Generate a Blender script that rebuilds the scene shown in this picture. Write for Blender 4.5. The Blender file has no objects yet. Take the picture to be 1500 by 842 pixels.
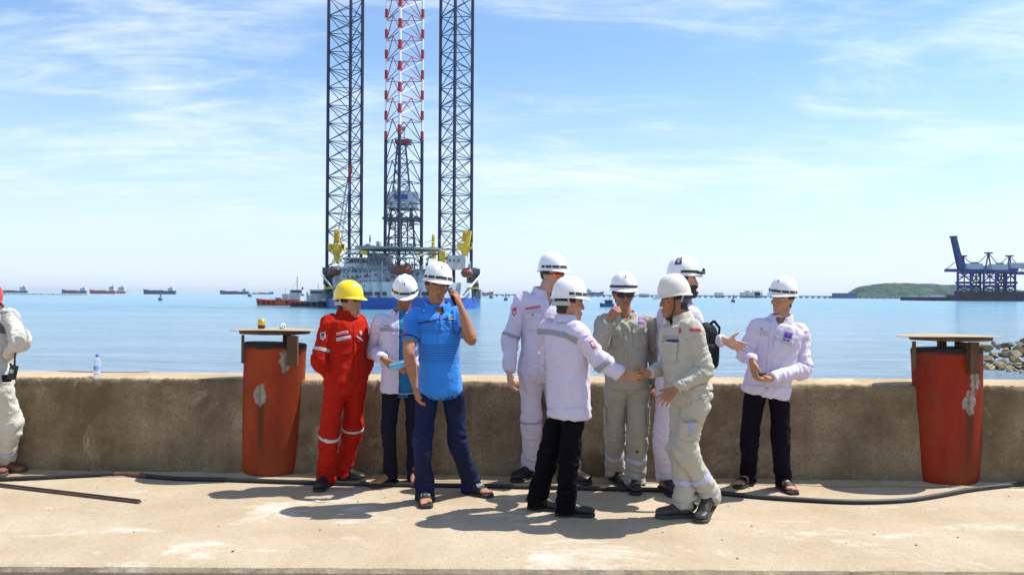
import bpy, bmesh, math, random
import numpy as np
from mathutils import Vector, Matrix
random.seed(7); np.random.seed(7)
R = math.radians
scene = bpy.context.scene
col = scene.collection

# ---------------------------------------------------------------- camera
F = 1150.0                      # focal length in photo pixels (1500 wide)
HC = 1.56                       # eye height above the quay slab
HOR = 431.3                     # horizon row at the picture's middle
cam_d = bpy.data.cameras.new('camera'); cam = bpy.data.objects.new('camera', cam_d); col.objects.link(cam)
cam_d.sensor_width = 36; cam_d.lens = F / 1500 * 36; cam_d.clip_start = 0.05; cam_d.clip_end = 60000
CM = Matrix.Rotation(R(90) + math.atan((HOR - 421) / F), 3, 'X') @ Matrix.Rotation(R(0.31), 3, 'Z')
cam.matrix_world = Matrix.Translation((0, 0, HC)) @ CM.to_4x4()
scene.camera = cam
CO = Vector((0, 0, HC))

# ---------------------------------------------------------------- sky and sun
SUNV = Vector((1.02, 0.21, 1.75)).normalized()      # towards the sun
EL = math.asin(SUNV.z); AZ = math.atan2(SUNV.x, SUNV.y)
world = bpy.data.worlds.new('World'); scene.world = world; world.use_nodes = True
wn, wl = world.node_tree.nodes, world.node_tree.links
wn.clear()
wo = wn.new('ShaderNodeOutputWorld'); wb = wn.new('ShaderNodeBackground'); wb.inputs[1].default_value = 0.138
sky = wn.new('ShaderNodeTexSky'); sky.sky_type = 'NISHITA'; sky.sun_disc = False
sky.sun_elevation = EL; sky.sun_rotation = AZ
sky.air_density = 1.0; sky.dust_density = 0.25; sky.ozone_density = 1.2; sky.altitude = 0
tc = wn.new('ShaderNodeTexCoord'); sp = wn.new('ShaderNodeSeparateXYZ'); wl.new(tc.outputs['Generated'], sp.inputs[0])
def wmath(op, a, b=None):
    n = wn.new('ShaderNodeMath'); n.operation = op
    for i, v in enumerate((a, b)):
        if v is None: continue
        if isinstance(v, (int, float)): n.inputs[i].default_value = v
        else: wl.new(v, n.inputs[i])
    return n.outputs[0]
zc = wmath('ADD', wmath('MAXIMUM', sp.outputs[2], 0.0), 0.16)
cv = wn.new('ShaderNodeCombineXYZ')
wl.new(wmath('DIVIDE', sp.outputs[0], zc), cv.inputs[0]); wl.new(wmath('DIVIDE', sp.outputs[1], zc), cv.inputs[1])
mp = wn.new('ShaderNodeMapping'); wl.new(cv.outputs[0], mp.inputs[0])
mp.inputs['Rotation'].default_value = (0, 0, R(-38)); mp.inputs['Scale'].default_value = (0.7, 1.2, 1); mp.inputs['Location'].default_value = (0.35, 1.1, 0)
n1 = wn.new('ShaderNodeTexNoise'); n1.inputs['Scale'].default_value = 1.15; n1.inputs['Detail'].default_value = 9; n1.inputs['Roughness'].default_value = 0.6; n1.inputs['Distortion'].default_value = 0.55
wl.new(mp.outputs[0], n1.inputs[0])
mp2 = wn.new('ShaderNodeMapping'); wl.new(cv.outputs[0], mp2.inputs[0])
mp2.inputs['Rotation'].default_value = (0, 0, R(-30)); mp2.inputs['Scale'].default_value = (0.8, 2.6, 1)
n2 = wn.new('ShaderNodeTexNoise'); n2.inputs['Scale'].default_value = 2.3; n2.inputs['Detail'].default_value = 10; n2.inputs['Roughness'].default_value = 0.68; n2.inputs['Distortion'].default_value = 0.9
wl.new(mp2.outputs[0], n2.inputs[0])
cm = wmath('ADD', wmath('MULTIPLY', n1.outputs[0], 0.64), wmath('MULTIPLY', n2.outputs[0], 0.36))
rp = wn.new('ShaderNodeMapRange'); rp.interpolation_type = 'SMOOTHSTEP'; wl.new(cm, rp.inputs[0])
rp.inputs[1].default_value = 0.42; rp.inputs[2].default_value = 0.72; rp.inputs[3].default_value = 0.08; rp.inputs[4].default_value = 0.85
mx = wn.new('ShaderNodeMix'); mx.data_type = 'RGBA'
wl.new(rp.outputs[0], mx.inputs[0]); hs_ = wn.new('ShaderNodeHueSaturation'); hs_.inputs['Saturation'].default_value = 1.22; hs_.inputs['Value'].default_value = 1.0; wl.new(sky.outputs[0], hs_.inputs['Color']); wl.new(hs_.outputs[0], mx.inputs[6]); mx.inputs[7].default_value = (6.1, 6.5, 7.1, 1)
hzr = wn.new('ShaderNodeMapRange'); hzr.interpolation_type = 'SMOOTHSTEP'; wl.new(sp.outputs[2], hzr.inputs[0])
hzr.inputs[1].default_value = -0.02; hzr.inputs[2].default_value = 0.30; hzr.inputs[3].default_value = 0.80; hzr.inputs[4].default_value = 0.0
mh = wn.new('ShaderNodeMix'); mh.data_type = 'RGBA'; wl.new(hzr.outputs[0], mh.inputs[0]); wl.new(mx.outputs[2], mh.inputs[6]); mh.inputs[7].default_value = (3.75, 4.5, 5.6, 1)
wl.new(mh.outputs[2], wb.inputs[0]); wl.new(wb.outputs[0], wo.inputs[0])

sun_d = bpy.data.lights.new('sun', 'SUN'); sun = bpy.data.objects.new('sun', sun_d); col.objects.link(sun)
sun_d.energy = 5.0; sun_d.angle = R(0.53); sun_d.color = (1.0, 0.955, 0.89)
sun.rotation_euler = SUNV.to_track_quat('Z', 'Y').to_euler(); sun.location = (20, 10, 60)
vs = scene.view_settings; vs.view_transform = 'Standard'; vs.look = 'None'; vs.exposure = 0.5; vs.gamma = 1.0; vs.use_curve_mapping = False
scene.cycles.use_denoising = True; scene.cycles.max_bounces = 8; scene.cycles.volume_bounces = 0
scene.render.film_transparent = False

# ---------------------------------------------------------------- pixel helpers
def ray(px, py):
    return (CM @ Vector(((px - 750) / F, -(py - 421) / F, -1.0))).normalized()
def at(px, py, Y):
    d = ray(px, py); return CO + d * (Y / d.y)
def gnd(px, py, z=0.0):
    d = ray(px, py); return CO + d * ((z - HC) / d.z)

# ---------------------------------------------------------------- materials
def srgb(r, g, b):
    f = lambda c: (c / 255 / 12.92) if c <= 10 else ((c / 255 + 0.055) / 1.055) ** 2.4
    return (f(r), f(g), f(b))
def mat(name, c, rough=0.6, metal=0.0, var=0.0, vscale=4.0, bump=0.0, bscale=60.0, c2=None, c2scale=3.0, c2lo=0.5, c2hi=0.65, spec=0.5, coat=0.0, detail=6, sheen=0.0, stretch=None, bdist=0.01):
    m = bpy.data.materials.new(name); m.use_nodes = True
    n, l = m.node_tree.nodes, m.node_tree.links
    p = n['Principled BSDF']
    p.inputs['Base Color'].default_value = (*c, 1); p.inputs['Roughness'].default_value = rough
    p.inputs['Metallic'].default_value = metal; p.inputs['Specular IOR Level'].default_value = spec
    p.inputs['Coat Weight'].default_value = coat; p.inputs['Sheen Weight'].default_value = sheen
    if var or c2 or bump:
        t = n.new('ShaderNodeTexCoord'); src = t.outputs['Object']
        if stretch:
            mpn = n.new('ShaderNodeMapping'); mpn.inputs['Scale'].default_value = stretch; l.new(src, mpn.inputs[0]); src = mpn.outputs[0]
    cur = None
    if var:
        nz = n.new('ShaderNodeTexNoise'); nz.inputs['Scale'].default_value = vscale; nz.inputs['Detail'].default_value = detail; nz.inputs['Roughness'].default_value = 0.62
        l.new(src, nz.inputs[0])
        mr = n.new('ShaderNodeMapRange'); mr.inputs[1].default_value = 0.3; mr.inputs[2].default_value = 0.7; mr.inputs[3].default_value = 1 - var; mr.inputs[4].default_value = 1 + var
        l.new(nz.outputs[0], mr.inputs[0])
        mm = n.new('ShaderNodeVectorMath'); mm.operation = 'SCALE'; mm.inputs[0].default_value = c; l.new(mr.outputs[0], mm.inputs['Scale'])
        cur = mm.outputs[0]
    if c2:
        nz = n.new('ShaderNodeTexNoise'); nz.inputs['Scale'].default_value = c2scale; nz.inputs['Detail'].default_value = 8; nz.inputs['Roughness'].default_value = 0.65
        l.new(src, nz.inputs[0])
        mr = n.new('ShaderNodeMapRange'); mr.inputs[1].default_value = c2lo; mr.inputs[2].default_value = c2hi; l.new(nz.outputs[0], mr.inputs[0])
        mxn = n.new('ShaderNodeMix'); mxn.data_type = 'RGBA'; l.new(mr.outputs[0], mxn.inputs[0])
        if cur: l.new(cur, mxn.inputs[6])
        else: mxn.inputs[6].default_value = (*c, 1)
        mxn.inputs[7].default_value = (*c2, 1); cur = mxn.outputs[2]
    if cur: l.new(cur, p.inputs['Base Color'])
    if bump:
        nz = n.new('ShaderNodeTexNoise'); nz.inputs['Scale'].default_value = bscale; nz.inputs['Detail'].default_value = 5; l.new(src, nz.inputs[0])
        b = n.new('ShaderNodeBump'); b.inputs['Strength'].default_value = bump; b.inputs['Distance'].default_value = bdist
        l.new(nz.outputs[0], b.inputs['Height']); l.new(b.outputs[0], p.inputs['Normal'])
    return m

# ---------------------------------------------------------------- mesh builder
def tag(o, label=None, cat=None, group=None, kind=None):
    if label: o['label'] = label
    if cat: o['category'] = cat
    if group: o['group'] = group
    if kind: o['kind'] = kind
    return o
def empty(name, loc, label=None, cat=None, group=None):
    o = bpy.data.objects.new(name, None); o.empty_display_size = 0.1; o.location = loc; col.objects.link(o)
    return tag(o, label, cat, group)
def wloc(o):
    v = Vector((0, 0, 0))
    while o is not None: v += o.location; o = o.parent
    return v
class MB:
    def __init__(s): s.v = []; s.f = []; s.mi = []; s.cur = 0
    def add(s, v, f):
        k = len(s.v); s.v += [tuple(p) for p in v]; s.f += [tuple(i + k for i in q) for q in f]; s.mi += [s.cur] * len(f); return s
    def box(s, lo, hi, rot=None, c=None):
        (a, b, d), (A, B, D) = lo, hi
        v = [Vector(p) for p in ((a, b, d), (A, b, d), (A, B, d), (a, B, d), (a, b, D), (A, b, D), (A, B, D), (a, B, D))]
        if rot is not None:
            c = Vector(c) if c is not None else (Vector(lo) + Vector(hi)) / 2
            v = [rot @ (p - c) + c for p in v]
        return s.add(v, [(3, 2, 1, 0), (4, 5, 6, 7), (0, 1, 5, 4), (1, 2, 6, 5), (2, 3, 7, 6), (3, 0, 4, 7)])
    def boxc(s, c, size, rot=None):
        c = Vector(c); h = Vector(size) / 2; return s.box(c - h, c + h, rot)
    def beam(s, p, q, r, n=6, r2=None, cap=True):
        p, q = Vector(p), Vector(q); d = (q - p)
        if d.length < 1e-9: return s
        d.normalize(); u = d.orthogonal().normalized(); w = d.cross(u); r2 = r if r2 is None else r2
        v = []
        for c, rr in ((p, r), (q, r2)):
            for i in range(n):
                a = 2 * math.pi * (i + 0.5) / n; v.append(c + (u * math.cos(a) + w * math.sin(a)) * rr)
        f = [(i, (i + 1) % n, n + (i + 1) % n, n + i) for i in range(n)]
        if cap: f += [tuple(range(n - 1, -1, -1)), tuple(range(n, 2 * n))]
        return s.add(v, f)
    def prism(s, poly, z0, z1):
        n = len(poly)
        v = [(x, y, z0) for x, y in poly] + [(x, y, z1) for x, y in poly]
        f = [(i, (i + 1) % n, n + (i + 1) % n, n + i) for i in range(n)] + [tuple(range(n - 1, -1, -1)), tuple(range(n, 2 * n))]
        return s.add(v, f)
    def lathe(s, c, prof, n=24, M=None):
        c = Vector(c); v = []; f = []
        for (r, z) in prof:
            for i in range(n):
                a = 2 * math.pi * i / n; p = Vector((r * math.cos(a), r * math.sin(a), z))
                v.append(c + (M @ p if M is not None else p))
        for j in range(len(prof) - 1):
            for i in range(n):
                f.append((j * n + i, j * n + (i + 1) % n, (j + 1) * n + (i + 1) % n, (j + 1) * n + i))
        f.append(tuple(range(n - 1, -1, -1))); f.append(tuple((len(prof) - 1) * n + i for i in range(n)))
        return s.add(v, f)
    def build(s, name, m, parent=None, smooth=False, bevel=0.0):
        me = bpy.data.meshes.new(name); base = wloc(parent) if parent else Vector((0, 0, 0))
        me.from_pydata([tuple(Vector(p) - base) for p in s.v], [], s.f)
        ms = m if isinstance(m, (list, tuple)) else [m]
        for x in ms: me.materials.append(x)
        if len(ms) > 1: me.polygons.foreach_set('material_index', s.mi)
        bm = bmesh.new(); bm.from_mesh(me); bmesh.ops.recalc_face_normals(bm, faces=bm.faces)
        if bevel:
            bmesh.ops.bevel(bm, geom=list(bm.edges), offset=bevel, segments=2, affect='EDGES', profile=0.6)
        bm.to_mesh(me); bm.free()
        if smooth:
            me.polygons.foreach_set('use_smooth', [True] * len(me.polygons))
            try: me.set_sharp_from_angle(angle=R(40))
            except Exception: pass
        o = bpy.data.objects.new(name, me); o.parent = parent; col.objects.link(o); return o
def at_origin(o):
    """move an unparented mesh object's origin to the middle of its base"""
    me = o.data; n = len(me.vertices); a = np.empty(n * 3, np.float32); me.vertices.foreach_get('co', a); a = a.reshape(-1, 3)
    c = (a.min(0) + a.max(0)) / 2; c[2] = a[:, 2].min(); me.vertices.foreach_set('co', (a - c).ravel()); me.update(); o.location = Vector(c.tolist()); return o

# numpy gradient noise, several octaves
_PERM = np.random.RandomState(3).permutation(512)
_GR = np.random.RandomState(5).normal(size=(512, 3)); _GR /= np.linalg.norm(_GR, axis=1)[:, None]
def pnoise(p, seed=0):
    p = np.asarray(p, float) + seed * 17.31; i = np.floor(p).astype(int); fr = p - i; u = fr * fr * fr * (fr * (fr * 6 - 15) + 10)
    r = 0
    for dx in (0, 1):
        for dy in (0, 1):
            for dz in (0, 1):
                h = _PERM[(_PERM[(_PERM[(i[:, 0] + dx) & 511] + i[:, 1] + dy) & 511] + i[:, 2] + dz) & 511]
                g = (_GR[h] * (fr - np.array([dx, dy, dz]))).sum(1)
                w = (u[:, 0] if dx else 1 - u[:, 0]) * (u[:, 1] if dy else 1 - u[:, 1]) * (u[:, 2] if dz else 1 - u[:, 2])
                r = r + g * w
    return r
def fbm(p, seed=0, o=4):
    r = 0; a = 1.0; p = np.asarray(p, float)
    for k in range(o): r = r + a * pnoise(p, seed + k); p = p * 2.03; a *= 0.5
    return r
# ================================================================ the setting: quay, sea wall, water
WZ = -3.8                                    # sea level below the slab
WSL = -0.03                                  # the wall runs a little towards the camera on the right
def wally(x): return 6.68 + WSL * x          # front face of the wall
WH = 0.818
# --- apron slab
def concrete(name, c, cdark, clight, scale=1.0, bump=0.5, stainv=None, pits=False):
    m = bpy.data.materials.new(name); m.use_nodes = True; n, l = m.node_tree.nodes, m.node_tree.links; p = n['Principled BSDF']
    p.inputs['Roughness'].default_value = 0.92; p.inputs['Specular IOR Level'].default_value = 0.2
    t = n.new('ShaderNodeTexCoord')
    def noise(s, d=8, r=0.65, st=None, dist=0.0):
        z = n.new('ShaderNodeTexNoise'); z.inputs['Scale'].default_value = s * scale; z.inputs['Detail'].default_value = d; z.inputs['Roughness'].default_value = r; z.inputs['Distortion'].default_value = dist
        if st:
            q = n.new('ShaderNodeMapping'); q.inputs['Scale'].default_value = st; l.new(t.outputs['Object'], q.inputs[0]); l.new(q.outputs[0], z.inputs[0])
        else: l.new(t.outputs['Object'], z.inputs[0])
        return z.outputs[0]
    def rng(x, a, b, lo=0.0, hi=1.0):
        z = n.new('ShaderNodeMapRange'); z.inputs[1].default_value = a; z.inputs[2].default_value = b; z.inputs[3].default_value = lo; z.inputs[4].default_value = hi; l.new(x, z.inputs[0]); return z.outputs[0]
    def mixc(f, a, b):
        z = n.new('ShaderNodeMix'); z.data_type = 'RGBA'; l.new(f, z.inputs[0])
        for k, v in ((6, a), (7, b)):
            if isinstance(v, tuple): z.inputs[k].default_value = (*v, 1)
            else: l.new(v, z.inputs[k])
        return z.outputs[2]
    a = mixc(rng(noise(1.1, 9, 0.62), 0.36, 0.66), c, cdark)
    a = mixc(rng(noise(0.9, 10, 0.72, (1, 1.9, 1), 0.5), 0.55, 0.66, 0, 0.85), a, clight)
    a = mixc(rng(noise(9, 6, 0.7), 0.52, 0.75, 0, 0.45), a, cdark)
    a = mixc(rng(noise(70, 4, 0.7), 0.56, 0.72, 0, 0.4), a, tuple(x * 0.45 for x in cdark))
    if stainv:
        a = mixc(rng(noise(2.4, 6, 0.6, (1.6, 1, 0.16)), 0.52, 0.78, 0, 0.5), a, stainv)
    if pits:                                            # voids, rough casting skin and a few rusty bleeds
        a = mixc(rng(noise(22, 8, 0.8), 0.48, 0.66, 0, 0.9), a, cdark)
        a = mixc(rng(noise(20, 8, 0.75, (1, 1, 1.3)), 0.36, 0.24, 0, 0.6), a, clight)
        a = mixc(rng(noise(34, 2, 0.5), 0.68, 0.74, 0, 0.9), a, (0.04, 0.03, 0.02))
        a = mixc(rng(noise(1.3, 6, 0.7, (1.2, 1, 0.3)), 0.60, 0.75, 0, 0.5), a, (0.20, 0.095, 0.04))
    else:
        vo = n.new('ShaderNodeTexVoronoi'); vo.feature = 'DISTANCE_TO_EDGE'; vo.inputs['Scale'].default_value = 0.55
        wv = n.new('ShaderNodeVectorMath'); wv.operation = 'MULTIPLY_ADD'; zz = n.new('ShaderNodeTexNoise'); zz.inputs['Scale'].default_value = 2.2; zz.inputs['Detail'].default_value = 8; l.new(t.outputs['Object'], zz.inputs[0]); l.new(zz.outputs[1], wv.inputs[0]); wv.inputs[1].default_value = (0.7, 0.7, 0.7); l.new(t.outputs['Object'], wv.inputs[2]); l.new(wv.outputs[0], vo.inputs['Vector'])
        a = mixc(rng(vo.outputs['Distance'], 0.004, 0.0015, 0, 0.14), a, tuple(x * 0.5 for x in cdark))
        a = mixc(rng(noise(38, 5, 0.75), 0.54, 0.70, 0, 0.6), a, tuple(x * 0.6 for x in cdark))
        a = mixc(rng(noise(3.0, 8, 0.7, (0.5, 1.6, 1), 0.6), 0.56, 0.74, 0, 0.5), a, (cdark[0] * 1.02, cdark[1] * 0.86, cdark[2] * 0.68))
    l.new(a, p.inputs['Base Color'])
    b = n.new('ShaderNodeBump'); b.inputs['Strength'].default_value = bump; b.inputs['Distance'].default_value = 0.020 if pits else 0.012
    ad = n.new('ShaderNodeMath'); ad.operation = 'MULTIPLY_ADD'; l.new(noise(90, 5, 0.7), ad.inputs[0]); ad.inputs[1].default_value = 0.5; l.new(noise(14, 6, 0.6), ad.inputs[2])
    l.new(ad.outputs[0], b.inputs['Height']); l.new(b.outputs[0], p.inputs['Normal'])
    return m
M_SLAB = concrete('slab_concrete', (0.46, 0.38, 0.275), (0.375, 0.29, 0.19), (0.61, 0.565, 0.49), 1.0, 0.9)
M_WALL = concrete('wall_concrete', (0.365, 0.28, 0.172), (0.165, 0.12, 0.067), (0.48, 0.395, 0.265), 1.9, 1.0, (0.13, 0.095, 0.06), True)
M_WTOP = concrete('wall_top_concrete', (0.44, 0.345, 0.22), (0.35, 0.26, 0.155), (0.53, 0.45, 0.34), 1.3, 0.6)
M_DIRT = concrete('dirt', (0.36, 0.28, 0.18), (0.25, 0.19, 0.12), (0.45, 0.37, 0.26), 2.0, 1.0)

def grid_sheet(xs, ys, zf):
    v = [(x, y, zf(x, y)) for y in ys for x in xs]; nx = len(xs)
    f = [(j * nx + i, j * nx + i + 1, (j + 1) * nx + i + 1, (j + 1) * nx + i) for j in range(len(ys) - 1) for i in range(nx - 1)]
    return v, f
# apron: top sheet with a worn front arris, front face below it
fe = 4.49
mb = MB()
xs = np.linspace(-16, 16, 641); 
def edge(x, k): return fe + 0.012 * float(pnoise([[x * 3.1, k, 0]])[0]) + 0.008 * float(pnoise([[x * 13, k, 4]])[0])
rows = []
E0 = [edge(x, 0.0) for x in xs]
for (off, z) in ((0.0, -0.16), (0.0, -0.035), (0.012, -0.008), (0.045, 0.0)):
    rows.append([(x, e + off * (1 + 1.1 * float(pnoise([[x * 9.3, off * 50, 2.0]])[0]) + 0.6 * float(pnoise([[x * 31.0, off * 50, 5.0]])[0])), z) for x, e in zip(xs, E0)])
rows.append([(x, 8.2 + WSL * x, 0.0) for x in xs])
v = [p for r in rows for p in r]; nx = len(xs)
mb.add(v, [(j * nx + i, j * nx + i + 1, (j + 1) * nx + i + 1, (j + 1) * nx + i) for j in range(len(rows) - 1) for i in range(nx - 1)])
apron = tag(mb.build('quay_apron', M_SLAB), kind='structure')
mb = MB(); mb.add([(-30, -12, -0.12), (30, -12, -0.12), (30, 4.6, -0.12), (-30, 4.6, -0.12)], [(0, 1, 2, 3)])
tag(mb.build('ground', M_DIRT), kind='structure')
# seabed bank / quay body under the slab
mb = MB(); mb.prism([(-30, -12), (30, -12), (30, 7.2 + WSL * 30), (-30, 7.2 - WSL * 30)], -6.0, -0.2)
tag(mb.build('quay_body', M_DIRT), kind='structure')

# --- sea wall: front face with casting lines and pits, rounded arris
WT = 0.60
wall = empty('sea_wall', (0, wally(0), 0), 'long low brown concrete sea wall behind the group of workers', 'wall')
NXW = 2000
xw = np.linspace(-13, 13, NXW)
prof = [(0.0, -0.05), (0.0, 0.06), (0.0, 0.16), (0.0, 0.24), (0, 0.32), (0.0, 0.40), (0, 0.48), (0.0, 0.56), (0, 0.64), (0.0, 0.72), (0.002, WH - 0.035), (0.010, WH - 0.012), (0.03, WH - 0.001)]
pts = np.array([[(x, d, z) for x in xw] for d, z in prof]).reshape(-1, 3)
q = pts.copy(); q[:, 1] = 0
dn = 0.010 * fbm(q * np.array([1.5, 1, 1.8]), 2, 4) + 0.006 * fbm(q * np.array([9, 1, 9]), 9, 3)
jl = [-5.9, -3.75, -1.15, 1.62, 3.55, 6.2]
for j in jl: dn += 0.012 * np.exp(-((pts[:, 0] - j) / 0.02) ** 2)
lip = np.where(pts[:, 2] > WH - 0.04, 0.012 * fbm(q * np.array([26, 1, 5]), 12, 4), 0)
v = [(float(x), float(wally(x) + d + a), float(z + b)) for (x, d, z), a, b in zip(pts, dn, lip)]
mb = MB(); mb.add(v, [(j * NXW + i, j * NXW + i + 1, (j + 1) * NXW + i + 1, (j + 1) * NXW + i) for j in range(len(prof) - 1) for i in range(NXW - 1)])
mb.build('wall_face', M_WALL, wall, smooth=True)
prof2 = [(0.03, WH - 0.001), (0.15, WH + 0.002), (0.35, WH + 0.004), (0.52, WH + 0.002), (WT - 0.01, WH - 0.006), (WT, WH - 0.03), (WT, -4.2)]
pts = np.array([[(x, d, z) for x in xw] for d, z in prof2]).reshape(-1, 3); q = pts.copy(); q[:, 1] = pts[:, 1]
lip2 = np.where(pts[:, 1] < 0.04, 0.012 * fbm(np.c_[q[:, 0], 0 * q[:, 0], np.full(len(q), WH - 0.001)] * np.array([26, 1, 5]), 12, 4), np.where(pts[:, 2] > 0.5, 0.004 * fbm(q * 6, 20, 3), 0))
dn2 = np.where(pts[:, 1] < 0.04, 0.010 * fbm(np.c_[q[:, 0], 0 * q[:, 0], np.full(len(q), WH - 0.001)] * np.array([1.5, 1, 1.8]), 2, 4), np.where(pts[:, 1] > 0.5, 0.012 * fbm(q * 8, 23, 3), 0))
v = [(float(x), float(wally(x) + d + a), float(z + b)) for (x, d, z), a, b in zip(pts, dn2, lip2)]
mb = MB(); mb.add(v, [(j * NXW + i, j * NXW + i + 1, (j + 1) * NXW + i + 1, (j + 1) * NXW + i) for j in range(len(prof2) - 1) for i in range(NXW - 1)])
mb.build('wall_top', M_WTOP, wall, smooth=True)
# strip of crumbled mortar and grit along the foot of the wall
mb = MB(); xs2 = np.linspace(-10, 10, 900)
cross = [(-0.13, 0.0035), (-0.08, 0.010), (-0.03, 0.016), (0.02, 0.024)]
vv = []
for k, (d, z) in enumerate(cross):
    e = 0.05 * fbm(np.c_[xs2 * 2.0, np.full(900, k * .3), np.zeros(900)], 31, 4); h = 1 + 0.7 * fbm(np.c_[xs2 * 12, np.full(900, k * 2.), np.zeros(900)], 33, 3)
    vv += [(float(x), float(wally(x) + d + (a if k < 3 else 0)), float(max(0.0035, z * b))) for x, a, b in zip(xs2, e, h)]
mb.add(vv, [(j * 900 + i, j * 900 + i + 1, (j + 1) * 900 + i + 1, (j + 1) * 900 + i) for j in range(3) for i in range(899)])
tag(mb.build('grit', M_WTOP, smooth=True), 'pale grit and mortar crumbs along the foot of the wall', 'grit', kind='stuff')
# loose pebbles
mb = MB(); rs = random.Random(4)
for i in range(150):
    if rs.random() < 0.7: x = rs.uniform(-6, 6); y = wally(x) - abs(rs.gauss(0, 0.12)) - 0.04
    else: x = rs.uniform(-4, 4); y = rs.uniform(4.6, 6.3); 
    r = rs.uniform(0.003, 0.008) * (1.4 if rs.random() < .1 else 1)
    M = Matrix.Rotation(rs.uniform(0, 3), 3, 'Z')
    mb.boxc((x, y, r * 0.5), (r * 1.6, r * 1.1, r), M)
tag(mb.build('pebbles', M_WTOP), 'tiny loose stones scattered on the slab', 'pebbles', kind='stuff')

# --- sea
m = bpy.data.materials.new('sea_water'); m.use_nodes = True; n, l = m.node_tree.nodes, m.node_tree.links; p = n['Principled BSDF']
p.inputs['Roughness'].default_value = 0.16; p.inputs['IOR'].default_value = 1.33; p.inputs['Specular IOR Level'].default_value = 0.5
geo = n.new('ShaderNodeNewGeometry')
def wnz(sc, st, d=4, r=0.55, dist=0.0):
    a = n.new('ShaderNodeMapping'); a.inputs['Scale'].default_value = st; l.new(geo.outputs['Position'], a.inputs[0])
    z = n.new('ShaderNodeTexNoise'); z.inputs['Scale'].default_value = sc; z.inputs['Detail'].default_value = d; z.inputs['Roughness'].default_value = r; z.inputs['Distortion'].default_value = dist; l.new(a.outputs[0], z.inputs[0]); return z.outputs[0]
mr = n.new('ShaderNodeMapRange'); l.new(wnz(1.0, (0.004, 0.018, 1), 5, 0.6, 0.3), mr.inputs[0]); mr.inputs[1].default_value = 0.40; mr.inputs[2].default_value = 0.62
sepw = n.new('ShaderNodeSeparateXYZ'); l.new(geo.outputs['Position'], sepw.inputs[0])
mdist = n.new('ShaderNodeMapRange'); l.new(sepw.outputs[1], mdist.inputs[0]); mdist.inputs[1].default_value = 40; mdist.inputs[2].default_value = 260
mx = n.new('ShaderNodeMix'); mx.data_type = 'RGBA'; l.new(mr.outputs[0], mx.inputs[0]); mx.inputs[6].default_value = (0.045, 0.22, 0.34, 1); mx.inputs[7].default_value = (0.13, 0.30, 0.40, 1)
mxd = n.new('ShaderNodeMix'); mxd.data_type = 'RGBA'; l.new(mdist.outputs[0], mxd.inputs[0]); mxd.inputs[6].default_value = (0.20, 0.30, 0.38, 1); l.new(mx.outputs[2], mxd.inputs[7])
mr2 = n.new('ShaderNodeMapRange'); l.new(wnz(1.0, (0.045, 0.30, 1), 8, 0.72, 0.8), mr2.inputs[0]); mr2.inputs[1].default_value = 0.42; mr2.inputs[2].default_value = 0.64; mr2.inputs[3].default_value = 0.0; mr2.inputs[4].default_value = 0.42
mxs = n.new('ShaderNodeMix'); mxs.data_type = 'RGBA'; l.new(mr2.outputs[0], mxs.inputs[0]); l.new(mxd.outputs[2], mxs.inputs[6]); mxs.inputs[7].default_value = (0.06, 0.15, 0.25, 1)  # dark side of the ripples painted into the base colour as streaks
mr3 = n.new('ShaderNodeMapRange'); l.new(wnz(1.0, (0.012, 0.11, 1), 6, 0.65, 0.8), mr3.inputs[0]); mr3.inputs[1].default_value = 0.50; mr3.inputs[2].default_value = 0.66; mr3.inputs[3].default_value = 0.0; mr3.inputs[4].default_value = 0.6
mxt = n.new('ShaderNodeMix'); mxt.data_type = 'RGBA'; l.new(mr3.outputs[0], mxt.inputs[0]); l.new(mxs.outputs[2], mxt.inputs[6]); mxt.inputs[7].default_value = (0.30, 0.37, 0.44, 1)  # pale sheen of ruffled water painted on as broader streaks
l.new(mxt.outputs[2], p.inputs['Base Color'])
b1 = n.new('ShaderNodeBump'); b1.inputs['Strength'].default_value = 1.0; b1.inputs['Distance'].default_value = 0.7; l.new(wnz(1.0, (0.22, 0.75, 1), 7, 0.72, 0.6), b1.inputs['Height'])
b2 = n.new('ShaderNodeBump'); b2.inputs['Strength'].default_value = 0.8; b2.inputs['Distance'].default_value = 1.2; l.new(wnz(1.0, (0.05, 0.2, 1), 5, 0.6, 0.4), b2.inputs['Height']); l.new(b1.outputs[0], b2.inputs['Normal'])
l.new(b2.outputs[0], p.inputs['Normal'])
mb = MB(); mb.add([(-30000, 6.9, WZ), (30000, 6.9, WZ), (30000, 42000, WZ), (-30000, 42000, WZ)], [(0, 1, 2, 3)])
tag(mb.build('sea', m), kind='structure')
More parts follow.
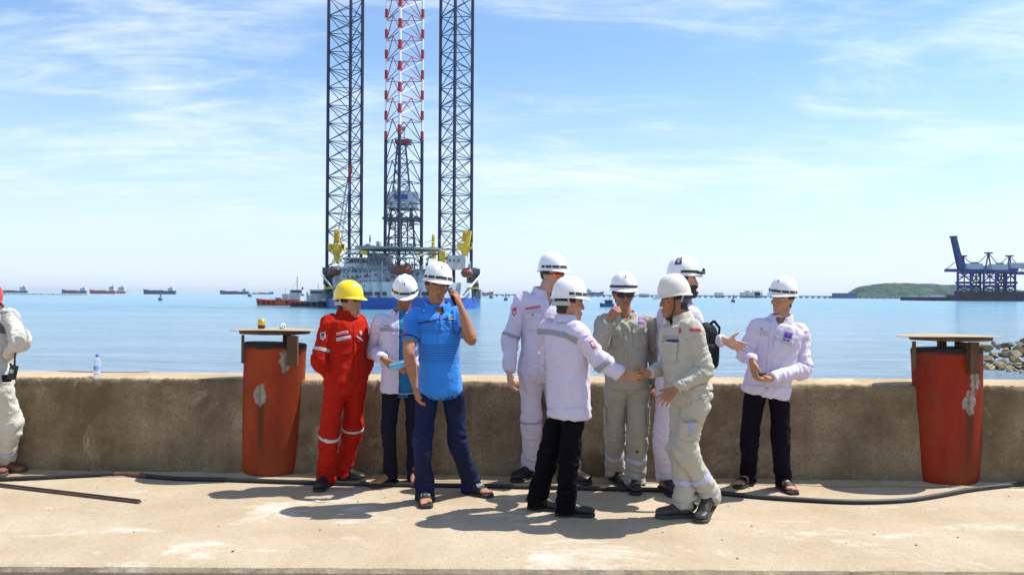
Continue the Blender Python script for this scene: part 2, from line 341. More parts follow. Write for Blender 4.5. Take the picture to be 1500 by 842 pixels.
# ================================================================ bollards, hose, small things on the wall
def bollard_paint(name, patches, streaks, ca=(0.29, 0.026, 0.008), cb=(0.17, 0.010, 0.005)):
    m = bpy.data.materials.new(name); m.use_nodes = True; n, l = m.node_tree.nodes, m.node_tree.links; p = n['Principled BSDF']; p.inputs['Roughness'].default_value = .65; p.inputs['Specular IOR Level'].default_value = .18
    t = n.new('ShaderNodeTexCoord'); ob = t.outputs['Object']
    def noise(s, st=None, d=6):
        z = n.new('ShaderNodeTexNoise'); z.inputs['Scale'].default_value = s; z.inputs['Detail'].default_value = d; z.inputs['Roughness'].default_value = .65
        if st:
            q = n.new('ShaderNodeMapping'); q.inputs['Scale'].default_value = st; l.new(ob, q.inputs[0]); l.new(q.outputs[0], z.inputs[0])
        else: l.new(ob, z.inputs[0])
        return z.outputs[0]
    def M(op, *a):
        q = n.new('ShaderNodeMath'); q.operation = op
        for i, v in enumerate(a):
            if isinstance(v, (int, float)): q.inputs[i].default_value = v
            else: l.new(v, q.inputs[i])
        return q.outputs[0]
    def rng(x, a, b, lo=0., hi=1.):
        z = n.new('ShaderNodeMapRange'); z.inputs[1].default_value = a; z.inputs[2].default_value = b; z.inputs[3].default_value = lo; z.inputs[4].default_value = hi; l.new(x, z.inputs[0]); return z.outputs[0]
    def mix(f, a, b):
        z = n.new('ShaderNodeMix'); z.data_type = 'RGBA'; l.new(f, z.inputs[0])
        for k, v in ((6, a), (7, b)):
            if isinstance(v, tuple): z.inputs[k].default_value = (*v, 1)
            else: l.new(v, z.inputs[k])
        return z.outputs[2]
    c = mix(rng(noise(3.5, (1, 1, .35)), .35, .68), ca, cb)
    c = mix(rng(noise(2.2, (1, 1, .6)), .42, .70, 0, .85), c, (0.19, 0.048, 0.018))
    c = mix(rng(noise(26), .60, .76, 0, .45), c, (0.36, 0.075, 0.025))
    c = mix(rng(noise(60, None, 3), .66, .74, 0, .7), c, (.10, .04, .02))
    sep = n.new('ShaderNodeSeparateXYZ'); l.new(ob, sep.inputs[0])
    for (x, z0, z1, w) in streaks:                       # rust runs below bare spots
        q = M('ABSOLUTE', M('SUBTRACT', sep.outputs[0], x)); q = M('ADD', q, M('MULTIPLY', M('SUBTRACT', noise(9, (1, 1, .25)), .5), .09))
        f = M('MULTIPLY', rng(q, w, w * .3), M('MULTIPLY', rng(sep.outputs[2], z0, z0 + .35), rng(sep.outputs[2], z1 + .02, z1 - .03)))
        f = M('MULTIPLY', f, M('LESS_THAN', sep.outputs[1], 0.0)); c = mix(M('MULTIPLY', f, .9), c, (.085, .028, .010))
    c = mix(M('MULTIPLY', rng(M('ADD', sep.outputs[2], M('MULTIPLY', noise(12), .12)), .09, .03), .9), c, (.045, .035, .028))
    c = mix(rng(M('ADD', sep.outputs[2], M('MULTIPLY', noise(14), .05)), 1.100, 1.125), c, (.03, .022, .02))
    bump = None
    for (x, z, rx, rz) in patches:                       # paint scraped away down to grey primer
        dx = M('DIVIDE', M('SUBTRACT', sep.outputs[0], x), rx); dz = M('DIVIDE', M('SUBTRACT', sep.outputs[2], z), rz)
        d = M('ADD', M('SQRT', M('ADD', M('MULTIPLY', dx, dx), M('MULTIPLY', dz, dz))), M('MULTIPLY', M('SUBTRACT', noise(13), .5), 2.2))
        f = M('MULTIPLY', rng(d, 1.0, .88), M('LESS_THAN', sep.outputs[1], 0.0)); c = mix(f, c, mix(rng(noise(30), .4, .65), (.33, .30, .255), (.19, .165, .13)))
        core = M('MULTIPLY', rng(M('ADD', M('ABSOLUTE', dx), M('MULTIPLY', noise(20), .5)), .55, .3), f); c = mix(M('MULTIPLY', core, .6), c, (.13, .06, .025))
    l.new(c, p.inputs['Base Color'])
    b = n.new('ShaderNodeBump'); b.inputs['Strength'].default_value = .5; b.inputs['Distance'].default_value = .006; l.new(noise(18), b.inputs['Height']); l.new(b.outputs[0], p.inputs['Normal'])
    return m
M_WOOD = mat('weathered_plywood', (0.34, 0.27, 0.175), .85, 0, .15, 3, .4, 60, stretch=(1, 6, 6), bdist=.003)
M_WOODD = mat('rusty_brown_steel', (0.10, 0.052, 0.024), .8, 0, .4, 6, .5, 50, bdist=.004)
def bollard(pxc, pyb, lean, label, paint, tlabel, post_px, thin_px, plate_px, plate_py, wd=1.0):
    X = gnd(pxc, pyb).x; Y = wally(X) + .045; X = at(pxc, pyb, Y - .05).x; s = Y / F
    o = empty('bollard', (X, Y, 0), label, 'bollard')
    T = Matrix.Rotation(R(lean), 3, 'Y')
    bt = .92 if wd > 1 else .96; prof = [(.215 * bt, -.04), (.232 * bt, .0), (.240 * bt, .03), (.250 * bt, .08), (.262 * (bt * .8 + .2), .3), (.266 * (bt * .3 + .7), .7), (.266, 1.08), (.268, 1.095), (.268, 1.125), (.258, 1.135), (.20, 1.136), (.05, 1.137)]
    v = []; n = 72; f = []
    for (r, z) in prof:
        for i in range(n):
            a = 2 * math.pi * i / n; k = 1 + .006 * math.sin(a * 3 + z * 4) + (.018 * math.sin(a * 9 + 1) * math.sin(a * 4) if z < .05 else 0); v.append(Vector((X, Y, 0)) + T @ Vector((r * wd * k * math.cos(a), r * .60 * k * math.sin(a), z)))
    f = [(j * n + i, j * n + (i + 1) % n, (j + 1) * n + (i + 1) % n, (j + 1) * n + i) for j in range(len(prof) - 1) for i in range(n)] + [tuple((len(prof) - 1) * n + i for i in range(n))]
    mb = MB(); mb.add(v, f); mb.build('drum', paint, o, smooth=True)
    # table built on the bollard
    zt = at((plate_px[0] + plate_px[1]) / 2, plate_py, Y).z; xc = at((plate_px[0] + plate_px[1]) / 2, plate_py, Y).x; r = (plate_px[1] - plate_px[0]) * s / 2
    t = empty('round_table', (xc, Y, zt), tlabel, 'table')
    mb = MB(); n = 64; v = []
    for (rr_, dz) in ((.02, .004), (r * .6, .004), (r, .002), (r, -.003), (r * .6, -.004), (.02, -.004)):
        for i in range(n):
            a = 2 * math.pi * i / n; w = 1 + .012 * math.sin(a * 5 + 1) + .008 * math.sin(a * 11); v.append((xc + rr_ * w * math.cos(a), Y + rr_ * .66 * w * math.sin(a), zt + dz - .010 * (rr_ / r) ** 2 * math.cos(a) ** 2))
    mb.add(v, [(j * n + i, j * n + (i + 1) % n, (j + 1) * n + (i + 1) % n, (j + 1) * n + i) for j in range(5) for i in range(n)] + [tuple(range(n)), tuple(5 * n + i for i in range(n))]); mb.build('table_top', M_WOOD, t, smooth=True)
    mb = MB(); mb.lathe((xc + .01, Y, zt - .045), [(.20, 0), (r * .79, 0.006), (r * .81, .034), (.20, .034)], 48, Matrix.Diagonal((1, .66, 1))); mb.build('support_ring', M_WOODD, t, smooth=True)
    a, b = at(post_px[0], plate_py + 8, Y - .17), at(post_px[1], post_px[2], Y - .17)
    mb = MB(); mb.box((a.x, Y - .205, b.z), (b.x, Y - .165, zt - .046)); mb.box((a.x - .006, Y - .170, b.z + .03), (a.x + .008, Y + .02, zt - .05)); mb.build('bracket', M_WOODD, t, bevel=.003)
    a, b = at(thin_px[0], plate_py + 8, Y - .10), at(thin_px[1], thin_px[2], Y - .10)
    mb = MB(); mb.box((a.x, Y - .10, b.z), (b.x, Y - .085, zt - .046)); mb.build('bracket', M_WOODD, t, bevel=.002)
    a = 2.2; mb = MB(); mb.box((xc + .02, Y + .2, zt - .25), (xc + .09, Y + .23, zt - .046)); mb.build('bracket', M_WOODD, t)
    return t, zt, Y
BP1 = bollard_paint('bollard_red_paint', [(-.050, .70, .058, .09), (.165, .98, .050, .10)], [(-.045, .03, .66, .05)], (0.33, 0.050, 0.012), (0.20, 0.018, 0.006))
BP2 = bollard_paint('bollard_red_paint', [(.085, .69, .065, .10), (.140, .93, .048, .18)], [(.085, .03, .62, .05), (.12, .3, .6, .03)])
bt1, bz1, bY1 = bollard(393.5, 694, 1.9, 'faded red bollard left of the man in red coverall', BP1, 'round plywood table top over the left bollard, can on it', (422, 437, 535), (353.5, 357, 532), (337, 465), 482)
bt2, bz2, bY2 = bollard(1395, 703, -1.0, 'faded red bollard by the right edge, hose curving past its foot', BP2, 'empty round plywood table top over the right bollard', (1418, 1431, 547), (1337, 1342, 541), (1318, 1463), 491, 1.10)
# can and crumpled wrapper
c = at(383, 479, bY1 - .03); c.z = bz1 + .006; co_ = empty('drink_can', c, 'yellow drink can standing on the left bollard table', 'can')
mb = MB(); mb.lathe(c, [(.024, 0), (.030, .006), (.031, .012), (.031, .030)], 24); mb.build('can_base', mat('can_maroon', (.12, .03, .05), .35, .5), co_, smooth=True)
mb = MB(); mb.lathe(c, [(.031, .030), (.0325, .045), (.031, .062), (.0315, .072)], 24); mb.build('can_body', mat('can_yellow', (.72, .45, .02), .35, .3, .2, 40), co_, smooth=True)
mb = MB(); mb.lathe(c, [(.0315, .072), (.026, .080), (.024, .081)], 24); mb.build('can_top', mat('can_gold', (.6, .42, .08), .3, .7), co_, smooth=True)
c = at(414, 479, bY1 - .02); c.z = bz1 + .024
bm = bmesh.new(); bmesh.ops.create_icosphere(bm, subdivisions=4, radius=.026)
vv = np.array([x.co for x in bm.verts]); vv *= (1 + .35 * fbm(vv * 60, 3, 3))[:, None]
for x, q in zip(bm.verts, vv): x.co = q
me = bpy.data.meshes.new('crumpled_paper'); bm.to_mesh(me); bm.free(); me.materials.append(mat('printed_paper', (.72, .72, .80), .6, 0, .0, c2=(.16, .16, .45), c2scale=70, c2lo=.5, c2hi=.56)); o = bpy.data.objects.new('crumpled_paper', me); o.location = c; col.objects.link(o); tag(o, 'crumpled white and blue paper ball beside the yellow can', 'paper')
# hose
def tube(pts, r, name, m, parent=None, n=10, sub=8):
    P_ = [Vector(q) for q in pts]; out = []
    for i in range(len(P_) - 1):
        p0 = P_[max(0, i - 1)]; p1 = P_[i]; p2 = P_[i + 1]; p3 = P_[min(len(P_) - 1, i + 2)]
        for k in range(sub):
            t = k / sub; out.append(.5 * ((2 * p1) + (p2 - p0) * t + (2 * p0 - 5 * p1 + 4 * p2 - p3) * t * t + (3 * p1 - p0 - 3 * p2 + p3) * t ** 3))
    out.append(P_[-1]); v = []
    for i, c in enumerate(out):
        d = (out[min(i + 1, len(out) - 1)] - out[max(i - 1, 0)]).normalized(); u = d.cross(Vector((0, 0, 1))).normalized(); w = u.cross(d)
        for k in range(n): a = 2 * math.pi * k / n; v.append(c + (u * math.cos(a) + w * math.sin(a)) * r)
    mb = MB(); mb.add(v, [(j * n + k, j * n + (k + 1) % n, (j + 1) * n + (k + 1) % n, (j + 1) * n + k) for j in range(len(out) - 1) for k in range(n)] + [tuple(range(n)), tuple((len(out) - 1) * n + k for k in range(n))]); return mb.build(name, m, parent, smooth=True)
hp_ = [(-40, 703), (0, 701.5), (60, 699), (130, 695.5), (180, 694), (215, 697), (260, 700.5), (330, 702), (430, 705.5), (520, 708), (600, 709.5), (700, 711), (800, 713), (880, 715), (950, 716.5), (1000, 718), (1050, 721), (1100, 726), (1170, 731), (1250, 734.5), (1320, 732.5), (1370, 726), (1420, 717), (1470, 711), (1540, 706)]
M_HOSE = mat('black_rubber_hose', (0.014, 0.015, 0.016), .55, 0, .4, 6, .2, 80); M_HOSER = mat('red_brown_hose', (.12, .045, .03), .7, 0, .3, 8)
hpts = [gnd(x, y, .019) for x, y in hp_]
ho_ = empty('hose', (hpts[10].x, hpts[10].y, 0), 'long black rubber hose lying along the foot of the sea wall', 'hose')
tube(hpts, .0175, 'hose_line', M_HOSE, ho_); tube([gnd(x, y, .020) for x, y in ((168, 694.3), (185, 694.1), (200, 695.3), (216, 697.1))], .0195, 'hose_sleeve', M_HOSER, ho_)
# steel bar on the slab
a, b = gnd(-20, 708, .012), gnd(205, 734.5, .012); mb = MB(); u = (b - a).normalized(); w = u.cross(Vector((0, 0, 1)))
bar_o = empty('steel_bar', ((a + b) / 2).to_tuple()[:2] + (0,), 'rusty flat steel bar lying on the slab at left', 'bar')
mb.add([p_ + w * e * .016 + Vector((0, 0, g)) for p_ in (a, b) for (e, g) in ((-1, -.010), (1, -.010), (1, .006), (-1, .006))], [(0, 1, 2, 3), (4, 5, 6, 7), (0, 1, 5, 4), (1, 2, 6, 5), (2, 3, 7, 6), (3, 0, 4, 7)]); mb.build('bar_flange', mat('bar_rust', (.10, .06, .04), .8, 0, .4, 12), bar_o)
mb = MB(); mb.beam(a + Vector((0, 0, .012)), b + Vector((0, 0, .012)), .006, 6); mb.build('bar_rib', mat('bar_dark', (.05, .035, .03), .8), bar_o)
# red rope end along the back of the wall top
def wtop(px, py, dz=.006): return gnd(px, py, WH + dz)
o = tube([wtop(x, y) for x, y in ((86, 543.2), (105, 544.0), (135, 544.6), (160, 545.2), (190, 545), (218, 544.2))], .0035, 'rope', mat('red_rope', (.26, .10, .07), .9)); at_origin(o); tag(o, 'thin red rope lying on the wall top near the plastic bottle', 'rope')
# ================================================================ jack-up rig
def hz(px): return HOR + math.tan(R(0.31)) * (px - 750)          # horizon row at a column
def seaY(px, py): return gnd(px, py, WZ).y                       # distance of a waterline pixel
M_NAVY = mat('navy_steel', (0.014, 0.018, 0.055), 0.5, 0.0, 0.3, 0.5)
M_RED = mat('red_paint', (0.36, 0.015, 0.025), 0.5, 0, 0.15, 0.5)
M_REDD = mat('dark_red_paint', (0.30, 0.015, 0.03), 0.5)
M_LEGW = mat('leg_white', (0.80, 0.80, 0.80), 0.5)
M_WHITE = mat('white_paint', (0.56, 0.58, 0.62), 0.5, 0, 0.10, 0.25, c2=(0.24, 0.22, 0.21), c2scale=0.35, c2lo=0.5, c2hi=0.72, stretch=(1, 1, .3))
M_BLUE = mat('hull_blue', (0.015, 0.10, 0.42), 0.45, 0, 0.25, 0.3, c2=(0.03, 0.05, 0.10), c2scale=0.3, c2lo=0.55, c2hi=0.75)
M_GREY = mat('grey_steel', (0.22, 0.24, 0.26), 0.55, 0.0, 0.25, 0.4)
M_DGREY = mat('dark_steel', (0.09, 0.10, 0.11), 0.6, 0.0, 0.3, 0.6)
M_YEL = mat('crane_yellow', (0.72, 0.47, 0.02), 0.45, 0, 0.2, 0.5)
M_BOAT = mat('lifeboat_orange', (0.20, 0.055, 0.035), 0.5, 0, 0.3, 0.6)
M_GLASS = mat('dark_glass', (0.02, 0.03, 0.04), 0.1, 0, 0.0)
M_HELI = mat('helideck_green', (0.18, 0.24, 0.23), 0.7, 0, 0.2, 0.4)
DR = 272.0
rb = at(588, 452.6, DR); rb.z = WZ
rig = empty('drilling_rig', rb, 'white and blue jack up drilling rig with three tall lattice legs', 'drilling rig')
unit = MB().beam((0, 0, 0), (0, 0, 1), 1.0, 6)
def unit_mesh(name, m):
    o = unit.build(name, m); me = o.data; bpy.data.objects.remove(o); return me
UM = {}
def brace(name, p, q, r, m, parent):
    """one strut: the shared unit tube scaled between two points"""
    if m.name not in UM: UM[m.name] = unit_mesh('strut_' + m.name, m)
    p, q = Vector(p), Vector(q); d = q - p
    o = bpy.data.objects.new(name, UM[m.name]); o.parent = parent; col.objects.link(o)
    o.matrix_basis = Matrix.Translation(p - wloc(parent)) @ d.to_track_quat('Z', 'Y').to_matrix().to_4x4() @ Matrix.Diagonal((r, r, d.length, 1))
    return o
def truss_leg(xs, Y, dback, top, bay, pattern, z0=WZ - 3, label=None):
    """triangular lattice leg: two outer chords in front/back and one between them"""
    X = [at(x, 430, Y).x for x in xs]
    ch = [(X[0], Y + dback[0]), (X[1], Y + dback[1]), (X[2], Y + dback[2])]
    L = None
    def chord(k, parent):
        mb = MB(); x, y = ch[k]
        if pattern:
            mb.cur = 0; z = z0
            # lower part navy, then bands of white and red
            zs = WZ + 62.5; mb.beam((x, y, z0), (x, y, zs), 0.62, 8)
            i = 0; z = zs
            while z < top:
                h = 3.3 if i % 2 == 0 else bay - 3.3; mb.cur = 2 if i % 2 == 0 else 1
                mb.beam((x, y, z), (x, y, min(top, z + h)), (0.62 if k != 1 else 0.75) * (1 if i % 2 == 0 else .72), 8); z += h; i += 1
            return mb.build('chord', [M_NAVY, M_LEGW, M_RED], parent)
        mb.beam((x, y, z0), (x, y, top), 0.5, 8)
        # rack teeth plates
        mb.box((x - 0.62, y - 0.14, z0), (x + 0.62, y + 0.14, top))
        return mb.build('chord', M_NAVY, parent)
    L = empty('leg', (ch[1][0], ch[1][1], WZ)); L.parent = rig; L.location = Vector((ch[1][0], ch[1][1], WZ)) - rb
    if label: L['label'] = label
    for k in range(3): chord(k, L)
    back = MB()
    z = WZ + 16.0; i = 0
    while z < top - bay:
        for (a, b) in ((0, 1), (1, 2), (0, 2)):
            A = Vector((*ch[a], z)); B = Vector((*ch[b], z)); A2 = A + Vector((0, 0, bay)); B2 = B + Vector((0, 0, bay)); mid = (A + B) / 2 
            midt = (A2 + B2) / 2
            mm = M_NAVY
            if pattern and z > WZ + 62: mm = M_REDD
            mw = M_NAVY if mm is M_NAVY else M_WHITE
            kq = .95 if mm is M_REDD else 1.0; segs = [(A, B, 0.15 * kq, mm), (A, midt, 0.19 * kq, mm), (B, midt, 0.19 * kq, mm)]
            if not pattern: segs = [(A, B, 0.2, mm), (A, B2, 0.18, mm), (B, A2, 0.18, mm)]
            for (P, Q, r, m_) in segs:
                if (a, b) == (0, 2):
                    back.cur = 1 if m_ is M_REDD else 0; back.beam(P, Q, r * 0.85, 5)
                else: brace('brace', P, Q, r, m_, L)
            if pattern and z > WZ + 62 and (a, b) != (0, 2):
                back.cur = 2; back.beam(A, B2, 0.06, 4); back.beam(B, A2, 0.06, 4)
        z += bay; i += 1
    o = back.build('bracing', [M_NAVY, M_REDD, M_LEGW], L); o['kind'] = 'stuff'
    return L
TOP = WZ + 128
truss_leg((478.5, 503, 527), DR + 42, (0, 10.5, 2.0), TOP, 7.2, False, label='dark navy lattice leg on the left')
truss_leg((642.5, 667, 690), DR + 42, (2.0, -9.5, 0), TOP, 7.2, False, label='dark navy lattice leg on the right')
truss_leg((561, 588, 615), DR + 16, (4, -7.5, 4), TOP, 7.6, True, label='middle lattice leg banded red and white')

def P(px, py, dy=0.0): return at(px, py, DR + dy)
def pbox(x0, y0, x1, y1, dy, dep, mb=None):
    a = P(x0, y1, dy); b = P(x1, y0, dy); mb = mb or MB()
    return mb.box((a.x, a.y, a.z), (b.x, b.y + dep, b.z))
def part(name, mb, m, parent=None, **k): return mb.build(name, m, parent or rig, **k)
# hull: polygon in plan
def plan(pxs): return [(P(x, 440, dy).x, DR + dy) for x, dy in pxs]
hullp = plan([(483, 22), (500, 4), (535, 0), (640, 0), (672, 6), (697, 22), (704, 40), (690, 66), (490, 66), (478, 40)])
zb = P(588, 436).z
mb = MB(); mb.prism(hullp, WZ - 2, zb); part('lower_hull', mb, M_BLUE)
def shrink(poly, k, cy=DR + 30, cx=None):
    cx = cx if cx is not None else P(588, 440).x
    return [(cx + (x - cx) * k, cy + (y - cy) * k) for x, y in poly]
z1 = P(588, 413).z
mb = MB(); mb.prism(shrink(hullp, 0.985), zb, z1); part('upper_hull', mb, M_WHITE)
# recessed dark openings along the hull
for (x0, x1) in ((531, 545), (549, 557), (560, 566), (606, 615), (618, 626), (630, 638)):
    mb = pbox(x0, 427.5, x1, 432.5, 0.25, 0.5); part('opening', mb, M_GLASS)
for x in (536, 552, 620):
    mb = pbox(x, 433.5, x + 5, 435, 0.1, 0.5); part('fender', mb, M_DGREY)
# accommodation block and bridge
mb = pbox(499, 392, 566, 414, 3.4, 22); part('accommodation_block', mb, M_WHITE)
mb = pbox(566.2, 394, 648, 414, 2.6, 22); part('accommodation_block', mb, M_WHITE)
mb = pbox(504, 377, 538, 392, 6, 18); part('bridge', mb, M_WHITE)
mb = pbox(538.3, 371, 565, 392, 5, 18); part('stair_tower', mb, M_GREY)
mb = pbox(653, 374, 682, 393, 12, 16); part('engine_room', mb, M_WHITE)
for x in (658, 664, 671):
    part('window', pbox(x, 380, x + 2, 383.5, 11.8, 0.4), M_GLASS)
for x in np.arange(507, 537, 5.6): part('bridge_window', pbox(x, 378.5, x + 4.8, 385, 5.8, 0.5), M_GLASS)
for y in (396.5, 403.5, 410, 417.5, 424):
    for x in ((503, 509, 515, 521, 527, 533, 536.5, 541) if y < 412 else (533, 536.6)):
        part('window', pbox(x, y, x + 1.6, y + 2.6, 3.2 if y < 412 else 0.6, 0.4), M_GLASS)
for y in (399, 406):
    for x in (572, 577, 611, 620, 629, 638): part('window', pbox(x, y, x + 1.5, y + 2.4, 2.4, 0.4), M_GLASS)
# deck edges, pipes and walkways
for (x0, x1, y, dy) in ((488, 560, 393.2, 2.0), (560, 655, 394.0, 1.2), (500, 545, 413.0, 1.0), (505, 652, 371.0, 8.0)):
    part('walkway', pbox(x0, y, x1, y + 1.2, dy, 3), M_GREY)
    mb = MB()
    for x in np.arange(x0, x1, 3.2): mb.beam(P(x, y, dy), P(x, y - 4.6, dy), 0.06, 4)
    for k in (2.3, 4.6): mb.beam(P(x0, y - k, dy), P(x1, y - k, dy), 0.06, 4)
    part('railing', mb, M_WHITE)
rr = random.Random(11)
for i in range(120):
    x = rr.uniform(492, 655); y = rr.uniform(376, 412); w = rr.uniform(.6, 4); h = rr.uniform(.6, 4)
    part('deck_equipment', pbox(x, y, x + w, y + h, rr.uniform(1.2, 2.2), 1.0), rr.choice([M_GREY, M_GREY, M_DGREY, M_DGREY, M_WHITE, M_HELI, M_BOAT]))
for x in (556.5, 560, 583, 594, 599, 604, 637, 643):
    mb = MB(); mb.beam(P(x, 385 + rr.uniform(-5, 5), 1), P(x, 426 + rr.uniform(-12, 6), 1), 0.16, 5); part('pipe', mb, rr.choice([M_GREY, M_DGREY, M_WHITE]))
# helideck on trusses
hp = []
hc = P(588, 366, 9)
for i in range(8):
    a = 2 * math.pi * (i + 0.5) / 8; hp.append((hc.x + 15.5 * math.cos(a), hc.y + 13.0 * math.sin(a)))
mb = MB(); mb.prism(hp, hc.z - 0.2, hc.z + 0.45); part('helideck', mb, M_HELI)
mb = MB()
for i in range(8):
    p0, p1 = hp[i], hp[(i + 1) % 8]
    for k in (0, 0.5):
        mb.beam((p0[0] + (p1[0] - p0[0]) * k, p0[1] + (p1[1] - p0[1]) * k, hc.z), ((p0[0] + (p1[0] - p0[0]) * k - hc.x) * 1.09 + hc.x, (p0[1] + (p1[1] - p0[1]) * k - hc.y) * 1.09 + hc.y, hc.z + 0.3), 0.08, 4)
part('safety_net', mb, M_GREY)
for (xa, ya, da, xb, yb, db) in ((569, 378, -3, 607, 378, -3), (569, 378, -3, 572, 368, -3), (607, 378, -3, 604, 368, -3), (572, 368, -3, 588, 378, -3), (604, 368, -3, 588, 378, -3), (546, 369, 2, 569, 378, -3), (630, 369, 2, 607, 378, -3), (546, 369, 2, 552, 392, 3), (630, 369, 2, 624, 392, 3), (569, 378, -3, 569, 396, 2), (607, 378, -3, 607, 396, 2), (530, 369, 6, 552, 380, 4), (646, 369, 6, 624, 380, 4), (569, 396, 2, 588, 378, -3), (607, 396, 2, 588, 378, -3)):
    brace('helideck_strut', P(xa, ya, da), P(xb, yb, db), 0.26, M_GREY, rig)
for (x0, x1, y0, y1) in ((520, 532, 360, 365), (533, 538, 358.5, 363), (541, 548, 359.5, 363), (551, 556, 353.5, 361.5), (536.5, 540, 357, 361.5)):
    part('deck_cabin', pbox(x0, y0, x1, y1, 10, 4), rr.choice([M_GREY, M_WHITE, M_GREY]))
mb = MB(); mb.beam(P(542, 362, 6), P(542, 345.5, 6), 0.10, 5); mb.beam(P(540.4, 345.6, 6), P(543.8, 345.6, 6), 0.12, 4); mb.boxc(P(542, 351, 6), (0.5, 0.5, 1.6)); part('antenna_mast', mb, M_DGREY)
mb = MB(); mb.boxc(P(558, 362, 5), (12, 4, 0.5)); part('deck_roof', mb, M_GREY)
# corner sponsons with jack houses
for (x0, x1, s) in ((475, 489, -1), (684, 701, 1)):
    part('jack_house', pbox(x0 + (3 if s < 0 else 0), 392, x1 - (0 if s < 0 else 3), 436, 22, 16), M_GREY)
    mb = MB()
    for k in range(9): mb.boxc(P(x0 + 1 + k * (x1 - x0 - 2) / 8, 398 + (k * 13) % 34, 20), (1.6, 1.6, 3.2))
    part('jacking_motor', mb, M_DGREY)
    xa = x0 - 3 if s < 0 else x1 + 3
    brace('strut', P(xa + s * 1, 402, 18), P((x0 + x1) / 2 - s * 14, 432, 4), 0.38, M_WHITE, rig)
    part('sponson', pbox(min(xa, x0), 424, max(xa, x1), 437, 24, 14), M_GREY)
    part('platform', pbox((x0 + x1) / 2 - 8, 420.5, (x0 + x1) / 2 + 6, 423, 4, 6), M_YEL)
# lifeboats
def lifeboat(px, py, w, dy, sidew=False):
    c = P(px, py, dy); L = w * DR / F / 2; o = empty('lifeboat', c); o.parent = rig; o.location = c - rb
    mb = MB(); rings = []; n = 12
    ks = np.linspace(-1, 1, 11); v = []
    for k in ks:
        s = (1 - abs(k) ** 3.2) ** 0.6 + 0.04
        for i in range(n):
            a = 2 * math.pi * i / n; v.append((c.x + k * L, c.y + 1.5 * s * math.cos(a), c.z + 1.55 * s * math.sin(a)))
    f = [(j * n + i, j * n + (i + 1) % n, (j + 1) * n + (i + 1) % n, (j + 1) * n + i) for j in range(10) for i in range(n)] + [tuple(range(n)), tuple(range(10 * n, 11 * n))]
    mb.add(v, f); mb.build('boat_hull', M_BOAT, o, smooth=True)
    mb = MB(); mb.box((c.x - 0.5 * L, c.y - 0.9, c.z + 1.2), (c.x + 0.35 * L, c.y + 0.9, c.z + 1.75)); mb.build('canopy', M_BOAT, o)
    mb = MB()
    for k in (-0.55, 0.55): mb.beam((c.x + k * L, c.y, c.z + 1.4), (c.x + k * L, c.y + 2, c.z + 4.2), 0.14, 5)
    mb.build('davit', M_GREY, o)
lifeboat(490.5, 397.5, 19, 6); lifeboat(589, 396, 37, -1.5); lifeboat(684, 400, 19, 8)
# cranes
def crane(px, py, w, dy, h, boom=None, box=True):
    c = P(px, py, dy); o = empty('pedestal_crane', c); o.parent = rig; o.location = c - rb
    s = (DR + dy) / F
    mb = MB(); mb.lathe((c.x, c.y, c.z - 4.5), [(1.2, 0), (1.2, 2.5), (1.9, 3.6), (1.9, 4.5)], 12); mb.build('pedestal', M_YEL, o, smooth=True)
    mb = MB(); x0 = c.x - w * s / 2
    mb.box((c.x - w * s * 0.24, c.y - 1.4, c.z), (c.x + w * s * 0.24, c.y + 1.6, c.z + 1.8))
    if box:
        mb.box((c.x - w * s / 2, c.y - 1.3, c.z - 0.4), (c.x - w * s * 0.29, c.y + 1.2, c.z + 1.9))
    mb.build('machinery_house', M_YEL, o)
    if box:
        mb = MB(); mb.box((c.x + w * s * 0.29, c.y - 1.4, c.z - 0.4), (c.x + w * s / 2, c.y + 0.9, c.z + 1.9)); cb = mb.build('cab', M_YEL, o)
        mb = MB(); mb.box((c.x + w * s * 0.33, c.y - 1.48, c.z + 0.3), (c.x + w * s * 0.47, c.y - 1.38, c.z + 1.6)); mb.build('cab_window', M_GLASS, cb)
    mb = MB(); t = h * s; hw = w * s * 0.15
    for sx in (-1, 1):
        for sy in (-1, 1):
            mb.beam((c.x + sx * hw, c.y + sy * 1.0, c.z + 2.3), (c.x + sx * hw * 0.7, c.y + sy * 0.6, c.z + t), 0.24, 5)
    for k in range(5):
        z = c.z + 2.5 + (t - 2.5) * k / 5; z2 = c.z + 2.5 + (t - 2.5) * (k + 1) / 5; q = -1 if k % 2 else 1
        mb.beam((c.x - q * hw, c.y - 1.0, z), (c.x + q * hw * .8, c.y - .9, z2), 0.16, 4); mb.box((c.x - hw * 1.1, c.y - 1.1, z - 0.12), (c.x + hw * 1.1, c.y + 1.1, z + 0.12))
    mb.boxc((c.x, c.y, c.z + t), (hw * 1.6, 1.7, 0.8)); mb.boxc((c.x + hw * .2, c.y - .3, c.z + t * .62), (hw * 1.1, 1.2, t * .45))
    mb.build('mast', M_YEL, o)
    if boom:
        mb = MB(); a = Vector((c.x + 0.6, c.y, c.z + 2)); b = P(*boom, dy + 4); d = (b - a).normalized(); u = Vector((0, 1, 0)); w_ = d.cross(u)
        N = 16
        for k in range(N):
            for s1, s2 in ((-1, -1), (1, -1), (1, 1), (-1, 1)):
                r0 = 0.9 * (1 - 0.6 * k / N); r1 = 0.9 * (1 - 0.6 * (k + 1) / N)
                p0 = a.lerp(b, k / N) + u * s1 * r0 + w_ * s2 * r0; p1 = a.lerp(b, (k + 1) / N) + u * s1 * r1 + w_ * s2 * r1
                mb.cur = 1 if k > 12 else 0
                mb.beam(p0, p1, 0.10, 4); p2 = a.lerp(b, (k + 1) / N) - u * s1 * r1 + w_ * s2 * r1; mb.beam(p0, p2, 0.06, 4)
        mb.boxc(b, (1.2, 1.4, 2.6)); mb.beam(b, Vector((c.x - 1, c.y, c.z + t)), 0.06, 4)
        mb.build('boom', [M_GREY, M_RED], o)
